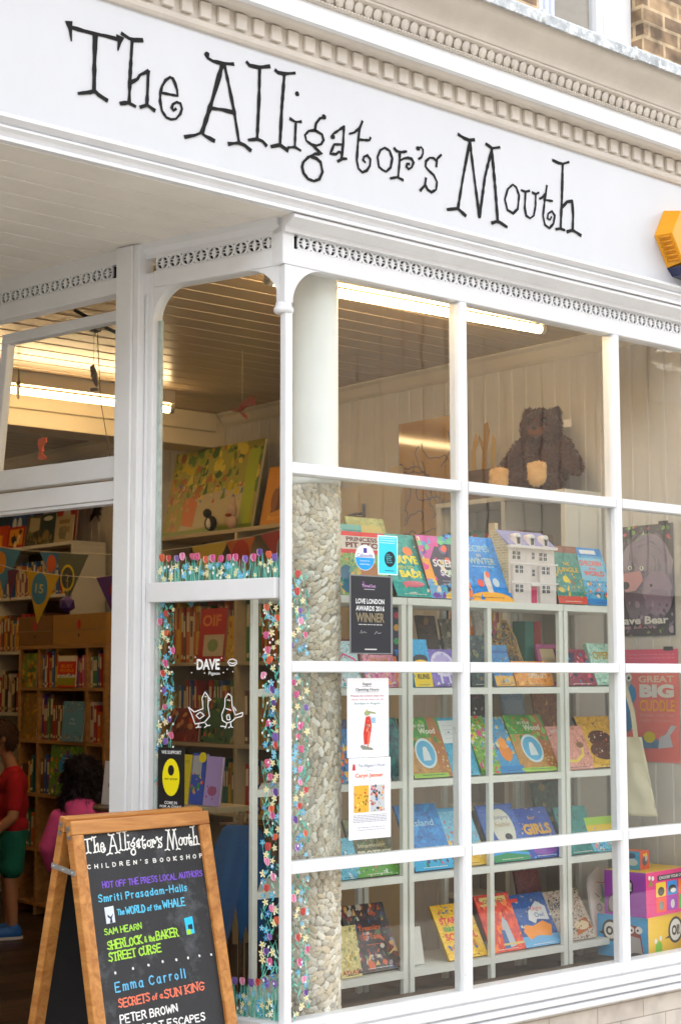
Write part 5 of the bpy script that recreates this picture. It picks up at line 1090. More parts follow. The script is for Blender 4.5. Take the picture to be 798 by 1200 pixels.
B('red book of flames with a cream title box', (577, 1129), (617, 1122), (554, 1052), Z1, '#cf4426', [('s', 80, ['#e8662e', '#b8321e', '#f08a3a', '#d84a24'], .02, 0, 0, 1, 1), ('r', .12, .80, .88, .95, '#e2cf8a'), ('t', 'GEORGE', .2, .84, .8, .91, '#8a6a2a', .02), ('p', [(.5, .05), (.76, .08), (.7, .5), (.6, .6), (.52, .45)], '#c9ccd2'), ('p', [(.42, .05), (.58, .05), (.56, .35), (.46, .38)], '#3f6a9a'), ('r', .4, .1, 1, .135, '#e0c98a')], spine='#8a2a18')
B('night blue book with an orange owl and a white banner', (617, 1122), (659, 1114), (592, 1052), Z1, '#245a9c', [('s', 50, ['#1d4a84', '#3f7ab8', '#e8e2c8'], .007, 0, .3, 1, 1), ('r', 0, 0, 1, .2, '#7ab4da'), ('p', [(.2, .14), (.45, .2), (.8, .16), (.9, .36), (.7, .46), (.4, .38), (.2, .42), (.1, .3)], '#ea9a2c'), ('p', [(.35, .5), (.5, .42), (.58, .5), (.9, .46), (.92, .72), (.72, .84), (.42, .66)], '#eef0f0'), ('t', 'Night', .5, .64, .82, .74, '#c84a4a', .0), ('t', 'Owl', .55, .53, .8, .62, '#3f6aa0', .0), ('r', .06, .86, .26, .93, '#d8483a')], spine='#153a68')
B('leopard spotted book with black brush lettering', (657, 1114), (700, 1106), (632, 1048), Z1, '#cfc3b4', [('s', 260, ['#8a5a34', '#5a3a26', '#b08a5e', '#ece6dc', '#3a2a20'], .006, 0, 0, 1, 1), ('p', [(.5, .08), (.98, .2), (.9, .42), (.6, .34)], '#b26a2e'), ('e', .72, .27, .2, .09, '#ecd9b8'), ('t', 'Sweet', .1, .62, .52, .84, '#26201e', .02)], spine='#8a7a68')
# books further back on the same shelves
for (lab, x0, x1, yb, yt, z, c, sp) in (
    ('dark brown book at the back of the second shelf beside the navy spine', 487, 509, 806, 722, Z4, '#4a3a30', [('s', 20, ['#6a4a34', '#2c2420', '#8a6a44'], .02, 0, 0, 1, 1)]),
    ('grey patterned book at the back of the second shelf under the science book', 514, 536, 806, 726, Z4, '#7a7468', [('s', 30, ['#a8a090', '#5a544a', '#c8c0b0'], .014, 0, 0, 1, 1)]),
    ('white and maroon book at the back of the second shelf by the second mullion', 553, 574, 806, 716, Z4, '#d8d2cc', [('s', 10, ['#6a2a2c', '#3a2422'], .02, .1, .4, .9, .9)]),
    ('grey blue book cover standing behind the woodland books', 586, 612, 909, 812, Z3, '#8a98a8', [('r', .1, .1, .9, .9, '#9aa8b6')]),
    ('rust coloured book standing at the back right of the third shelf', 622, 650, 908, 806, Z3, '#8a5a34', [('s', 20, ['#a8743f', '#5a3a24', '#c89a5a'], .02, 0, 0, 1, 1)]),
    ('black and cream book at the back of the third shelf by the second mullion', 548, 574, 912, 806, Z3, '#3a3436', [('s', 30, ['#d8d0c4', '#7a4a4a', '#8a867e'], .012, 0, 0, 1, 1)]),
    ('dark green book at the back of the fourth shelf behind the gold lettered one', 622, 655, 1010, 918, Z2, '#2f4a3c', [('s', 16, ['#3f6a50', '#8a7a3a', '#1f322a'], .02, 0, 0, 1, 1)]),
    ('brown red book at the back of the bottom shelf behind the red flames', 602, 630, 1118, 1022, Z1, '#6a2a22', [('s', 16, ['#8a3a2a', '#4a1c18', '#a8603a'], .02, 0, 0, 1, 1)])):
    B(lab, (x0 + 14, yb), (x1 + 14, yb), (x0, yt), z, c, sp, Y=.47)
# standing things on the shelves
M = frame((PY(485, 1141, .36).x, .36, Z1 + .004), (1, 0, 0), (0, .18, 1)); bm = BM(); box(bm, (0, 0, -.002), (.06, .15, 0)); box(bm, (0, 0, -.05), (.06, .002, -.0021)); solo('acrylic_stand', bm, mat('#dcdcd6', .2), 'small empty clear stand beside the yellow school book', 'stand', M)
# arched plaque
p = PY(699, 1107, .36); wd = .185; ht = .30; M = frame((p.x, .37, Z1 + .003), (1, 0, 0), (0, .16, 1)); t = thing('arched_plaque', 'white arch topped plaque with pastel drawing on the bottom shelf', 'plaque', M)
bm = BM(); prism(bm, [(0, 0), (wd, 0), (wd, ht - wd / 2)] + [(wd / 2 + wd / 2 * math.cos(a), ht - wd / 2 + wd / 2 * math.sin(a)) for a in [math.pi * i / 16 for i in range(1, 16)]] + [(0, ht - wd / 2)], -.012, 0); part('panel', bm, mat('#e6dede', .5), t, M)
printed(t, [('p', [(.35, .5), (.62, .42), (.7, .54), (.5, .58)], '#5f9a4e'), ('p', [(.45, .56), (.55, .56), (.55, .74), (.46, .74)], '#a9c2da'), ('l', [(.3, .78), (.6, .76), (.75, .8)], '#c86a8a', .003), ('l', [(.2, .62), (.35, .55)], '#6a4a4a', .003), ('e', .3, .4, .1, .06, '#8a8f9a'), ('e', .3, .4, .08, .045, '#e6dede'), ('w', .15, .1, .85, .22, '#d8a0b0', 2, .003)], wd, ht, M)
# brown and gold cut-out tree with a price card, certificate, navy spine book, pink frame
p = PY(578, 786, .44); M = frame((p.x, .45, Z4 + .004), (1, 0, 0), (0, .15, 1)); t = thing('tree_cutout', 'brown and gold shaped cardboard display of leaves and branches on the second shelf', 'display', M)
ol = [(0, 0), (.27, 0), (.26, .07), (.225, .10), (.205, .16), (.19, .22), (.165, .26), (.14, .30), (.115, .30), (.105, .27), (.08, .25), (.075, .20), (.04, .21), (.015, .19), (.005, .16), (.025, .14), (.01, .12)]
bm = BM(); prism(bm, ol, -.006, 0); part('board', bm, art(['#5a4230', '#8a6a44', '#b8975a', '#4a3a30', '#6a5a48'], 26, 3), t, M)
ink = Ink(); random.seed(31); ribbon(ink.bm, ol[2:], .005, .0004, .0008, ink.mi('#cbb070'))
for i in range(60): 
    cx, cy = random.uniform(.06, .17), random.uniform(.06, .27)
    prism(ink.bm, ellipse(cx, cy, .012, .006, 8, random.uniform(0, 3)), .0004, .0009 + i * .000005, ink.mi(random.choice(['#a8854a', '#6a4f34', '#c8a868', '#4f6a6a', '#7a96a0'])))
for i in range(40):
    cx, cy = random.uniform(.15, .23), random.uniform(.02, .10); prism(ink.bm, ellipse(cx, cy, .004, .016, 7, random.uniform(-.6, .6)), .0004, .0013 + i * .000005, ink.mi(random.choice(['#4f7a86', '#8ab0b4', '#c8b070', '#3a4a54'])))
part('printed_leaves', ink.bm, ink.mats(), t, M)
bm = BM(); box(bm, (.05, .115, .002), (.078, .142, .003)); part('price_card', bm, mat('#ecebe4', .6), t, M)
p = PY(478, 806, .46); M = frame((p.x + .0, .47, Z4 + .003), (1, 0, 0), (0, .3, 1)); t = thing('framed_certificate', 'teal framed certificate standing behind the lilac book', 'frame', M)
wd, ht = .32, .215; bm = BM()
for a, b in (((0, 0), (wd, .022)), ((0, ht - .022), (wd, ht)), ((0, .0221), (.022, ht - .0221)), ((wd - .022, .0221), (wd, ht - .0221))): box(bm, (*a, -.018), (*b, 0), 0, None, .002)
part('frame', bm, mat('#2f5f66', .4), t, M)
bm = BM(); box(bm, (.022, .022, -.016), (wd - .022, ht - .022, -.008)); part('sheet', bm, mat('#d6d9d2', .5), t, M)
A_, T_ = paint([('t', 'CERTIFICATE OF AWARD', .25, .52, .72, .57, '#b8604e', .01), ('e', .5, .72, .03, .03, '#8a8a84'), ('w', .25, .3, .75, .42, '#8f938f', 3, .002)], wd, ht, .5, -.0078); A_.bm and part('seal', A_.bm, A_.mats(), t, M); part('lettering', T_.bm, T_.mats(), t, M)
def upright_book(label, X0, wd, Y, z, h, c, d=.2, deco=None, group='books standing upright in the window display'):
    M = frame((X0, Y, z), (1, 0, 0), (0, 0, 1)); t = thing('upright_book', label, 'book', M, group)
    bm = BM(); box(bm, (0, 0, -d), (.002, h, 0)); box(bm, (wd - .002, 0, -d), (wd, h, 0)); box(bm, (.0021, 0, -.002), (wd - .0021, h, 0), 0); part('cover', bm, mat(c, .45), t, M)
    bm = BM(); box(bm, (.0022, .004, -d + .005), (wd - .0022, h - .004, -.0021)); part('pages', bm, mat('#e4decd', .8), t, M)
    if deco: printed(t, deco, wd, h, M)
upright_book('navy book spine with a column of coloured symbols left of the uprights', PY(459.5, 755, .40).x, .048, .40, Z4 + .10, .235, '#1f2444', .15, [('e', .5, .86, .3, .06, '#c8466a'), ('e', .5, .64, .32, .06, '#d8a43a'), ('e', .5, .40, .32, .06, '#3f9a5a'), ('p', [(.2, .25), (.8, .25), (.5, .12)], '#3f86d0')])
upright_book('teal book spine standing at the back right of the second shelf', PY(612, 800, .52).x, .06, .50, Z4, .30, '#2f7f6e', .08)
upright_book('red book spine standing beside the teal one at the back', PY(612, 800, .52).x + .062, .045, .50, Z4, .30, '#a8261c', .08)
upright_book('maroon box under the navy spine beside the column', PY(402, 800, .45).x, .11, .47, Z4, .20, '#8a3a34', .1)
p = PY(638, 804, .42); M = frame((p.x, .42, Z4 + .003), (1, 0, 0), (0, .28, 1)); t = thing('easel_frame', 'pink and yellow easel frame standing near the right end of the second shelf', 'frame', M); wd, ht = .14, .2; bm = BM()
for a, b in (((0, 0), (wd, .02)), ((0, ht - .02), (wd, ht)), ((0, .0201), (.02, ht - .0201)), ((wd - .02, .0201), (wd, ht - .0201))): box(bm, (*a, -.012), (*b, 0), 0, None, .002)
part('frame', bm, mat('#b84a86', .4), t, M); bm = BM(); box(bm, (.02, .02, -.01), (wd - .02, ht - .02, -.006)); part('sheet', bm, mat('#d8bd8a', .5), t, M)
bm = BM(); box(bm, (.03, 0, -.09), (.05, ht * .9, -.085), 0, M); part('strut', bm, mat('#c79a3a', .5), t)
# dark back covers facing into the shop fill the shelves behind
random.seed(77)

# ---------------------------------------------------------------- dolls' house on the bookcase
d0 = PY(598.5, 707, .33); s_ = .0
M = frame((d0.x, .34, Z5t + .0005), (1, 0, 0), (0, 0, 1)); W = PY(652, 706, .33).x - d0.x; dh = thing('dolls_house', 'cream toy town house with a mauve roof and dormer windows', "dolls' house", M)
Hw = .245; D = .15
bm = BM(); box(bm, (0, 0, -D), (W, Hw, 0), 0, None, .002); box(bm, (.012, 0, .0005), (W * .42, Hw * .70, .016), 0, None, .002); box(bm, (W * .62, 0, .0005), (W - .008, Hw * .70, .016), 0, None, .002); part('front_wall', bm, mat('#e2d8d4', .55, .06, 30), dh, M)
bm = BM(); box(bm, (-.0025, 0, -D), (-.0003, Hw, -.001)); prism(bm, [(0, Hw + .0005), (D, Hw + .0005), (D * .72, Hw + .085), (D * .55, Hw + .085)], 0, .0022, 0, frame((-.0025, 0, 0), (0, 0, -1), (0, 1, 0)) )
part('side_wall', bm, brick_mat('#cdbb92', '#b8a67a', '#d9cdb0', .03, .012, ('Z', 'Y'), .0015, .7, .5, .15), dh, M)
bm = BM(); prism(bm, [(.006, Hw + .0126), (-D - .004, Hw + .0126), (-D * .75, Hw + .08), (-D * .55, Hw + .085)], -W - .004, -.0003, 0, frame((0, 0, 0), (0, 0, 1), (0, 1, 0)) @ Matrix.Diagonal((1, 1, 1, 1))); part('roof', bm, mat('#8f92c4', .6, .1, 40), dh, M)
bm = BM(); box(bm, (-.004, Hw, -.002), (W + .004, Hw + .012, .018)); box(bm, (-.002, Hw * .71, .0165), (W + .002, Hw * .735, .02)); box(bm, (-.002, Hw * .36, .0165), (W + .002, Hw * .385, .019)); part('cornice', bm, mat('#ece6e4', .5), dh, M)
def dwin(x, y, w_, h_, z):
    bm = BM(); box(bm, (x, y, z), (x + w_, y + h_, z + .0015)); f = part('window', bm, mat('#efeceb', .5), dh, M)
    bm = BM()
    for i in (0, 1):
        for j in (0, 1): box(bm, (x + w_ * (.08 + .48 * i), y + h_ * (.06 + .48 * j), z + .0016), (x + w_ * (.44 + .48 * i), y + h_ * (.46 + .48 * j), z + .0022))
    part('pane', bm, mat('#2c2f38', .2), f, M)
for x0 in (.02, W * .65):
    for k in (0, 1):
        for y in (.045, .13): dwin(x0 + k * .03, y, .022, .038, .0165)
        dwin(x0 + k * .03, .192, .022, .04, .0008)
dwin(W * .49, .12, .018, .034, .0008); dwin(W * .49, .197, .018, .034, .0008)
bm = BM(); box(bm, (W * .455, 0, .0005), (W * .585, .075, .004)); part('door', bm, mat('#d0476e', .4), dh, M)
bm = BM(); box(bm, (W * .42, .078, .0005), (W * .62, .088, .02)); part('porch', bm, mat('#e9e2df', .5), dh, M)
for k in (.2, .5, .8):
    bm = BM(); box(bm, (W * k - .016, Hw + .0125, -.035), (W * k + .016, Hw + .05, .004), 0, None, .001); cyl(bm, (W * k, Hw + .05, -.035), (W * k, Hw + .05, .004), .0165, .0165, 14); dm = part('dormer', bm, mat('#e8e2df', .5), dh, M)
    bm = BM(); box(bm, (W * k - .009, Hw + .018, .0045), (W * k - .001, Hw + .045, .006)); box(bm, (W * k + .001, Hw + .018, .0045), (W * k + .009, Hw + .045, .006)); part('pane', bm, mat('#2c2f38', .2), dm, M)
bm = BM(); box(bm, (-.002, Hw + .03, -D * .8), (.02, Hw + .115, -D * .55), 0, None, .001); part('chimney', bm, mat('#c9b08c', .7), dh, M)
ink = Ink(); random.seed(8)
for i in range(60): prism(ink.bm, ellipse(random.uniform(-D, -.03), random.uniform(0, .17), .006, .004, 6), .0026, .0032, ink.mi(random.choice(['#9aa86a', '#b4b884', '#7f9a5a', '#c8a0a0'])), frame((0, 0, 0), (0, 0, 1), (0, 1, 0)) @ T(0, 0, 0))
part('painted_ivy', ink.bm, ink.mats(), dh, M)

# ---------------------------------------------------------------- game boxes at the right
def crate(name, label, M, w_, h_, d_, front, side, top, fspec, sspec, group):
    t = thing(name, label, 'box', M, group)
    bm = BM(); box(bm, (.0005, 0, -d_), (w_, h_, -.0005), 0); part('body', bm, mat(top, .4), t, M)
    bm = BM(); box(bm, (.0002, 0, -.0004), (w_, h_ - .0005, .0004)); f = part('front_panel', bm, mat(front, .3), t, M)
    Ms = M @ frame((0, 0, -d_), (0, 0, 1), (0, 1, 0)); bm = BM(); box(bm, (.0002, 0, -.0006), (d_ - .0006, h_ - .0005, .0002)); s = part('side_panel', bm, mat(side, .3), t, Ms)
    for sp, wd, MM in ((fspec, w_, M), (sspec, d_, Ms)):
        A, Tt = paint(sp, wd, h_, .3, .0006)
        part('print', A.bm, A.mats(.3), t, MM)
        if len(Tt.bm.faces): part('lettering', Tt.bm, Tt.mats(.3), t, MM)
        else: Tt.bm.free()
    return t
def bird(c1, c2):   # a plain generic bird
    return [('e', .5, .45, .26, .3, c1), ('e', .5, .38, .16, .2, c2), ('e', .38, .72, .09, .06, '#f4f4f0'), ('e', .62, .72, .09, .06, '#f4f4f0'), ('e', .38, .72, .03, .025, '#15151a'), ('e', .62, .72, .03, .025, '#15151a'), ('p', [(.45, .62), (.55, .62), (.5, .52)], '#e89a2c')]
bx = PY(768, 1122, .085); by0 = .349
gx = PY(770, 1120, .10).x
M = frame((2.14, .105, .346), (math.cos(.16), math.sin(.16), 0), (0, 0, 1))
Hb = .185
crate('game_box', 'large blue and yellow toy box with speech bubbles at the bottom right', M, .40, Hb, .26, '#f0c114', '#2a9fd8', '#e89090',
      [('e', .62, .58, .17, .32, '#2a2420'), ('e', .62, .58, .13, .26, '#f4f2ec'), ('t', 'OI!', .53, .45, .71, .70, '#1c1a1a', .05), ('p', [(.5, .5), (.36, .42), (.5, .42)], '#2a2420'), ('p', [(.14, .02), (.30, .02), (.30, .32), (.24, .42), (.16, .34)], '#7ab53a'), ('e', .16, .42, .03, .06, '#f0f0ec'), ('e', .27, .46, .03, .06, '#f0f0ec')],
      [('e', .26, .62, .17, .26, '#26221f'), ('e', .26, .62, .13, .2, '#f1efe8'), ('t', 'OI', .17, .5, .35, .72, '#1c1a1a', .05), ('p', [(.1, .58), (-.02 + .05, .56), (.12, .5)], '#26221f'), ('p', [(.50, .02), (.92, .02), (.86, .55), (.78, .78), (.66, .80), (.56, .6)], '#8a3b3a'), ('p', [(.58, .02), (.90, .02), (.84, .5), (.62, .55)], '#b9b4b4'), ('e', .66, .68, .07, .09, '#f2f0ec'), ('e', .82, .69, .07, .09, '#f2f0ec'), ('e', .68, .67, .02, .03, '#1a1a1a'), ('e', .80, .68, .02, .03, '#1a1a1a'), ('e', .78, .08, .14, .07, '#4a4446')], 'toy boxes stacked in the window')
M2 = M @ T(-.012, Hb + .001, .0) @ Matrix.Rotation(-.05, 4, 'Y')
crate('game_box', 'purple and magenta toy box with a grid of pictures on top of the blue one', M2, .34, .198, .22, '#e8127e', '#9a2fae', '#f0c414',
      [('r', .28, .78, 1, .90, '#1c1620'), ('t', 'CHOOSE YOUR OWN', .32, .805, .98, .875, '#f4f0f0', .03), ('r', .24, .42, .48, .74, '#eccb1c'), ('r', .52, .42, .76, .74, '#3f9ada'), ('r', .24, .08, .48, .40, '#f0622a'), ('r', .52, .08, .76, .40, '#a83fb4'), ('r', .80, .42, 1, .74, '#f08a2a'), ('r', .80, .08, 1, .40, '#5ab44a'), ('e', .36, .54, .08, .1, '#3a3020'), ('e', .64, .56, .1, .09, '#26262c'), ('e', .66, .52, .07, .05, '#f0f0ec'), ('e', .36, .22, .06, .1, '#8a8a86'), ('e', .64, .22, .05, .1, '#e0dadc'), ('p', [(.05, .7), (.16, .68), (.12, .86)], '#8a8a3a'), ('e', .08, .88, .03, .05, '#f4f4ee'), ('e', .16, .86, .03, .05, '#f4f4ee')],
      [('e', .55, .66, .15, .2, '#241c28'), ('t', 'OI!', .44, .56, .66, .76, '#f4f2f0', .05), ('p', [(.06, .05), (.5, .06), (.42, .2), (.38, .42), (.24, .52), (.1, .4)], '#5a4a54'), ('e', .2, .25, .1, .18, '#a89aa0')], 'toy boxes stacked in the window')
M3 = M2 @ T(.075, .199, -.075) @ Matrix.Rotation(.1, 4, 'Y')
crate('toy_block', 'small orange picture cube with a grey bird on top of the purple box', M3, .088, .082, .085, '#ef5a1e', '#2f9ac8', '#f06a2a', [('e', .5, .45, .3, .24, '#5a5f66'), ('e', .66, .62, .14, .2, '#cfd6da'), ('e', .42, .78, .09, .08, '#f0e23a'), ('e', .66, .8, .1, .08, '#f0e23a'), ('r', .35, .06, .4, .24, '#4a4040')], [('e', .55, .4, .3, .2, '#c8d6dc'), ('e', .5, .75, .24, .14, '#274a6a')], 'toy boxes stacked in the window')
# ---------------------------------------------------------------- right-hand wall: posters, bag
XP = XR - .012
def wallposter(name, label, BL, BR, zb, zt, spec, base, rough=.45, X=XP, cat='poster', bgm=None, th=.0008):
    a, b = PX(*BL, X), PX(*BR, X); wd = a.y - b.y
    M = frame((X, a.y, zb), (0, -1, 0), (0, 0, 1)); t = thing(name, label, cat, M); ht = zt - zb
    bm = BM(); box(bm, (0, 0, -th), (wd, ht, 0)); part('sheet', bm, bgm if bgm else mat(base, rough), t, M)
    printed(t, spec, wd, ht, M, rough); return t, M, wd, ht
fur = []
random.seed(5)
for i in range(90):
    a = random.uniform(0, 6.28); r = random.uniform(.1, .34); cx, cy = .58 + r * math.cos(a) * 1.1, .68 + r * math.sin(a) * .8
    fur.append(('l', [(cx, cy), (cx + .05 * math.sin(a), cy - .03 * math.cos(a)), (cx + .08 * math.sin(a), cy - .07 * math.cos(a))], random.choice(['#8a7f92', '#a59aab', '#6c6274', '#958a9c']), .003))
t, M, wd, ht = wallposter('bear_poster', 'dusky mauve poster of a furry animal pair with white lettering', (714, 748), (791, 746), 1.80, 2.335, [
    ('e', .6, .5, .4, .42, '#857b88', 0, .05), ('e', .6, .66, .38, .26, '#988e9c', 0, .06)] + fur + [('p', [(.26, .57), (.52, .59), (.56, .5), (.44, .41), (.3, .40), (.22, .46)], '#cfa3a6'), ('e', .29, .46, .06, .035, '#3a3238'), ('e', .36, .62, .03, .02, '#eef0ea'), ('e', .54, .61, .03, .02, '#eef0ea'), ('e', .362, .618, .012, .014, '#22202a'), ('e', .538, .612, .012, .014, '#22202a'),
    ('e', .76, .42, .22, .15, '#a597a6', 0, .06), ('e', .78, .30, .2, .12, '#9a8c9c', 0, .06), ('e', .68, .45, .02, .015, '#2a2630'), ('s', 30, ['#b0a2b0', '#857a8c', '#6a6072'], .018, .3, .05, 1, .3), ('s', 40, ['#5f7a4a', '#8aa86a', '#c8707a', '#3a4438', '#b4c89a'], .016, 0, .86, 1, 1), ('s', 16, ['#8a9a6a', '#c8707a', '#556a50'], .012, 0, 0, 1, .1), ('t', 'Brave Bear', .08, .105, .93, .175, '#f0eeea', .03), ('t', 'BE BRAVE', .25, .065, .75, .085, '#d8b4bc', .0)], '#4a444c')
bm = BM(); box(bm, (wd * .80, ht - .006, .001), (wd * .93, ht + .012, .008)); part('clip', bm, mat('#2a2a2e', .4), t, M)
t, M, wd, ht = wallposter('pink_poster', 'coral pink poster with big stacked lettering and small pastel animals', (720, 898), (797, 896), 1.20, 1.735, [
    ('r', 0, .84, 1, 1, '#de6a86'), ('w', .25, .92, .95, .95, '#e89aac', 2, .004), ('t', 'GREAT', .40, .705, .93, .765, '#f4d9c4', .03), ('t', 'BIG', .41, .57, .93, .69, '#f2eee8', .06), ('t', 'CUDDLE', .41, .45, .94, .55, '#f0b43a', .02), ('t', 'POEMS FOR THE', .42, .40, .93, .425, '#f0b8b0', .01), ('t', 'VERY YOUNG', .42, .355, .9, .38, '#f0b8b0', .01),
    ('e', .22, .60, .14, .1, '#2f8fc4', 0, .04), ('e', .14, .73, .15, .1, '#b6b9c0', 0, .04), ('e', .2, .40, .12, .14, '#2a84b8', 0, .04), ('e', .14, .74, .05, .035, '#f6f6f2'), ('e', .25, .75, .05, .035, '#f6f6f2'), ('e', .15, .735, .018, .015, '#1a1a20'), ('e', .25, .745, .018, .015, '#1a1a20'), ('e', .5, .17, .22, .055, '#6a8fae', 0, .1), ('e', .55, .22, .09, .05, '#d8c83e'), ('p', [(.68, .12), (.9, .14), (.86, .24), (.96, .32), (.88, .33), (.8, .25), (.7, .22)], '#d6d6de')], '#ee7a72')
bm = BM(); box(bm, (wd * .80, ht - .006, .001), (wd * .93, ht + .012, .008)); part('clip', bm, mat('#2a2a2e', .4), t, M)
# tote bag hanging from the bookcase end
hx = 2.262
M = frame((hx, .355, .965), (.35, -1, 0), (0, 0, 1)); tb_ = thing('tote_bag', 'plain cream cotton tote bag hanging beside the pink poster', 'bag', M)
bm = BM(); nU, nV = 14, 22; wB, hB = .155, .36; g = {}
for s in (0, 1):
    for j in range(nV + 1):
        for i in range(nU + 1):
            u, v = i / nU, j / nV; k = (.74 + .26 * (1 - v)) ; x = (u - .5) * wB * k + wB * .35 + .05 * (1 - v); y = hB * v
            z = (.016 * math.sin(math.pi * u) * (1 - .5 * v) + .004 * math.sin(u * 9 + v * 6) + .003 * math.sin(v * 17 + u * 3)) * (1 if s else -1) + .003 * (1 if s else -1)
            g[s, i, j] = bm.verts.new((x, y, z))
for s in (0, 1):
    for j in range(nV):
        for i in range(nU): f = bm.faces.new((g[s, i, j], g[s, i + 1, j], g[s, i + 1, j + 1], g[s, i, j + 1])); f.smooth = True
for j in range(nV):
    for i in (0, nU): bm.faces.new((g[0, i, j], g[1, i, j], g[1, i, j + 1], g[0, i, j + 1]))
for i in range(nU): bm.faces.new((g[0, i, 0], g[1, i, 0], g[1, i + 1, 0], g[0, i + 1, 0]))
cloth = mat('#d8cfb2', .9, .08, 12, .4, 160)
part('bag', bm, cloth, tb_, M)
for s, off in ((1, .006), (-1, -.006)):
    bm = BM()
    for dxx in (-1, 1):
        pts = [(wB * .35 + dxx * .035, hB - .03), (wB * .35 + dxx * .028 - .01, hB + .12), (wB * .28 + dxx * .006 - .02, hB + .27)]
        ribbon(bm, pts, .018, off - .001, off + .001)
    part('handle', bm, cloth, tb_, M)
bm = BM(); cyl(bm, M @ Vector((wB * .2, hB + .268, -.02)), M @ Vector((wB * .2, hB + .268, .02)), .004, .004, 8); solo('coat_hook', bm, mat('#3a342c', .4), 'small dark hook carrying the cream tote bag', 'hook', origin=tuple(M @ Vector((wB * .2, hB + .268, 0))))
o_ = PX(814, 672, XP); bm = BM(); ball(bm, (XP - .035, o_.y, o_.z), (.03, .05, .075), 2); solo('paper_lantern', bm, mat('#ee8a1e', .6), 'orange round paper ornament at the right edge above the pink poster', 'ornament', origin=(XP - .035, o_.y, o_.z))
# ================================================================ INSIDE: strip lights
def tube_light(label, a, b, r=.019):
    t = thing('strip_light', label, 'light', T(*((Vector(a) + Vector(b)) / 2)), 'fluorescent strip lights on the ceiling')
    a, b = Vector(a), Vector(b); d_ = (b - a).normalized()
    bm = BM(); Ml = frame(a, d_, (0, 0, 1)); L = (b - a).length
    box(bm, (-.03, .036, -.028), (L + .03, ZC - a.z - .004, .028), 0, Ml, .004); part('housing', bm, mat('#c9c0ae', .5), t)
    bm = BM(); cyl(bm, a, b, r, r, 16); part('tube', bm, mat('#ffd9a0', .5, emit=TUBE * (1.35 if 'front' in label else 1)), t)
    for s0, s1, xa in ((a - d_ * .03, a, -.035), (b, b + d_ * .03, L + .012)):
        bm = BM(); cyl(bm, s0, s1, r * 1.1, r * 1.1, 12); box(bm, (xa, 0, -.012), (xa + .023, .04, .012), 0, Ml); part('end_cap', bm, mat('#b8ad98', .5), t)
    return t
TUBE = 4.6
zt = 3.225
a = PZ(391, 341, zt); b = PZ(632, 386, zt)
tube_light('bare fluorescent tube close behind the top of the front window', (a.x - .3, a.y + .035, zt), (b.x, b.y, zt))
a = PZ(0, 459, 3.19); b = PZ(198, 482, 3.19)
tube_light('bare fluorescent tube deeper in the shop seen through the hopper light', (a.x - .4, a.y - .03, 3.2), (b.x, b.y, 3.2))
tube_light('unseen fluorescent tube added at the back of the shop beyond the ceiling beam', (.2, 5.7, 3.2), (1.5, 5.7, 3.2))  # lamp out of view, added as a light deeper in the shop

# ================================================================ INSIDE: bookcases and spine books
SPN = {'red': '#a8322c', 'orange': '#c86a2a', 'yellow': '#cfa93a', 'green': '#4a7a45', 'teal': '#2f6f70', 'blue': '#34609a', 'navy': '#26305a', 'purple': '#6a4488', 'pink': '#c0688a', 'white': '#d8d2c4', 'brown': '#6a4a34', 'black': '#26242a', 'cream': '#cfc09a'}
_bk = {}
def spine_mesh(c, h, d_, wdt):
    k = (c, h, d_, wdt)
    if k not in _bk:
        bm = BM(); box(bm, (0, 0, -d_), (wdt, h, 0), 0, None, .002)
        y = h * .62
        box(bm, (wdt * .18, h * .55, .0001), (wdt * .82, h * .9, .0008), 1); box(bm, (wdt * .2, h * .06, .0001), (wdt * .8, h * .13, .0008), 1)
        me = bpy.data.meshes.new('spine_book'); bm.to_mesh(me); bm.free(); me.materials.append(mat(SPN[c], .45)); me.materials.append(mat({'white': '#8a4a3a', 'cream': '#6a4a3a', 'yellow': '#a8452c', 'black': '#b8a878'}.get(c, '#d9cfae'), .5)); _bk[k] = me
    return _bk[k]
ORD = ['first', 'second', 'third', 'fourth', 'fifth', 'sixth', 'seventh', 'eighth', 'ninth', 'tenth', 'eleventh', 'twelfth', 'thirteenth', 'fourteenth', 'fifteenth', 'sixteenth', 'seventeenth', 'eighteenth', 'nineteenth', 'twentieth']
def ordw(n): return ORD[n] if n < 20 else ('twenty-' + ORD[n - 20] if n - 20 < 9 else ('thirtieth' if n == 29 else 'thirty-' + ORD[(n - 30) % 20]))
def spine_row(where, o, xdir, L, group, hmax=.26, seed=0, cols=None, gaps=0.03):
    """books standing side by side from point o along xdir; spines face xdir x up"""
    random.seed(seed); M = frame(o, xdir, (0, 0, 1)); x = 0; i = 0; prev = None
    cnt = {}
    while x < L - .045:
        c = random.choice(cols or list(SPN)); 
        while c == prev: c = random.choice(cols or list(SPN))
        h = random.choice([.19, .21, .23, .25]) * hmax / .26; wdt = random.choice([.016, .022, .028, .038]); d_ = .15
        ob = bpy.data.objects.new('spine_book', spine_mesh(c, round(h, 3), d_, wdt)); COL.objects.link(ob)
        tilt = random.uniform(-.02, .02); dz_ = random.uniform(-.012, 0)
        ob.matrix_world = M @ T(x + .001, .001 + abs(tilt) * wdt, dz_) @ Matrix.Rotation(tilt, 4, 'Z')
        n = cnt.get(c, 0); cnt[c] = n + 1
        ob['label'] = f"{ordw(n)} {c} spine from the left {where}"; ob['category'] = 'book'; ob['group'] = group
        prev = c; x += wdt + .0025 + abs(math.sin(tilt)) * h * 1.05; i += 1
        if random.random() < gaps: x += random.uniform(.03, .07)
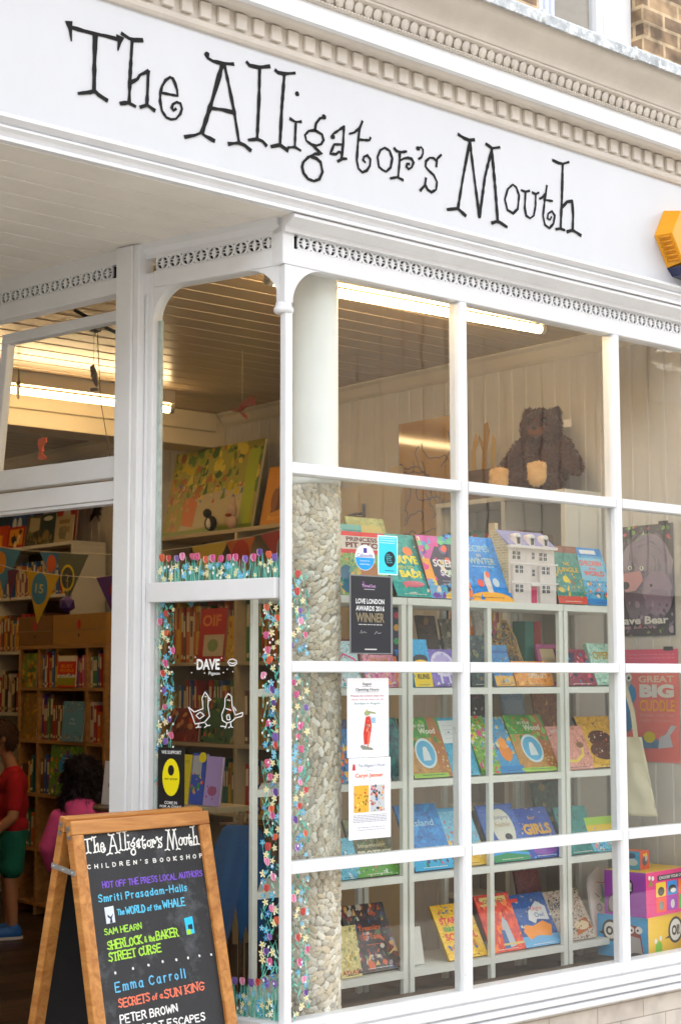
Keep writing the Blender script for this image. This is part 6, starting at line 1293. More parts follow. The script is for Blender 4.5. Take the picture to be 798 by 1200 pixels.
def wallcase(label, X, y0, y1, ys, zs, z0, depth, m, group=None, back=None):
    """bookcase against the right wall, front at X facing -x, from far y1 to near y0"""
    t = thing('bookcase', label, 'bookcase', T(X + depth / 2, (y0 + y1) / 2, z0), group)
    for y in ys:
        bm = BM(); box(bm, (X, y - .014, z0), (X + depth, y + .014, zs[-1] - .0005), 0, None, .002); part('upright', bm, m, t)
    for z in zs[:-1]:
        Y_ = sorted(ys)
        for a, b in zip(Y_[:-1], Y_[1:]):
            bm = BM(); box(bm, (X + .002, a + .0142, z - .022), (X + depth, b - .0142, z), 0, None, .002); part('shelf', bm, m, t)
    bm = BM(); box(bm, (X - .003, min(ys) - .016, zs[-1]), (X + depth, max(ys) + .016, zs[-1] + .025), 0, None, .002); part('top_board', bm, m, t)
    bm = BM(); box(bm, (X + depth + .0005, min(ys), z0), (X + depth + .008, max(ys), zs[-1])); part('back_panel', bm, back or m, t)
    return t
cream = mat('#b9a884', .5, .05, 4); whit = mat('#d3cfc2', .45, .04, 4); bwood = wood('#8a6234', '#b98a50', .5, .5, 1)
# seen through the side window
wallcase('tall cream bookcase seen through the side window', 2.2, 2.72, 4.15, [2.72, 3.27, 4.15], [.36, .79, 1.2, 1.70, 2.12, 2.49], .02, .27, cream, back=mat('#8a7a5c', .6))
for z, w_ in ((.79, 'on the low shelf behind the side window'), (1.2, 'on the shelf behind the bird doodles'), (1.7, 'on the shelf above the painted word')):
    for y1, y0, nm in ((4.135, 3.285, 'far bay'), (3.255, 2.74, 'near bay')):
        spine_row(f'{w_}, {nm}', (2.26, y1, z + .001), (0, -1, 0), y1 - y0, 'books packed in the bookcase behind the side window', .40 if z > 1 else .33, int(z * 100) + int(y1 * 10), ['red', 'orange', 'brown', 'yellow', 'cream', 'red', 'green'] if z > 1.5 else ['green', 'red', 'blue', 'brown', 'yellow', 'teal'])
def wallbook(label, BL, BR, TLy, X, z, c, spec, lean=.16, th=.012, group='books displayed face out inside the shop', name='picture_book', cat='book', bgm=None):
    a, b = PX(*BL, X), PX(*BR, X); wd = a.y - b.y; q = PX(BL[0], TLy, X); hh = q.z - z
    up = Vector((lean, 0, 1)); M = frame((X, a.y, z + lean * th + .001), (0, -1, 0), up); ht = hh * math.hypot(1, lean)
    t = thing(name, label, cat, M, group)
    bm = BM(); box(bm, (0, 0, -.002), (wd, ht, 0)); box(bm, (0, 0, -th), (wd, ht, -th + .002)); box(bm, (0, 0, -th + .0021), (.002, ht, -.0021)); part('cover', bm, bgm or mat(c, .45), t, M)
    bm = BM(); box(bm, (.0022, .003, -th + .0022), (wd - .003, ht - .003, -.0022)); part('pages', bm, mat('#ddd3ba', .8), t, M)
    printed(t, spec, wd, ht, M, .45); return t, M, wd, ht
zs_ = 2.518
wallbook('big landscape picture board of a woodland picnic on the bookcase top', (190, 626), (294, 617), 532, 2.27, zs_, '#a8a03a', [('s', 120, ['#8a9a34', '#c8b43a', '#5f7a2c', '#d8c85a', '#3f5a24', '#b89a4a', '#a8703a'], .05, 0, .42, 1, 1), ('p', [(.18, .05), (.85, .08), (.95, .5), (.3, .44)], '#c4b896'), ('s', 60, ['#b8703a', '#d8b45a', '#6a7a9a', '#a84a34', '#e0d0a0'], .022, .1, .36, .9, .6), ('s', 40, ['#a8865a', '#c89a5a', '#d0b070'], .03, 0, .05, .25, .6), ('p', [(.2, .12), (.34, .08), (.36, .36), (.28, .44), (.2, .38)], '#c8783a'), ('r', .85, 0, .97, .9, '#a8b43a'), ('r', 0, 0, 1, .05, '#7a8a3a')], .2, .02)
wallbook('orange picture board with a dark barrel shape standing at the right', (304, 616), (345, 612), 548, 2.27, zs_, '#d08a1e', [('p', [(.25, .2), (.7, .28), (.75, .62), (.4, .7)], '#5a3a26'), ('e', .32, .42, .1, .2, '#8a5a34'), ('l', [(.5, .85), (.66, .95), (.78, .86), (.62, .78)], '#1e1a1a', .012, 'c'), ('t', 'Barrel', .2, .08, .7, .15, '#e8b45a', .0)], .22, .02)
wallbook('red and white picture book face out above the painted word', (231, 775), (262, 775), 714, 2.205, 1.702, '#b8241c', [('r', .2, .1, .95, .5, '#cfc2a8'), ('t', 'OIF', .1, .66, .8, .88, '#d88a4a', .03), ('e', .55, .3, .2, .12, '#8a9a6a')], .1)
wallbook('yellow slanted book beside the red one above the painted word', (264, 775), (275, 775), 722, 2.205, 1.702, '#c8a02a', [('s', 12, ['#a8602c', '#e0c86a'], .02, 0, 0, 1, 1)], .1)
wallbook('dark red train book face out on the shelf behind the bird doodles', (200, 866), (232, 866), 830, 2.205, 1.202, '#8a2a20', [('s', 30, ['#c8603a', '#5a1c18', '#d8a06a'], .03, 0, 0, 1, 1)], .1)
wallbook('green landscape book face out between the bird doodles', (238, 866), (272, 866), 818, 2.205, 1.202, '#3f6a44', [('s', 40, ['#5a8a4a', '#2c4a34', '#a8a05a', '#c8683a'], .03, 0, 0, 1, 1)], .1)
# small toys in front
def toyfig(name, label, px, X, z, parts_):
    p = PX(px[0], px[1], X); t = thing(name, label, 'toy', T(X, p.y, z))
    for nm, bl, c in parts_:
        bm = BM()
        for c_, r_ in bl: ball(bm, (X + c_[0], p.y + c_[1], z + c_[2]), r_, 2)
        part(nm, bm, mat(c, .8), t)
toyfig('toy_bird', 'small black soft toy bird with a white belly on the bookcase top', (247, 620), 2.222, zs_ + .002, [('body', [((0, 0, .05), (.035, .05, .05)), ((-.005, .03, .115), (.028, .03, .03)), ((0, .05, .12), (.008, .03, .008))], '#1c1a1c'), ('belly', [((-.025, -.012, .045), (.016, .02, .035))], '#d8d0c0')])
toyfig('toy_rabbit', 'small pale pink toy figure leaning beside the black toy bird', (271, 618), 2.222, zs_ + .002, [('body', [((0, 0, .045), (.03, .05, .045)), ((0, -.01, .11), (.03, .035, .045)), ((0, -.02, .16), (.015, .02, .04))], '#c8a890'), ('scarf', [((-.02, 0, .085), (.02, .03, .012))], '#a84a3a')])
# front stand with three books near the side window
sx = .42; pz = PX(225, 943, sx)
st = thing('book_stand', 'small cream shelf carrying three books just inside the side window', 'shelf', T(sx, pz.y, pz.z - .02))
ya, yb_ = PX(176, 940, sx).y, PX(258, 940, sx).y
bm = BM(); box(bm, (sx - .02, yb_, pz.z - .022), (sx + .16, ya, pz.z)); part('shelf', bm, cream, st)
for y in (ya - .02, yb_ + .02):
    bm = BM(); box(bm, (sx + .12, y - .012, .016), (sx + .144, y + .012, pz.z - .0225)); part('leg', bm, cream, st)
wallbook('yellow book on the small shelf behind the black sticker', (197, 940), (220, 939), 884, sx, pz.z, '#d8c21e', [('t', 'A PARTY', .1, .8, .9, .88, '#8a7a1a', .0)], .12)
wallbook('blue comic style book with a yellow disc on the small shelf', (221, 939), (237, 938), 883, sx, pz.z, '#2f4fb0', [('r', .05, .58, .7, .95, '#b8b8b4'), ('s', 24, ['#e0a04a', '#c8503a', '#3a8a4a', '#e8d0a8'], .012, .05, .15, .9, .62), ('e', .72, .92, .28, .1, '#e3d01e')], .12)
wallbook('lilac book at the right end of the small shelf', (238, 938), (256, 937), 887, sx, pz.z, '#b49ad4', [('e', .5, .3, .3, .1, '#a8688a'), ('s', 8, ['#a0689a', '#c8b0e0'], .01, .1, .1, .9, .5)], .12)
# blue cloth hanging beyond the side window
hk = PL(283, 966, Vector((.38, .82, 0)), Vector((-.6, -.8, 0)))
Mc = frame((hk.x, hk.y, hk.z), (.8, -.6, 0), (0, 0, 1)); gm = thing('hanging_cloak', 'dark blue ragged hemmed cloak hanging inside the side window', 'cloak', Mc)
bm = BM(); nU, nV = 44, 26; g = {}; random.seed(14); rag = [random.uniform(0, .16) if i % 3 else random.uniform(.0, .28) for i in range(nU + 1)]
for j in range(nV + 1):
    for i in range(nU + 1):
        u, v = i / nU, j / nV; wv = .05 + .11 * min(1, v * 1.7) ** .7
        a = (u - .5) * 2; y = -v * (.50 - rag[i] * v); r = wv
        g[i, j] = bm.verts.new((math.sin(a * 2.6) * r + a * .02, y + .0, math.cos(a * 2.6) * r * .6 + .018 * math.sin(u * 34) * v))
for j in range(nV):
    for i in range(nU): f = bm.faces.new((g[i, j], g[i, j + 1], g[i + 1, j + 1], g[i + 1, j])); f.smooth = True
o = part('cloth', bm, mat('#23507c', .95, .1, 14, .4, 150), gm, Mc); sm = o.modifiers.new('s', 'SOLIDIFY'); sm.thickness = .004
bm = BM(); cyl(bm, Mc @ Vector((0, .04, 0)), Vector((hk.x, hk.y, .02)), .011, .011, 10); cyl(bm, Mc @ Vector((-.09, .0, 0)), Mc @ Vector((.09, .0, 0)), .009, .009, 8); lathe(bm, [(.13, .016), (.13, .03), (.02, .05)], (hk.x, hk.y), 20); part('stand', bm, wood('#4a3420', '#6a4c30', .5), gm)
# paper bunting inside the door and behind the side window
def bunting(label, pts, flags, X):
    P = [PX(*p, X) for p in pts]; t = thing('bunting', label, 'bunting', T(*P[0]))
    bm = BM(); tube(bm, P, .0022, 5); part('string', bm, mat('#d6cdb8', .9), t)
    for (xa, ya), (xb, yb2), (xt, yt), c, deco in flags:
        A_, B_, C_ = PX(xa, ya, X), PX(xb, yb2, X), PX(xt, yt, X)
        Mx = frame(A_ + Vector((-.004, 0, 0)), (B_ - A_), (0, 0, 1)); q = [Mx.inverted() @ v for v in (A_, B_, C_)]
        bm = BM(); prism(bm, [(v.x, v.y) for v in q], -.0012, .0012); f = part('pennant', bm, mat(c, .7, .05, 8), t, Mx)
        if deco:
            ink = Ink(); wI = q[1].x; hI = abs(q[2].y); bmT = BM(); tc_ = None
            for it in deco:
                if it[0] == 'e': prism(ink.bm, [(x, y) for x, y in ellipse(it[1] * wI, -it[2] * hI, it[3] * wI, it[3] * wI, 20)], .0013, .0016 + .0002 * len(ink.cols), ink.mi(it[4]))
                elif it[0] == 'x': text(bmT, it[1], it[2] * wI, -it[4] * hI, it[3] * wI, -it[5] * hI, .0026, 0, None, .01); tc_ = it[6]
            if len(ink.bm.faces): part('badge', ink.bm, ink.mats(.6), f, Mx)
            if tc_: part('lettering', bmT, mat(tc_, .6), f, Mx)
            else: bmT.free()
bunting('upper string of light blue and grey green pennants inside the open door', [(-30, 636), (28, 645), (60, 647), (104, 649), (143, 650)], [((-6, 641), (26, 645), (4, 692), '#4a90b8', [('e', .3, .35, .2, '#d8963a')]), ((48, 647), (72, 648), (62, 680), '#3f7aa8', [('e', .6, .4, .22, '#c8683a')]), ((66, 648), (105, 650), (80, 706), '#5d6454', [('e', .42, .5, .21, '#d8c23a'), ('e', .42, .5, .17, '#4a4f44'), ('x', '2', .36, .48, .58, .42, '#d8c23a'), ('x', '2', .36, .48, .58, .42, '#d8c23a')])], 1.25)
bunting('lower string with a yellow numbered pennant and a purple pennant inside the door', [(-30, 652), (14, 666), (32, 669), (71, 674), (95, 676), (114, 677), (143, 673)], [((32, 669), (71, 674.5), (45, 731), '#d2ab2c', [('e', .45, .31, .24, '#5a8fae'), ('x', '15', .33, .57, .40, .22, '#d8c86a')]), ((114, 677), (150, 672), (138, 730), '#5a2f78', [('e', .6, .3, .14, '#a83a34'), ('e', .62, .5, .12, '#6a7a8a')]), ((10, 668), (22, 668), (13, 704), '#6a2f58', None)], 1.15)
bunting('string of yellow, orange and red pennants behind the side window', [(186, 646), (230, 640), (290, 630), (345, 616)], [((226, 641), (268, 634), (244, 690), '#c8a82a', None), ((266, 635), (300, 629), (284, 676), '#c4621e', [('e', .5, .4, .3, '#a83a1e')]), ((306, 627), (350, 616), (336, 672), '#a83a34', [('e', .6, .4, .18, '#8a8a86')])], 1.35)
bunting('small blue pennant string hanging lower behind the side window', [(200, 700), (225, 702), (260, 698)], [((217, 701), (231, 701.5), (225, 713), '#3f8fb8', None)], 1.7)
# seen through the door: wooden bookcase with card boxes on top
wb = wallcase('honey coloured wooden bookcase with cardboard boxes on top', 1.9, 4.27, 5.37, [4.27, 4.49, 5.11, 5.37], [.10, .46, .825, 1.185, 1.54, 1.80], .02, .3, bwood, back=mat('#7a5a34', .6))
for (BL, BR, zt_, lab, c) in (((22, 762), (61, 763), 735, 'shaded-tone cardboard box with a red mark on the left of the bookcase top', '#7a5526'), ((62, 763), (125, 764), 731, 'lit-tone cardboard box with a red and black emblem on the bookcase top', '#a2783a')):  # dark and light carton colours imitate a shaded and a lit face
    a, b = PX(*BL, 1.92), PX(*BR, 1.92); M = frame((1.92, a.y, 1.8265), (0, -1, 0), (0, 0, 1)); wd = a.y - b.y; ht = .20; t = thing('cardboard_box', lab, 'box', M, 'cardboard boxes on the bookcase')
    bm = BM(); box(bm, (0, 0, -.26), (wd - .004, ht, 0), 0, None, .003); part('carton', bm, mat(c, .8, .08, 10), t, M)
    bm = BM(); box(bm, (.002, ht * .47, .0004), (wd - .006, ht * .50, .0008)); part('tape', bm, mat('#8a6a3a', .4), t, M)
    ink = Ink(); prism(ink.bm, ellipse(wd * .5, ht * .66, .022, .032, 14), .001, .0016, ink.mi('#a8323a')); prism(ink.bm, ellipse(wd * .5, ht * .3, .009, .012, 10), .001, .0016, ink.mi('#2a2220')); part('emblem', ink.bm, ink.mats(.7), t, M)
grp = 'books packed in the wooden bookcase inside the door'
for z, nm in ((.46, 'low shelf'), (.825, 'lower middle shelf'), (1.185, 'upper middle shelf'), (1.54, 'top shelf')):
    if z < 1: spine_row(f'on the {nm}, left bay of wooden case', (1.915, 5.35, z + .001), (0, -1, 0), .2, grp, .26, 7 + int(z * 10), ['green', 'brown', 'yellow', 'orange', 'teal'])
    spine_row(f'on the {nm}, right bay of wooden case', (1.915, 4.474, z + .001), (0, -1, 0), .18, grp, .27, 27 + int(z * 10), ['green', 'orange', 'red', 'purple', 'teal', 'white', 'blue'])
spine_row('on the top shelf, middle bay of wooden case', (1.915, 5.09, 1.541), (0, -1, 0), .24, grp, .27, 61, ['white', 'red', 'yellow', 'blue']); spine_row('right of the red patterned book', (1.915, 4.66, 1.541), (0, -1, 0), .15, grp, .22, 62, ['pink', 'blue', 'red', 'orange'])
spine_row('on the upper middle shelf, middle bay of wooden case', (1.915, 5.09, 1.186), (0, -1, 0), .32, grp, .32, 63, ['red', 'green', 'cream', 'purple', 'brown'])
spine_row('on the lower middle shelf, middle bay of wooden case', (1.915, 5.09, .826), (0, -1, 0), .16, grp, .32, 64, ['purple', 'navy', 'blue', 'brown'])
wallbook('tall green and yellow garden book in the left bay of the top shelf', (26, 803), (42, 804), 766, 1.905, 1.541, '#6a7a2c', [('s', 60, ['#8a9a3a', '#c8a83a', '#3f5a24', '#a8602c'], .03, 0, 0, 1, 1)], .05)
wallbook('tall mustard dotted book in the left bay of the upper middle shelf', (26, 862), (42, 863), 812, 1.905, 1.186, '#8a6a24', [('s', 60, ['#a8842c', '#5a4a1c', '#c8983a', '#7a5a2c'], .02, 0, 0, 1, 1)], .05)
wallbook('red and olive patterned book face out on the top shelf', (67, 804), (88, 805), 769, 1.895, 1.541, '#c8321e', [('r', 0, .82, 1, 1, '#d8d0c0'), ('r', 0, .3, 1, .4, '#d8d8d0'), ('r', 0, .06, 1, .3, '#8a8a2a'), ('s', 24, ['#2a2220', '#e8e0d0'], .008, 0, .3, 1, .42), ('t', 'BUSY', .2, .62, .85, .72, '#e8a03a', .01), ('t', 'PEOPLE', .15, .48, .9, .58, '#e8a03a', .01)], .05)
wallbook('pale blue book with rows of small pictures face out on the upper middle shelf', (72, 862), (96, 863), 822, 1.895, 1.186, '#5f9ab8', [('s', 20, ['#d8c8a0', '#3a5a6a', '#a85a4a'], .010, .05, .75, .95, .98), ('s', 20, ['#d8c8a0', '#3a5a6a', '#a85a4a'], .010, .05, .03, .95, .25), ('t', 'My', .4, .5, .6, .58, '#d8ecf0', .0), ('t', 'Body', .35, .4, .66, .48, '#d8ecf0', .0)], .08)
wallbook('large green jungle book with a blue title cloud face out on the lower middle shelf', (57, 930), (98, 934), 873, 1.895, .826, '#5a8a34', [('s', 120, ['#8aa83a', '#3f6a2a', '#d8a83a', '#c85a3a', '#e8d8b0', '#6a8a2a', '#7a4a8a'], .024, 0, 0, 1, 1), ('e', .52, .6, .27, .24, '#2f84b4'), ('w', .36, .48, .68, .74, '#a8d4e8', 4, .006)], .06)
# far wall case with face-out books
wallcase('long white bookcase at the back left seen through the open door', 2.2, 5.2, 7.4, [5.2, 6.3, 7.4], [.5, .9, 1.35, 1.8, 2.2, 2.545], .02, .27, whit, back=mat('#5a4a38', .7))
for i, (BL, BR, ty, c, sp, lab) in enumerate([
    ((-6, 641), (8, 639), 618, '#c8421e', [('r', .1, .1, .6, .6, '#e0a03a')], 'orange and red boxed book at the far left of the high shelf'),
    ((8, 640), (28, 637), 619, '#a81e1e', [('r', .12, .12, .9, .88, '#d89a3a'), ('s', 12, ['#2a2020', '#e8d8b0'], .03, .2, .15, .8, .8)], 'red bordered book with a yellow picture on the high shelf'),
    ((30, 637), (63, 634), 606, '#4a4a3a', [('p', [(.08, .4), (.45, .5), (.45, .9), (.1, .95)], '#b0a890'), ('r', .5, .1, 1, 1, '#2c3a3a'), ('e', .74, .85, .16, .08, '#d8d8cc'), ('s', 30, ['#6a6a4a', '#3a3a2c', '#8a7a5a'], .04, 0, 0, 1, .4)], 'wide dark picture book with a grey house on the high shelf'),
    ((64, 634), (84, 631), 606, '#a89a78', [('s', 20, ['#8a7a5a', '#6a6a5a'], .04, .2, .2, .8, .6), ('r', .2, .7, .8, .85, '#7a6a4a')], 'pale buff book at the right end of the high shelf'),
    ((-8, 622), (12, 618), 602, '#1c3a5a', [('e', .5, .5, .25, .15, '#d8dce0')], 'dark blue book in the back row at the far left'),
    ((8, 620), (28, 616), 598, '#23569a', [('e', .35, .6, .12, .18, '#e8ecf0'), ('e', .65, .6, .12, .18, '#e8ecf0')], 'blue book with two white eyes in the back row'),
    ((28, 618), (48, 614), 594, '#2a3f8a', [('s', 12, ['#58a0b8', '#1c2a5a'], .05, 0, 0, 1, 1)], 'royal blue book in the middle of the back row'),
    ((64, 612), (88, 608), 590, '#a8301e', [('e', .5, .6, .2, .3, '#d8d0c8'), ('s', 10, ['#d8603a', '#8a1e1a'], .05, 0, 0, 1, 1)], 'red book with a white figure at the right of the back row')]):
    X_ = 2.23 if i < 4 else 2.33
    wallbook(lab, BL, BR, ty, X_, 2.5725 if i < 4 else 2.5725, c, sp, .1)
spine_row('on the second shelf of the far case, left bay', (2.215, 7.1, 2.201), (0, -1, 0), .76, 'books packed in the far white bookcase', .26, 81, ['orange', 'yellow', 'red', 'pink', 'purple', 'cream']); spine_row('on the second shelf of the far case, near bay', (2.215, 6.28, 2.201), (0, -1, 0), 1.05, 'books packed in the far white bookcase', .26, 82, ['orange', 'yellow', 'cream', 'blue', 'red'])
spine_row('on the third shelf of the far case', (2.215, 6.28, 1.801), (0, -1, 0), 1.05, 'books packed in the far white bookcase', .28, 83, ['red', 'orange', 'brown', 'yellow', 'blue']); spine_row('on the third shelf of the far case, far bay', (2.215, 7.1, 1.801), (0, -1, 0), .78, 'books packed in the far white bookcase', .3, 84, ['red', 'orange', 'pink', 'brown'])
spine_row('on the fourth shelf of the far case', (2.215, 6.28, 1.351), (0, -1, 0), 1.05, 'books packed in the far white bookcase', .32, 85, ['white', 'brown', 'red', 'black', 'cream']); spine_row('on the fourth shelf of the far case, far bay', (2.215, 7.1, 1.351), (0, -1, 0), .78, 'books packed in the far white bookcase', .3, 86, ['white', 'brown', 'red', 'cream'])
# dark hanging silhouettes and purple paper lantern
def silhouette(name, label, pts, X, c, cat='decoration'):
    P = [PX(*p, X) for p in pts]; M = frame((X, P[0].y, P[0].z), (0, -1, 0), (0, 0, 1)); q = [M.inverted() @ v for v in P]
    bm = BM(); prism(bm, [(v.x, v.y) for v in q], -.003, .003); solo(name, bm, mat(c, .8), label, cat, M)
silhouette('paper_cutout', 'dark paper bird shape pinned high on the cream wall', [(108, 604), (112, 590), (118, 590), (118, 596), (116, 600), (119, 603), (115, 604), (117, 611), (113, 604), (111, 604), (106, 612), (107, 603)], XR - .02, '#2c1f14')
silhouette('paper_cutout', 'dark pointed paper tree shape pinned on the wall above the boxes', [(111, 720), (115, 708), (120, 700), (123, 714), (122, 719), (118, 721), (119, 728), (117, 721)], XR - .02, '#33201a')
p = PX(79, 708, 1.12); bm = BM(); tb2 = bmesh.new(); bmesh.ops.create_icosphere(tb2, subdivisions=1, radius=.052); merge(bm, tb2); M = T(*p); t = thing('paper_diamond', 'purple folded paper diamond hanging below the bunting', 'decoration', M); part('diamond', bm, mat('#3f2360', .6), t, M)
bm = BM(); cyl(bm, p + Vector((0, 0, .05)), p + Vector((0, 0, .16)), .0012, .0012, 4); part('thread', bm, mat('#b8ae98', .9), t)
# cards on a round table just inside the door
tx = .62; tp = PX(131, 944, tx); tbl = thing('round_table', 'small round table just inside the door with white cards on it', 'table', T(tx + .1, tp.y, .016))
bm = BM(); lathe(bm, [(.22, tp.z - .02), (.225, tp.z - .01), (.22, tp.z)], (tx + .12, tp.y - .06), 32); part('tabletop', bm, wood('#3a2a1c', '#5a4430', .4), tbl)
bm = BM(); lathe(bm, [(.16, .016), (.15, .03), (.03, .05), (.022, tp.z - .021)], (tx + .12, tp.y - .06), 20); part('leg', bm, wood('#3a2a1c', '#5a4430', .4), tbl)
wallbook('white greeting card with small print standing left on the round table', (119, 940), (128, 941), 892, tx, tp.z, '#d9d6d2', [('e', .8, .45, .12, .05, '#a08a6a')], .1, .006, name='greeting_card', cat='card')
wallbook('taller white greeting card with a tan square standing on the round table', (129, 943), (145, 944), 878, tx - .02, tp.z, '#e2e0de', [('r', .5, .38, .9, .6, '#c8a878'), ('e', .5, .85, .08, .05, '#4a4a4a')], .08, .006, name='greeting_card', cat='card')

# white case nearer the window with a teddy, box and paper figures
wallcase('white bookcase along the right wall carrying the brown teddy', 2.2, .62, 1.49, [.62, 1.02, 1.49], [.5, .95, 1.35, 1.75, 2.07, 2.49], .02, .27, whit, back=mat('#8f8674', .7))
spine_row('on the top shelf under the teddy, far bay', (2.215, 1.47, 2.071), (0, -1, 0), .40, 'books packed in the white bookcase below the teddy', .3, 91, ['blue', 'orange', 'yellow', 'teal', 'black', 'red']); spine_row('on the second shelf under the teddy, far bay', (2.215, 1.47, 1.751), (0, -1, 0), .42, 'books packed in the white bookcase below the teddy', .28, 92)
spine_row('on the top shelf under the teddy, near bay', (2.215, 1.0, 2.071), (0, -1, 0), .2, 'books packed in the white bookcase below the teddy', .3, 93, ['black', 'brown', 'black', 'red'])
a, b = PX(549, 578, 2.25), PX(583, 573, 2.25); M = frame((2.25, a.y, 2.5165), (0, -1, 0), (0, 0, 1)); t = thing('wooden_crate', 'dark brown wooden box holding gold paper figures beside the teddy', 'box', M); wd = a.y - b.y
bm = BM(); box(bm, (0, 0, -.16), (wd, .16, 0), 0, None, .003); part('crate', bm, wood('#4a3018', '#6a4826', .6, 1, 0), t, M)
for i, (dx_, pts) in enumerate([(0, [(0, 0), (.03, 0), (.03, .1), (.05, .14), (.035, .2), (.015, .15), (.0, .1)]), (.055, [(0, 0), (.035, 0), (.045, .12), (.06, .2), (.045, .25), (.02, .24), (.015, .14), (-.02, .19), (-.025, .17), (.005, .1)]), (.105, [(0, 0), (.02, 0), (.03, .16), (.012, .19), (.0, .1)])]):
    bm = BM(); prism(bm, [(x + dx_ + .005, y + .161) for x, y in pts], -.02 - i * .02, -.017 - i * .02, 0, M)
    part('paper_figure', bm, mat(['#b8923a', '#a87f2c', '#c4a04a'][i], .6), t)
# monster-map poster replaced by a plain ochre poster with loose squiggles, glossy sheet
t, M, wd, ht = wallposter('squiggle_poster', 'glossy ochre poster with loose black squiggles on the far wall', (468, 655), (549, 650), 2.28, 3.045, [], '#b88a38', .07, XR - .014)
ink = Ink(); random.seed(12)
for i in range(22):
    x, y = random.uniform(.05, wd - .08), random.uniform(.05, ht - .1); a = random.uniform(0, 6.28); pts = []
    for j in range(14):
        pts.append((min(max(x, .01), wd - .01), min(max(y, .01), ht - .01))); a += random.uniform(-.9, .9); x += .022 * math.cos(a); y += .022 * math.sin(a)
    ribbon(ink.bm, pts, .006, .0005, .0009 + i * .00001, ink.mi('#2e2414'))
part('squiggles', ink.bm, ink.mats(.4), t, M)
# door in the side wall
dd0, dd1 = PX(400, 600, XR - .01).y, PX(463, 600, XR - .01).y
sdn = thing('inner_door', 'cream panelled door in the side wall beyond the column', 'door', T(XR - .02, (dd0 + dd1) / 2, 0))
bm = BM(); box(bm, (XR - .035, dd1, .02), (XR - .008, dd0, 2.72), 0); box(bm, (XR - .04, dd1 + .08, 1.2), (XR - .0352, dd0 - .08, 2.45), 0, None, .004); box(bm, (XR - .05, dd1 - .08, .02), (XR - .007, dd1 - .001, 2.8), 0, None, .005); box(bm, (XR - .05, dd0 + .001, .02), (XR - .007, dd0 + .08, 2.8), 0, None, .005); part('leaf', bm, mat('#cbb78e', .5, .05, 4), sdn)
hp_ = PX(425, 602, XR - .05); bm = BM(); box(bm, (XR - .045, hp_.y - .012, hp_.z - .09), (XR - .0405, hp_.y + .012, hp_.z + .06), 0, None, .002); cyl(bm, (XR - .06, hp_.y, hp_.z), (XR - .06, hp_.y + .11, hp_.z), .007, .007, 8); part('handle', bm, mat('#2a211a', .4, metal=.6), sdn)
B('large olive landscape book standing behind the pit stop book', (425, 694), (470, 697), (404, 606), Z5t, '#9a9a50', [('r', .06, .1, .9, .9, '#b8a85a'), ('e', .5, .5, .3, .25, '#8a9a6a')], Y=.46)

# ================================================================ soft bodies
def shell(name, blobs, m, parent, vox=.012, smooth=6, M=None, label=None):
    """one continuous skin round a set of overlapping ellipsoids (centre, radii[, rotation]) and limbs (p0, p1, r0, r1)"""
    bm = BM()
    for b in blobs:
        if len(b) == 4:
            p0, p1, r0, r1 = Vector(b[0]), Vector(b[1]), b[2], b[3]; n = max(2, int((p1 - p0).length / (min(r0, r1) * .4)))
            for i in range(n + 1): ball(bm, p0.lerp(p1, i / n), r0 + (r1 - r0) * i / n, 2)
        else: ball(bm, b[0], b[1], 3, 0, None, b[2] if len(b) > 2 else None)
    me = bpy.data.meshes.new(name); bm.to_mesh(me); bm.free(); ob = bpy.data.objects.new(name, me); COL.objects.link(ob)
    rm = ob.modifiers.new('r', 'REMESH'); rm.mode = 'VOXEL'; rm.voxel_size = vox; sm = ob.modifiers.new('s', 'SMOOTH'); sm.iterations = smooth; sm.factor = .5
    dg = bpy.context.evaluated_depsgraph_get(); me2 = bpy.data.meshes.new_from_object(ob.evaluated_get(dg)); me2.name = name
    bpy.data.objects.remove(ob); bpy.data.meshes.remove(me)
    me2.shade_smooth(); me2.materials.clear(); me2.materials.append(m)
    M = M if M is not None else I4; me2.transform(_world(parent).inverted() @ M)
    o = bpy.data.objects.new(name, me2); COL.objects.link(o); o.parent = parent
    if label: o['label'] = label
    return o
# teddy: sits on the white case, facing the street-side window (local x right, y up, z forward)
tc_ = PX(638, 578, 2.32); MT = frame((2.31, tc_.y, 2.516), Vector((.45, -.9, 0)), (0, 0, 1))
ted = thing('teddy_bear', 'large dark brown teddy bear with tan feet sitting on the white bookcase', 'soft toy', MT)
brown = mat('#43210f', .95, .25, 40, .8, 220, sheen=.3); tan = mat('#d2ae7c', .9, .15, 30, .6, 120); cre = mat('#d9c79c', .9)
shell('body', [((0, .13, 0), (.125, .14, .10)), ((0, .2, 0), (.115, .1, .09)), ((0, .335, .02), (.105, .095, .095)), ((-.07, .41, .0), (.032, .034, .02)), ((.07, .41, .0), (.032, .034, .02)), ((0, .31, .10), (.05, .04, .04)),
      ((-.1, .24, .0), (-.19, .10, .06), .05, .042), ((.1, .24, .0), (.185, .12, .07), .05, .042), ((-.07, .06, .06), (-.15, .045, .17), .058, .045), ((.05, .06, .05), (.03, .06, .15), .06, .05)], brown, ted, .011, 4, MT)
for fx, fy, fz_ in ((-.165, .048, .215), (.025, .07, .2)):
    shell('foot', [((fx, fy, fz_), (.05, .055, .024))] + [((fx + k * .023, fy + .052 - abs(k) * .006, fz_ + .002), (.016, .024, .02)) for k in (-1.5, -.5, .5, 1.5)], tan, ted, .007, 2, MT)
shell('muzzle', [((0, .30, .125), (.042, .032, .026))], mat('#6a3d20', .9, .15, 40), ted, .007, 3, MT)
bm = BM(); ball(bm, (0, .315, .152), (.014, .01, .008), 2, 0, MT); part('nose', bm, mat('#1a1210', .3), ted)
for ex_ in (-.038, .038):
    bm = BM(); ball(bm, (ex_, .36, .108), .011, 2, 0, MT); part('eye', bm, mat('#17100c', .15), ted)
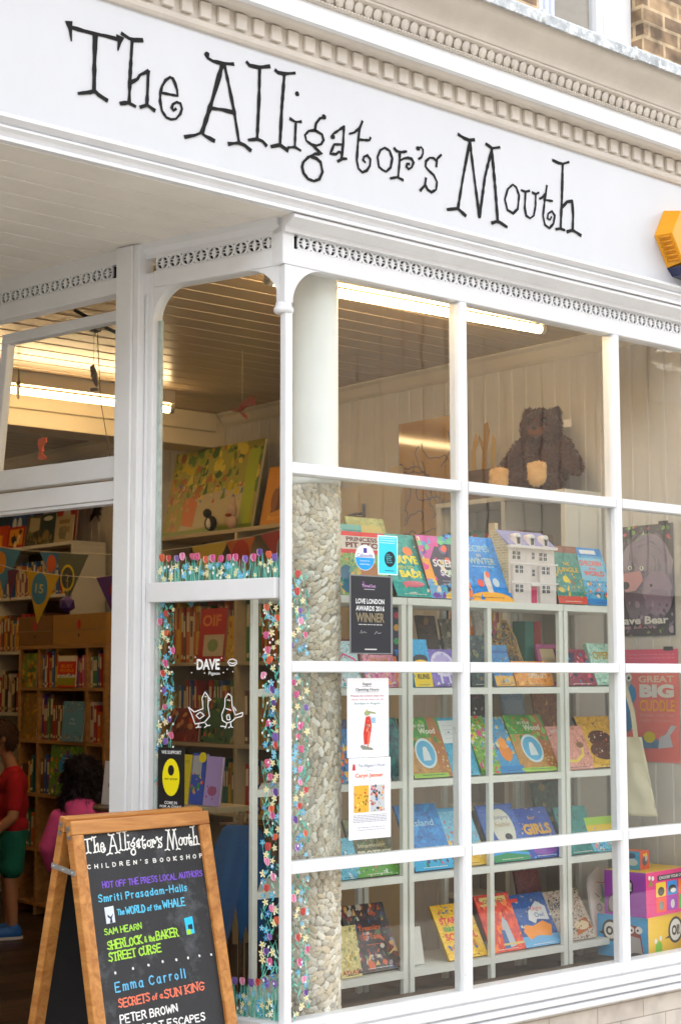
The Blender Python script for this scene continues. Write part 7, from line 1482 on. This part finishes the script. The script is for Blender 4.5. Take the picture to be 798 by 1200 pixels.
bm = BM(); box(bm, (.115, .33, .02), (.155, .37, .022), 0, MT); part('tag', bm, mat('#cfc8bc', .6), ted)

def tufts(src, n, L, wd_, m, name, parent, seed=1, droop=.4, curl=0.0):
    """short blades of pile growing from the surface of src"""
    random.seed(seed); me = src.data; bm = BM(); mw = _world(parent).copy()
    P = [(p.center.copy(), p.normal.copy()) for p in me.polygons]
    for i in range(n):
        c, nn = random.choice(P); d_ = (nn + Vector((random.uniform(-.6, .6), random.uniform(-.6, .6) - droop, random.uniform(-.6, .6)))).normalized()
        s_ = d_.cross(Vector((random.random(), random.random(), random.random()))).normalized() * wd_; l_ = L * random.uniform(.5, 1.2)
        q = c + d_ * l_ * .55 + s_ * random.uniform(-1, 1) * curl; e_ = q + (d_ + Vector((0, -droop, 0)) + s_ / wd_ * random.uniform(-1, 1) * curl * .4).normalized() * l_ * .5
        a_, b_, c_, d2, t_ = [bm.verts.new(v) for v in (c - s_, c + s_, q + s_ * .7, q - s_ * .7, e_)]
        bm.faces.new((a_, b_, c_, d2)); bm.faces.new((d2, c_, t_))
    return part(name, bm, m, parent, mw)
tufts([c for c in ted.children if c.name.startswith('body')][0], 9000, .017, .0022, mat('#5a3018', .8, .3, 60), 'pile', ted, 4)
for c_ in [c for c in ted.children if c.name.startswith('foot')]: tufts(c_, 500, .008, .0015, tan, 'pile', c_, 5)

# hanging paper toys
def hang_toy(label, px, X, z0, shapes, c, top=ZC - .02):
    p = PX(*px, X); M = frame(p, (0, -1, 0), (0, 0, 1)); t = thing('hanging_toy', label, 'mobile', M)
    bm = BM()
    for s, tz_ in shapes: prism(bm, [(x_ * 1.5, y_ * 1.5) for x_, y_ in s], -.004 + tz_, .004 + tz_)
    ball(bm, (0, 0, 0), (.02, .012, .015), 1); part('figure', bm, mat(c, .6), t, M)
    bm = BM(); cyl(bm, p + Vector((0, 0, .01)), Vector((p.x, p.y, top)), .0012, .0012, 4); part('thread', bm, mat('#c8bca0', .8), t)
hang_toy('dark red winged paper toy hanging behind the arched side window', (284, 478), 1.3, 0, [([(-.07, .0), (-.03, .0), (.0, .02), (.06, .035), (.075, .0), (.03, .005), (.0, -.01), (-.03, -.01)], 0), ([(-.02, -.005), (.01, -.03), (.035, -.045), (.03, -.03)], .004)], '#8a2a24')
hang_toy('orange red paper dragon hanging behind the hopper light', (50, 528), 1.2, 0, [([(-.03, .05), (.03, .05), (.035, .03), (.01, .02), (.0, -.01), (.03, -.03), (.06, -.035), (.02, -.04), (-.03, -.03), (-.02, .0), (-.035, .03)], 0)], '#b8431a')
hang_toy('grey paper rocket hanging on a cord behind the hopper light', (110, 440), .35, 0, [([(-.02, .03), (.0, .035), (.02, .0), (.03, -.03), (.02, -.04), (.0, -.02)], 0), ([(-.01, -.04), (.03, -.045), (.035, -.055), (-.01, -.05)], .004)], '#8a8078')
hang_toy('small olive paper plane pointing down at the left of the hopper light', (22, 449), .6, 0, [([(-.012, -.03), (.0, .055), (.01, -.02), (.004, -.06), (-.006, -.05)], 0)], '#6a5a30')

# ================================================================ CHILDREN
skin = mat('#b07a58', .6, .06, 20); skin2 = mat('#8f5c40', .6, .06, 20)
def child(label, foot, facing, Ht, hair_c, top, top_c, hood, shorts_c, shoes_c, skin_m, headtilt, armpose, hairlong):
    fz = Vector(facing).normalized(); x = fz.cross(Vector((0, 0, 1))) * -1
    M = frame(foot, Vector((0, 0, 1)).cross(fz), (0, 0, 1))        # x to the child's left, y up, z forward
    s = Ht / 1.3; t = thing('person', label, 'person', M)
    def S(p): return tuple(a * s for a in p)
    hy, hz = 1.175, .03 + headtilt
    b = [((0, hy, hz), (.073 * s / s, .095, .088)), ((0, hy - .05, hz + .03), (.05, .05, .05)), ((0, .98, .0), (0, 1.1, hz * .6), .045, .04),
         ((0, .9, 0), (.125, .09, .075)), ((0, .78, 0), (.115, .12, .078)), ((0, .64, 0), (.118, .09, .082))]
    for k in (-1, 1):
        sh = (k * .14, .93, 0); el = (k * armpose[0], armpose[1], armpose[2]); wr = (k * armpose[3], armpose[4], armpose[5])
        b += [(sh, el, .043, .035), (el, wr, .034, .025), ((k * .065, .60, 0), (k * .072, .34, .012), .068, .046), ((k * .072, .34, .012), (k * .075, .07, -.01), .045, .03), ((k * .075, .045, -.01), (k * .08, .03, .075), .03, .026), ((k * .075, hy, hz - .01), (.012, .022, .016))]
        wv = Vector(wr); dv = (wv - Vector(el)).normalized()
        b.append((wr, tuple(wv + dv * .045), .024, .022))
        for f_, (ox, L_) in enumerate(((-.016, .05), (-.005, .058), (.006, .054), (.016, .044))):
            q = wv + dv * .055 + Vector((ox, 0, ox * .4)); b.append((tuple(q), tuple(q + dv * L_ + Vector((0, 0, .012))), .0085, .0075))
        q = wv + dv * .02 + Vector((k * -.018, 0, .01)); b.append((tuple(q), tuple(q + dv * .03 + Vector((k * -.014, 0, .016))), .009, .008))
    b.append(((0, hy - .015, hz + .09), (.012, .018, .016)))       # nose
    sc = lambda bl: [tuple(S(v) if hasattr(v, '__len__') else v * s for v in q) if len(q) == 4 else (S(q[0]), S(q[1]) if hasattr(q[1], '__len__') else q[1] * s) for q in bl]
    shell('body', sc(b), skin_m, t, .0085, 5, M)
    hb = [((0, hy + .022, hz - .012), (.082, .092, .092)), ((0, hy - .01, hz - .04), (.076, .07, .06))]
    if hairlong:
        random.seed(3)
        for i in range(46):
            a = random.uniform(2.2, 7.2); v = random.uniform(-.12, .09); r = .085 * math.sqrt(max(.2, 1 - (v / .14) ** 2))
            hb.append(((r * math.cos(a) * 1.05, hy + v - .01, hz - .015 + r * math.sin(a) * .9), (.028, .03, .028)))
        for i in range(24): hb.append((((random.uniform(-.1, .1)), hy - random.uniform(.08, .17), hz - .07 - random.uniform(-.02, .02)), (.028, .034, .026)))
    hm = mat(hair_c, .65, .35, 60, .6, 180)
    hr = shell('hair', sc(hb), hm, t, .009, 1 if hairlong else 3, M)
    tufts(hr, 5000 if hairlong else 2600, .045 * s if hairlong else .018 * s, .0022, hm, 'strands', hr, 6, .5, .8 if hairlong else .1)
    tb = [((0, .9, 0), (.142, .10, .094)), ((0, .78, 0), (.14, .13, .098)), ((0, .66, 0), (.138, .08, .10)), ((0, .985, 0), (.07, .035, .055))]
    for k in (-1, 1):
        sh = Vector((k * .14, .93, 0)); el = Vector((k * armpose[0], armpose[1], armpose[2])); wr = Vector((k * armpose[3], armpose[4], armpose[5]))
        tb.append((tuple(sh), tuple(sh.lerp(el, 1 if hood else .7)), .058, .05))
        if hood: tb.append((tuple(el), tuple(el.lerp(wr, .92)), .05, .036))
    if hood: tb += [((0, 1.0, -.055), (.105, .06, .05)), ((0, .95, -.085), (.085, .07, .035))]
    shell('hoodie' if hood else 't_shirt', sc(tb), mat(top_c, .92, .18, 9, 1.0, 16), t, .011, 4, M)
    sb = [((0, .62, 0), (.132, .075, .098))]
    for k in (-1, 1): sb.append(((k * .066, .58, 0), (k * .078, .42, .008), .082, .078))
    shell('shorts' if not hood else 'trousers', sc(sb if not hood else sb + [((k * .072, .42, .01), (k * .076, .1, -.005), .066, .05) for k in (-1, 1)]), mat(shorts_c, .92, .18, 9, 1.0, 16), t, .011, 3, M)
    for k in (-1, 1):
        shell('shoe', sc([((k * .077, .035, -.025), (k * .084, .032, .095), .04, .036), ((k * .077, .06, -.015), (.036, .035, .038))]), mat(shoes_c, .5), t, .008, 3, M)
        bm = BM(); prism(bm, [(q[0] * s, q[1] * s) for q in ellipse(k * .08, .036, .042, .105, 18)], -.016 * s, .0, 0, M @ frame((0, .0, 0), (1, 0, 0), (0, 0, 1)) @ T(0, 0, 0)); part('sole', bm, mat('#d8d6d0', .6), t)
    for k in (-1, 1):
        bm = BM(); ball(bm, S((k * .032, hy + .0, hz + .078)), .009, 1, 0, M); part('eye', bm, mat('#1e1612', .2), t)
    bm = BM(); ball(bm, S((0, hy - .052, hz + .083)), (.02, .005, .006), 1, 0, M); part('mouth', bm, mat('#8a4a44', .5), t)
    return t
bf = PZ(12, 1098, .018)
child('child in a red t-shirt, green shorts and blue trainers looking down in the doorway', (bf.x, bf.y, .018), (-.86, .35, 0), 1.34, '#4a2c18', 't', '#b01220', False, '#0f6a58', '#1f66b8', skin, .05, (.2, .72, .02, .17, .60, .16), False)
gf = PZ(98, 889, 1.17)
child('child with dark curly hair in a pink hooded top seen from behind', (gf.x, gf.y, .018), (.62, .78, 0), 1.17, '#241410', 'h', '#e2508a', True, '#2c2f44', '#7a7a80', skin2, .0, (.21, .76, .02, .2, .62, .14), True)
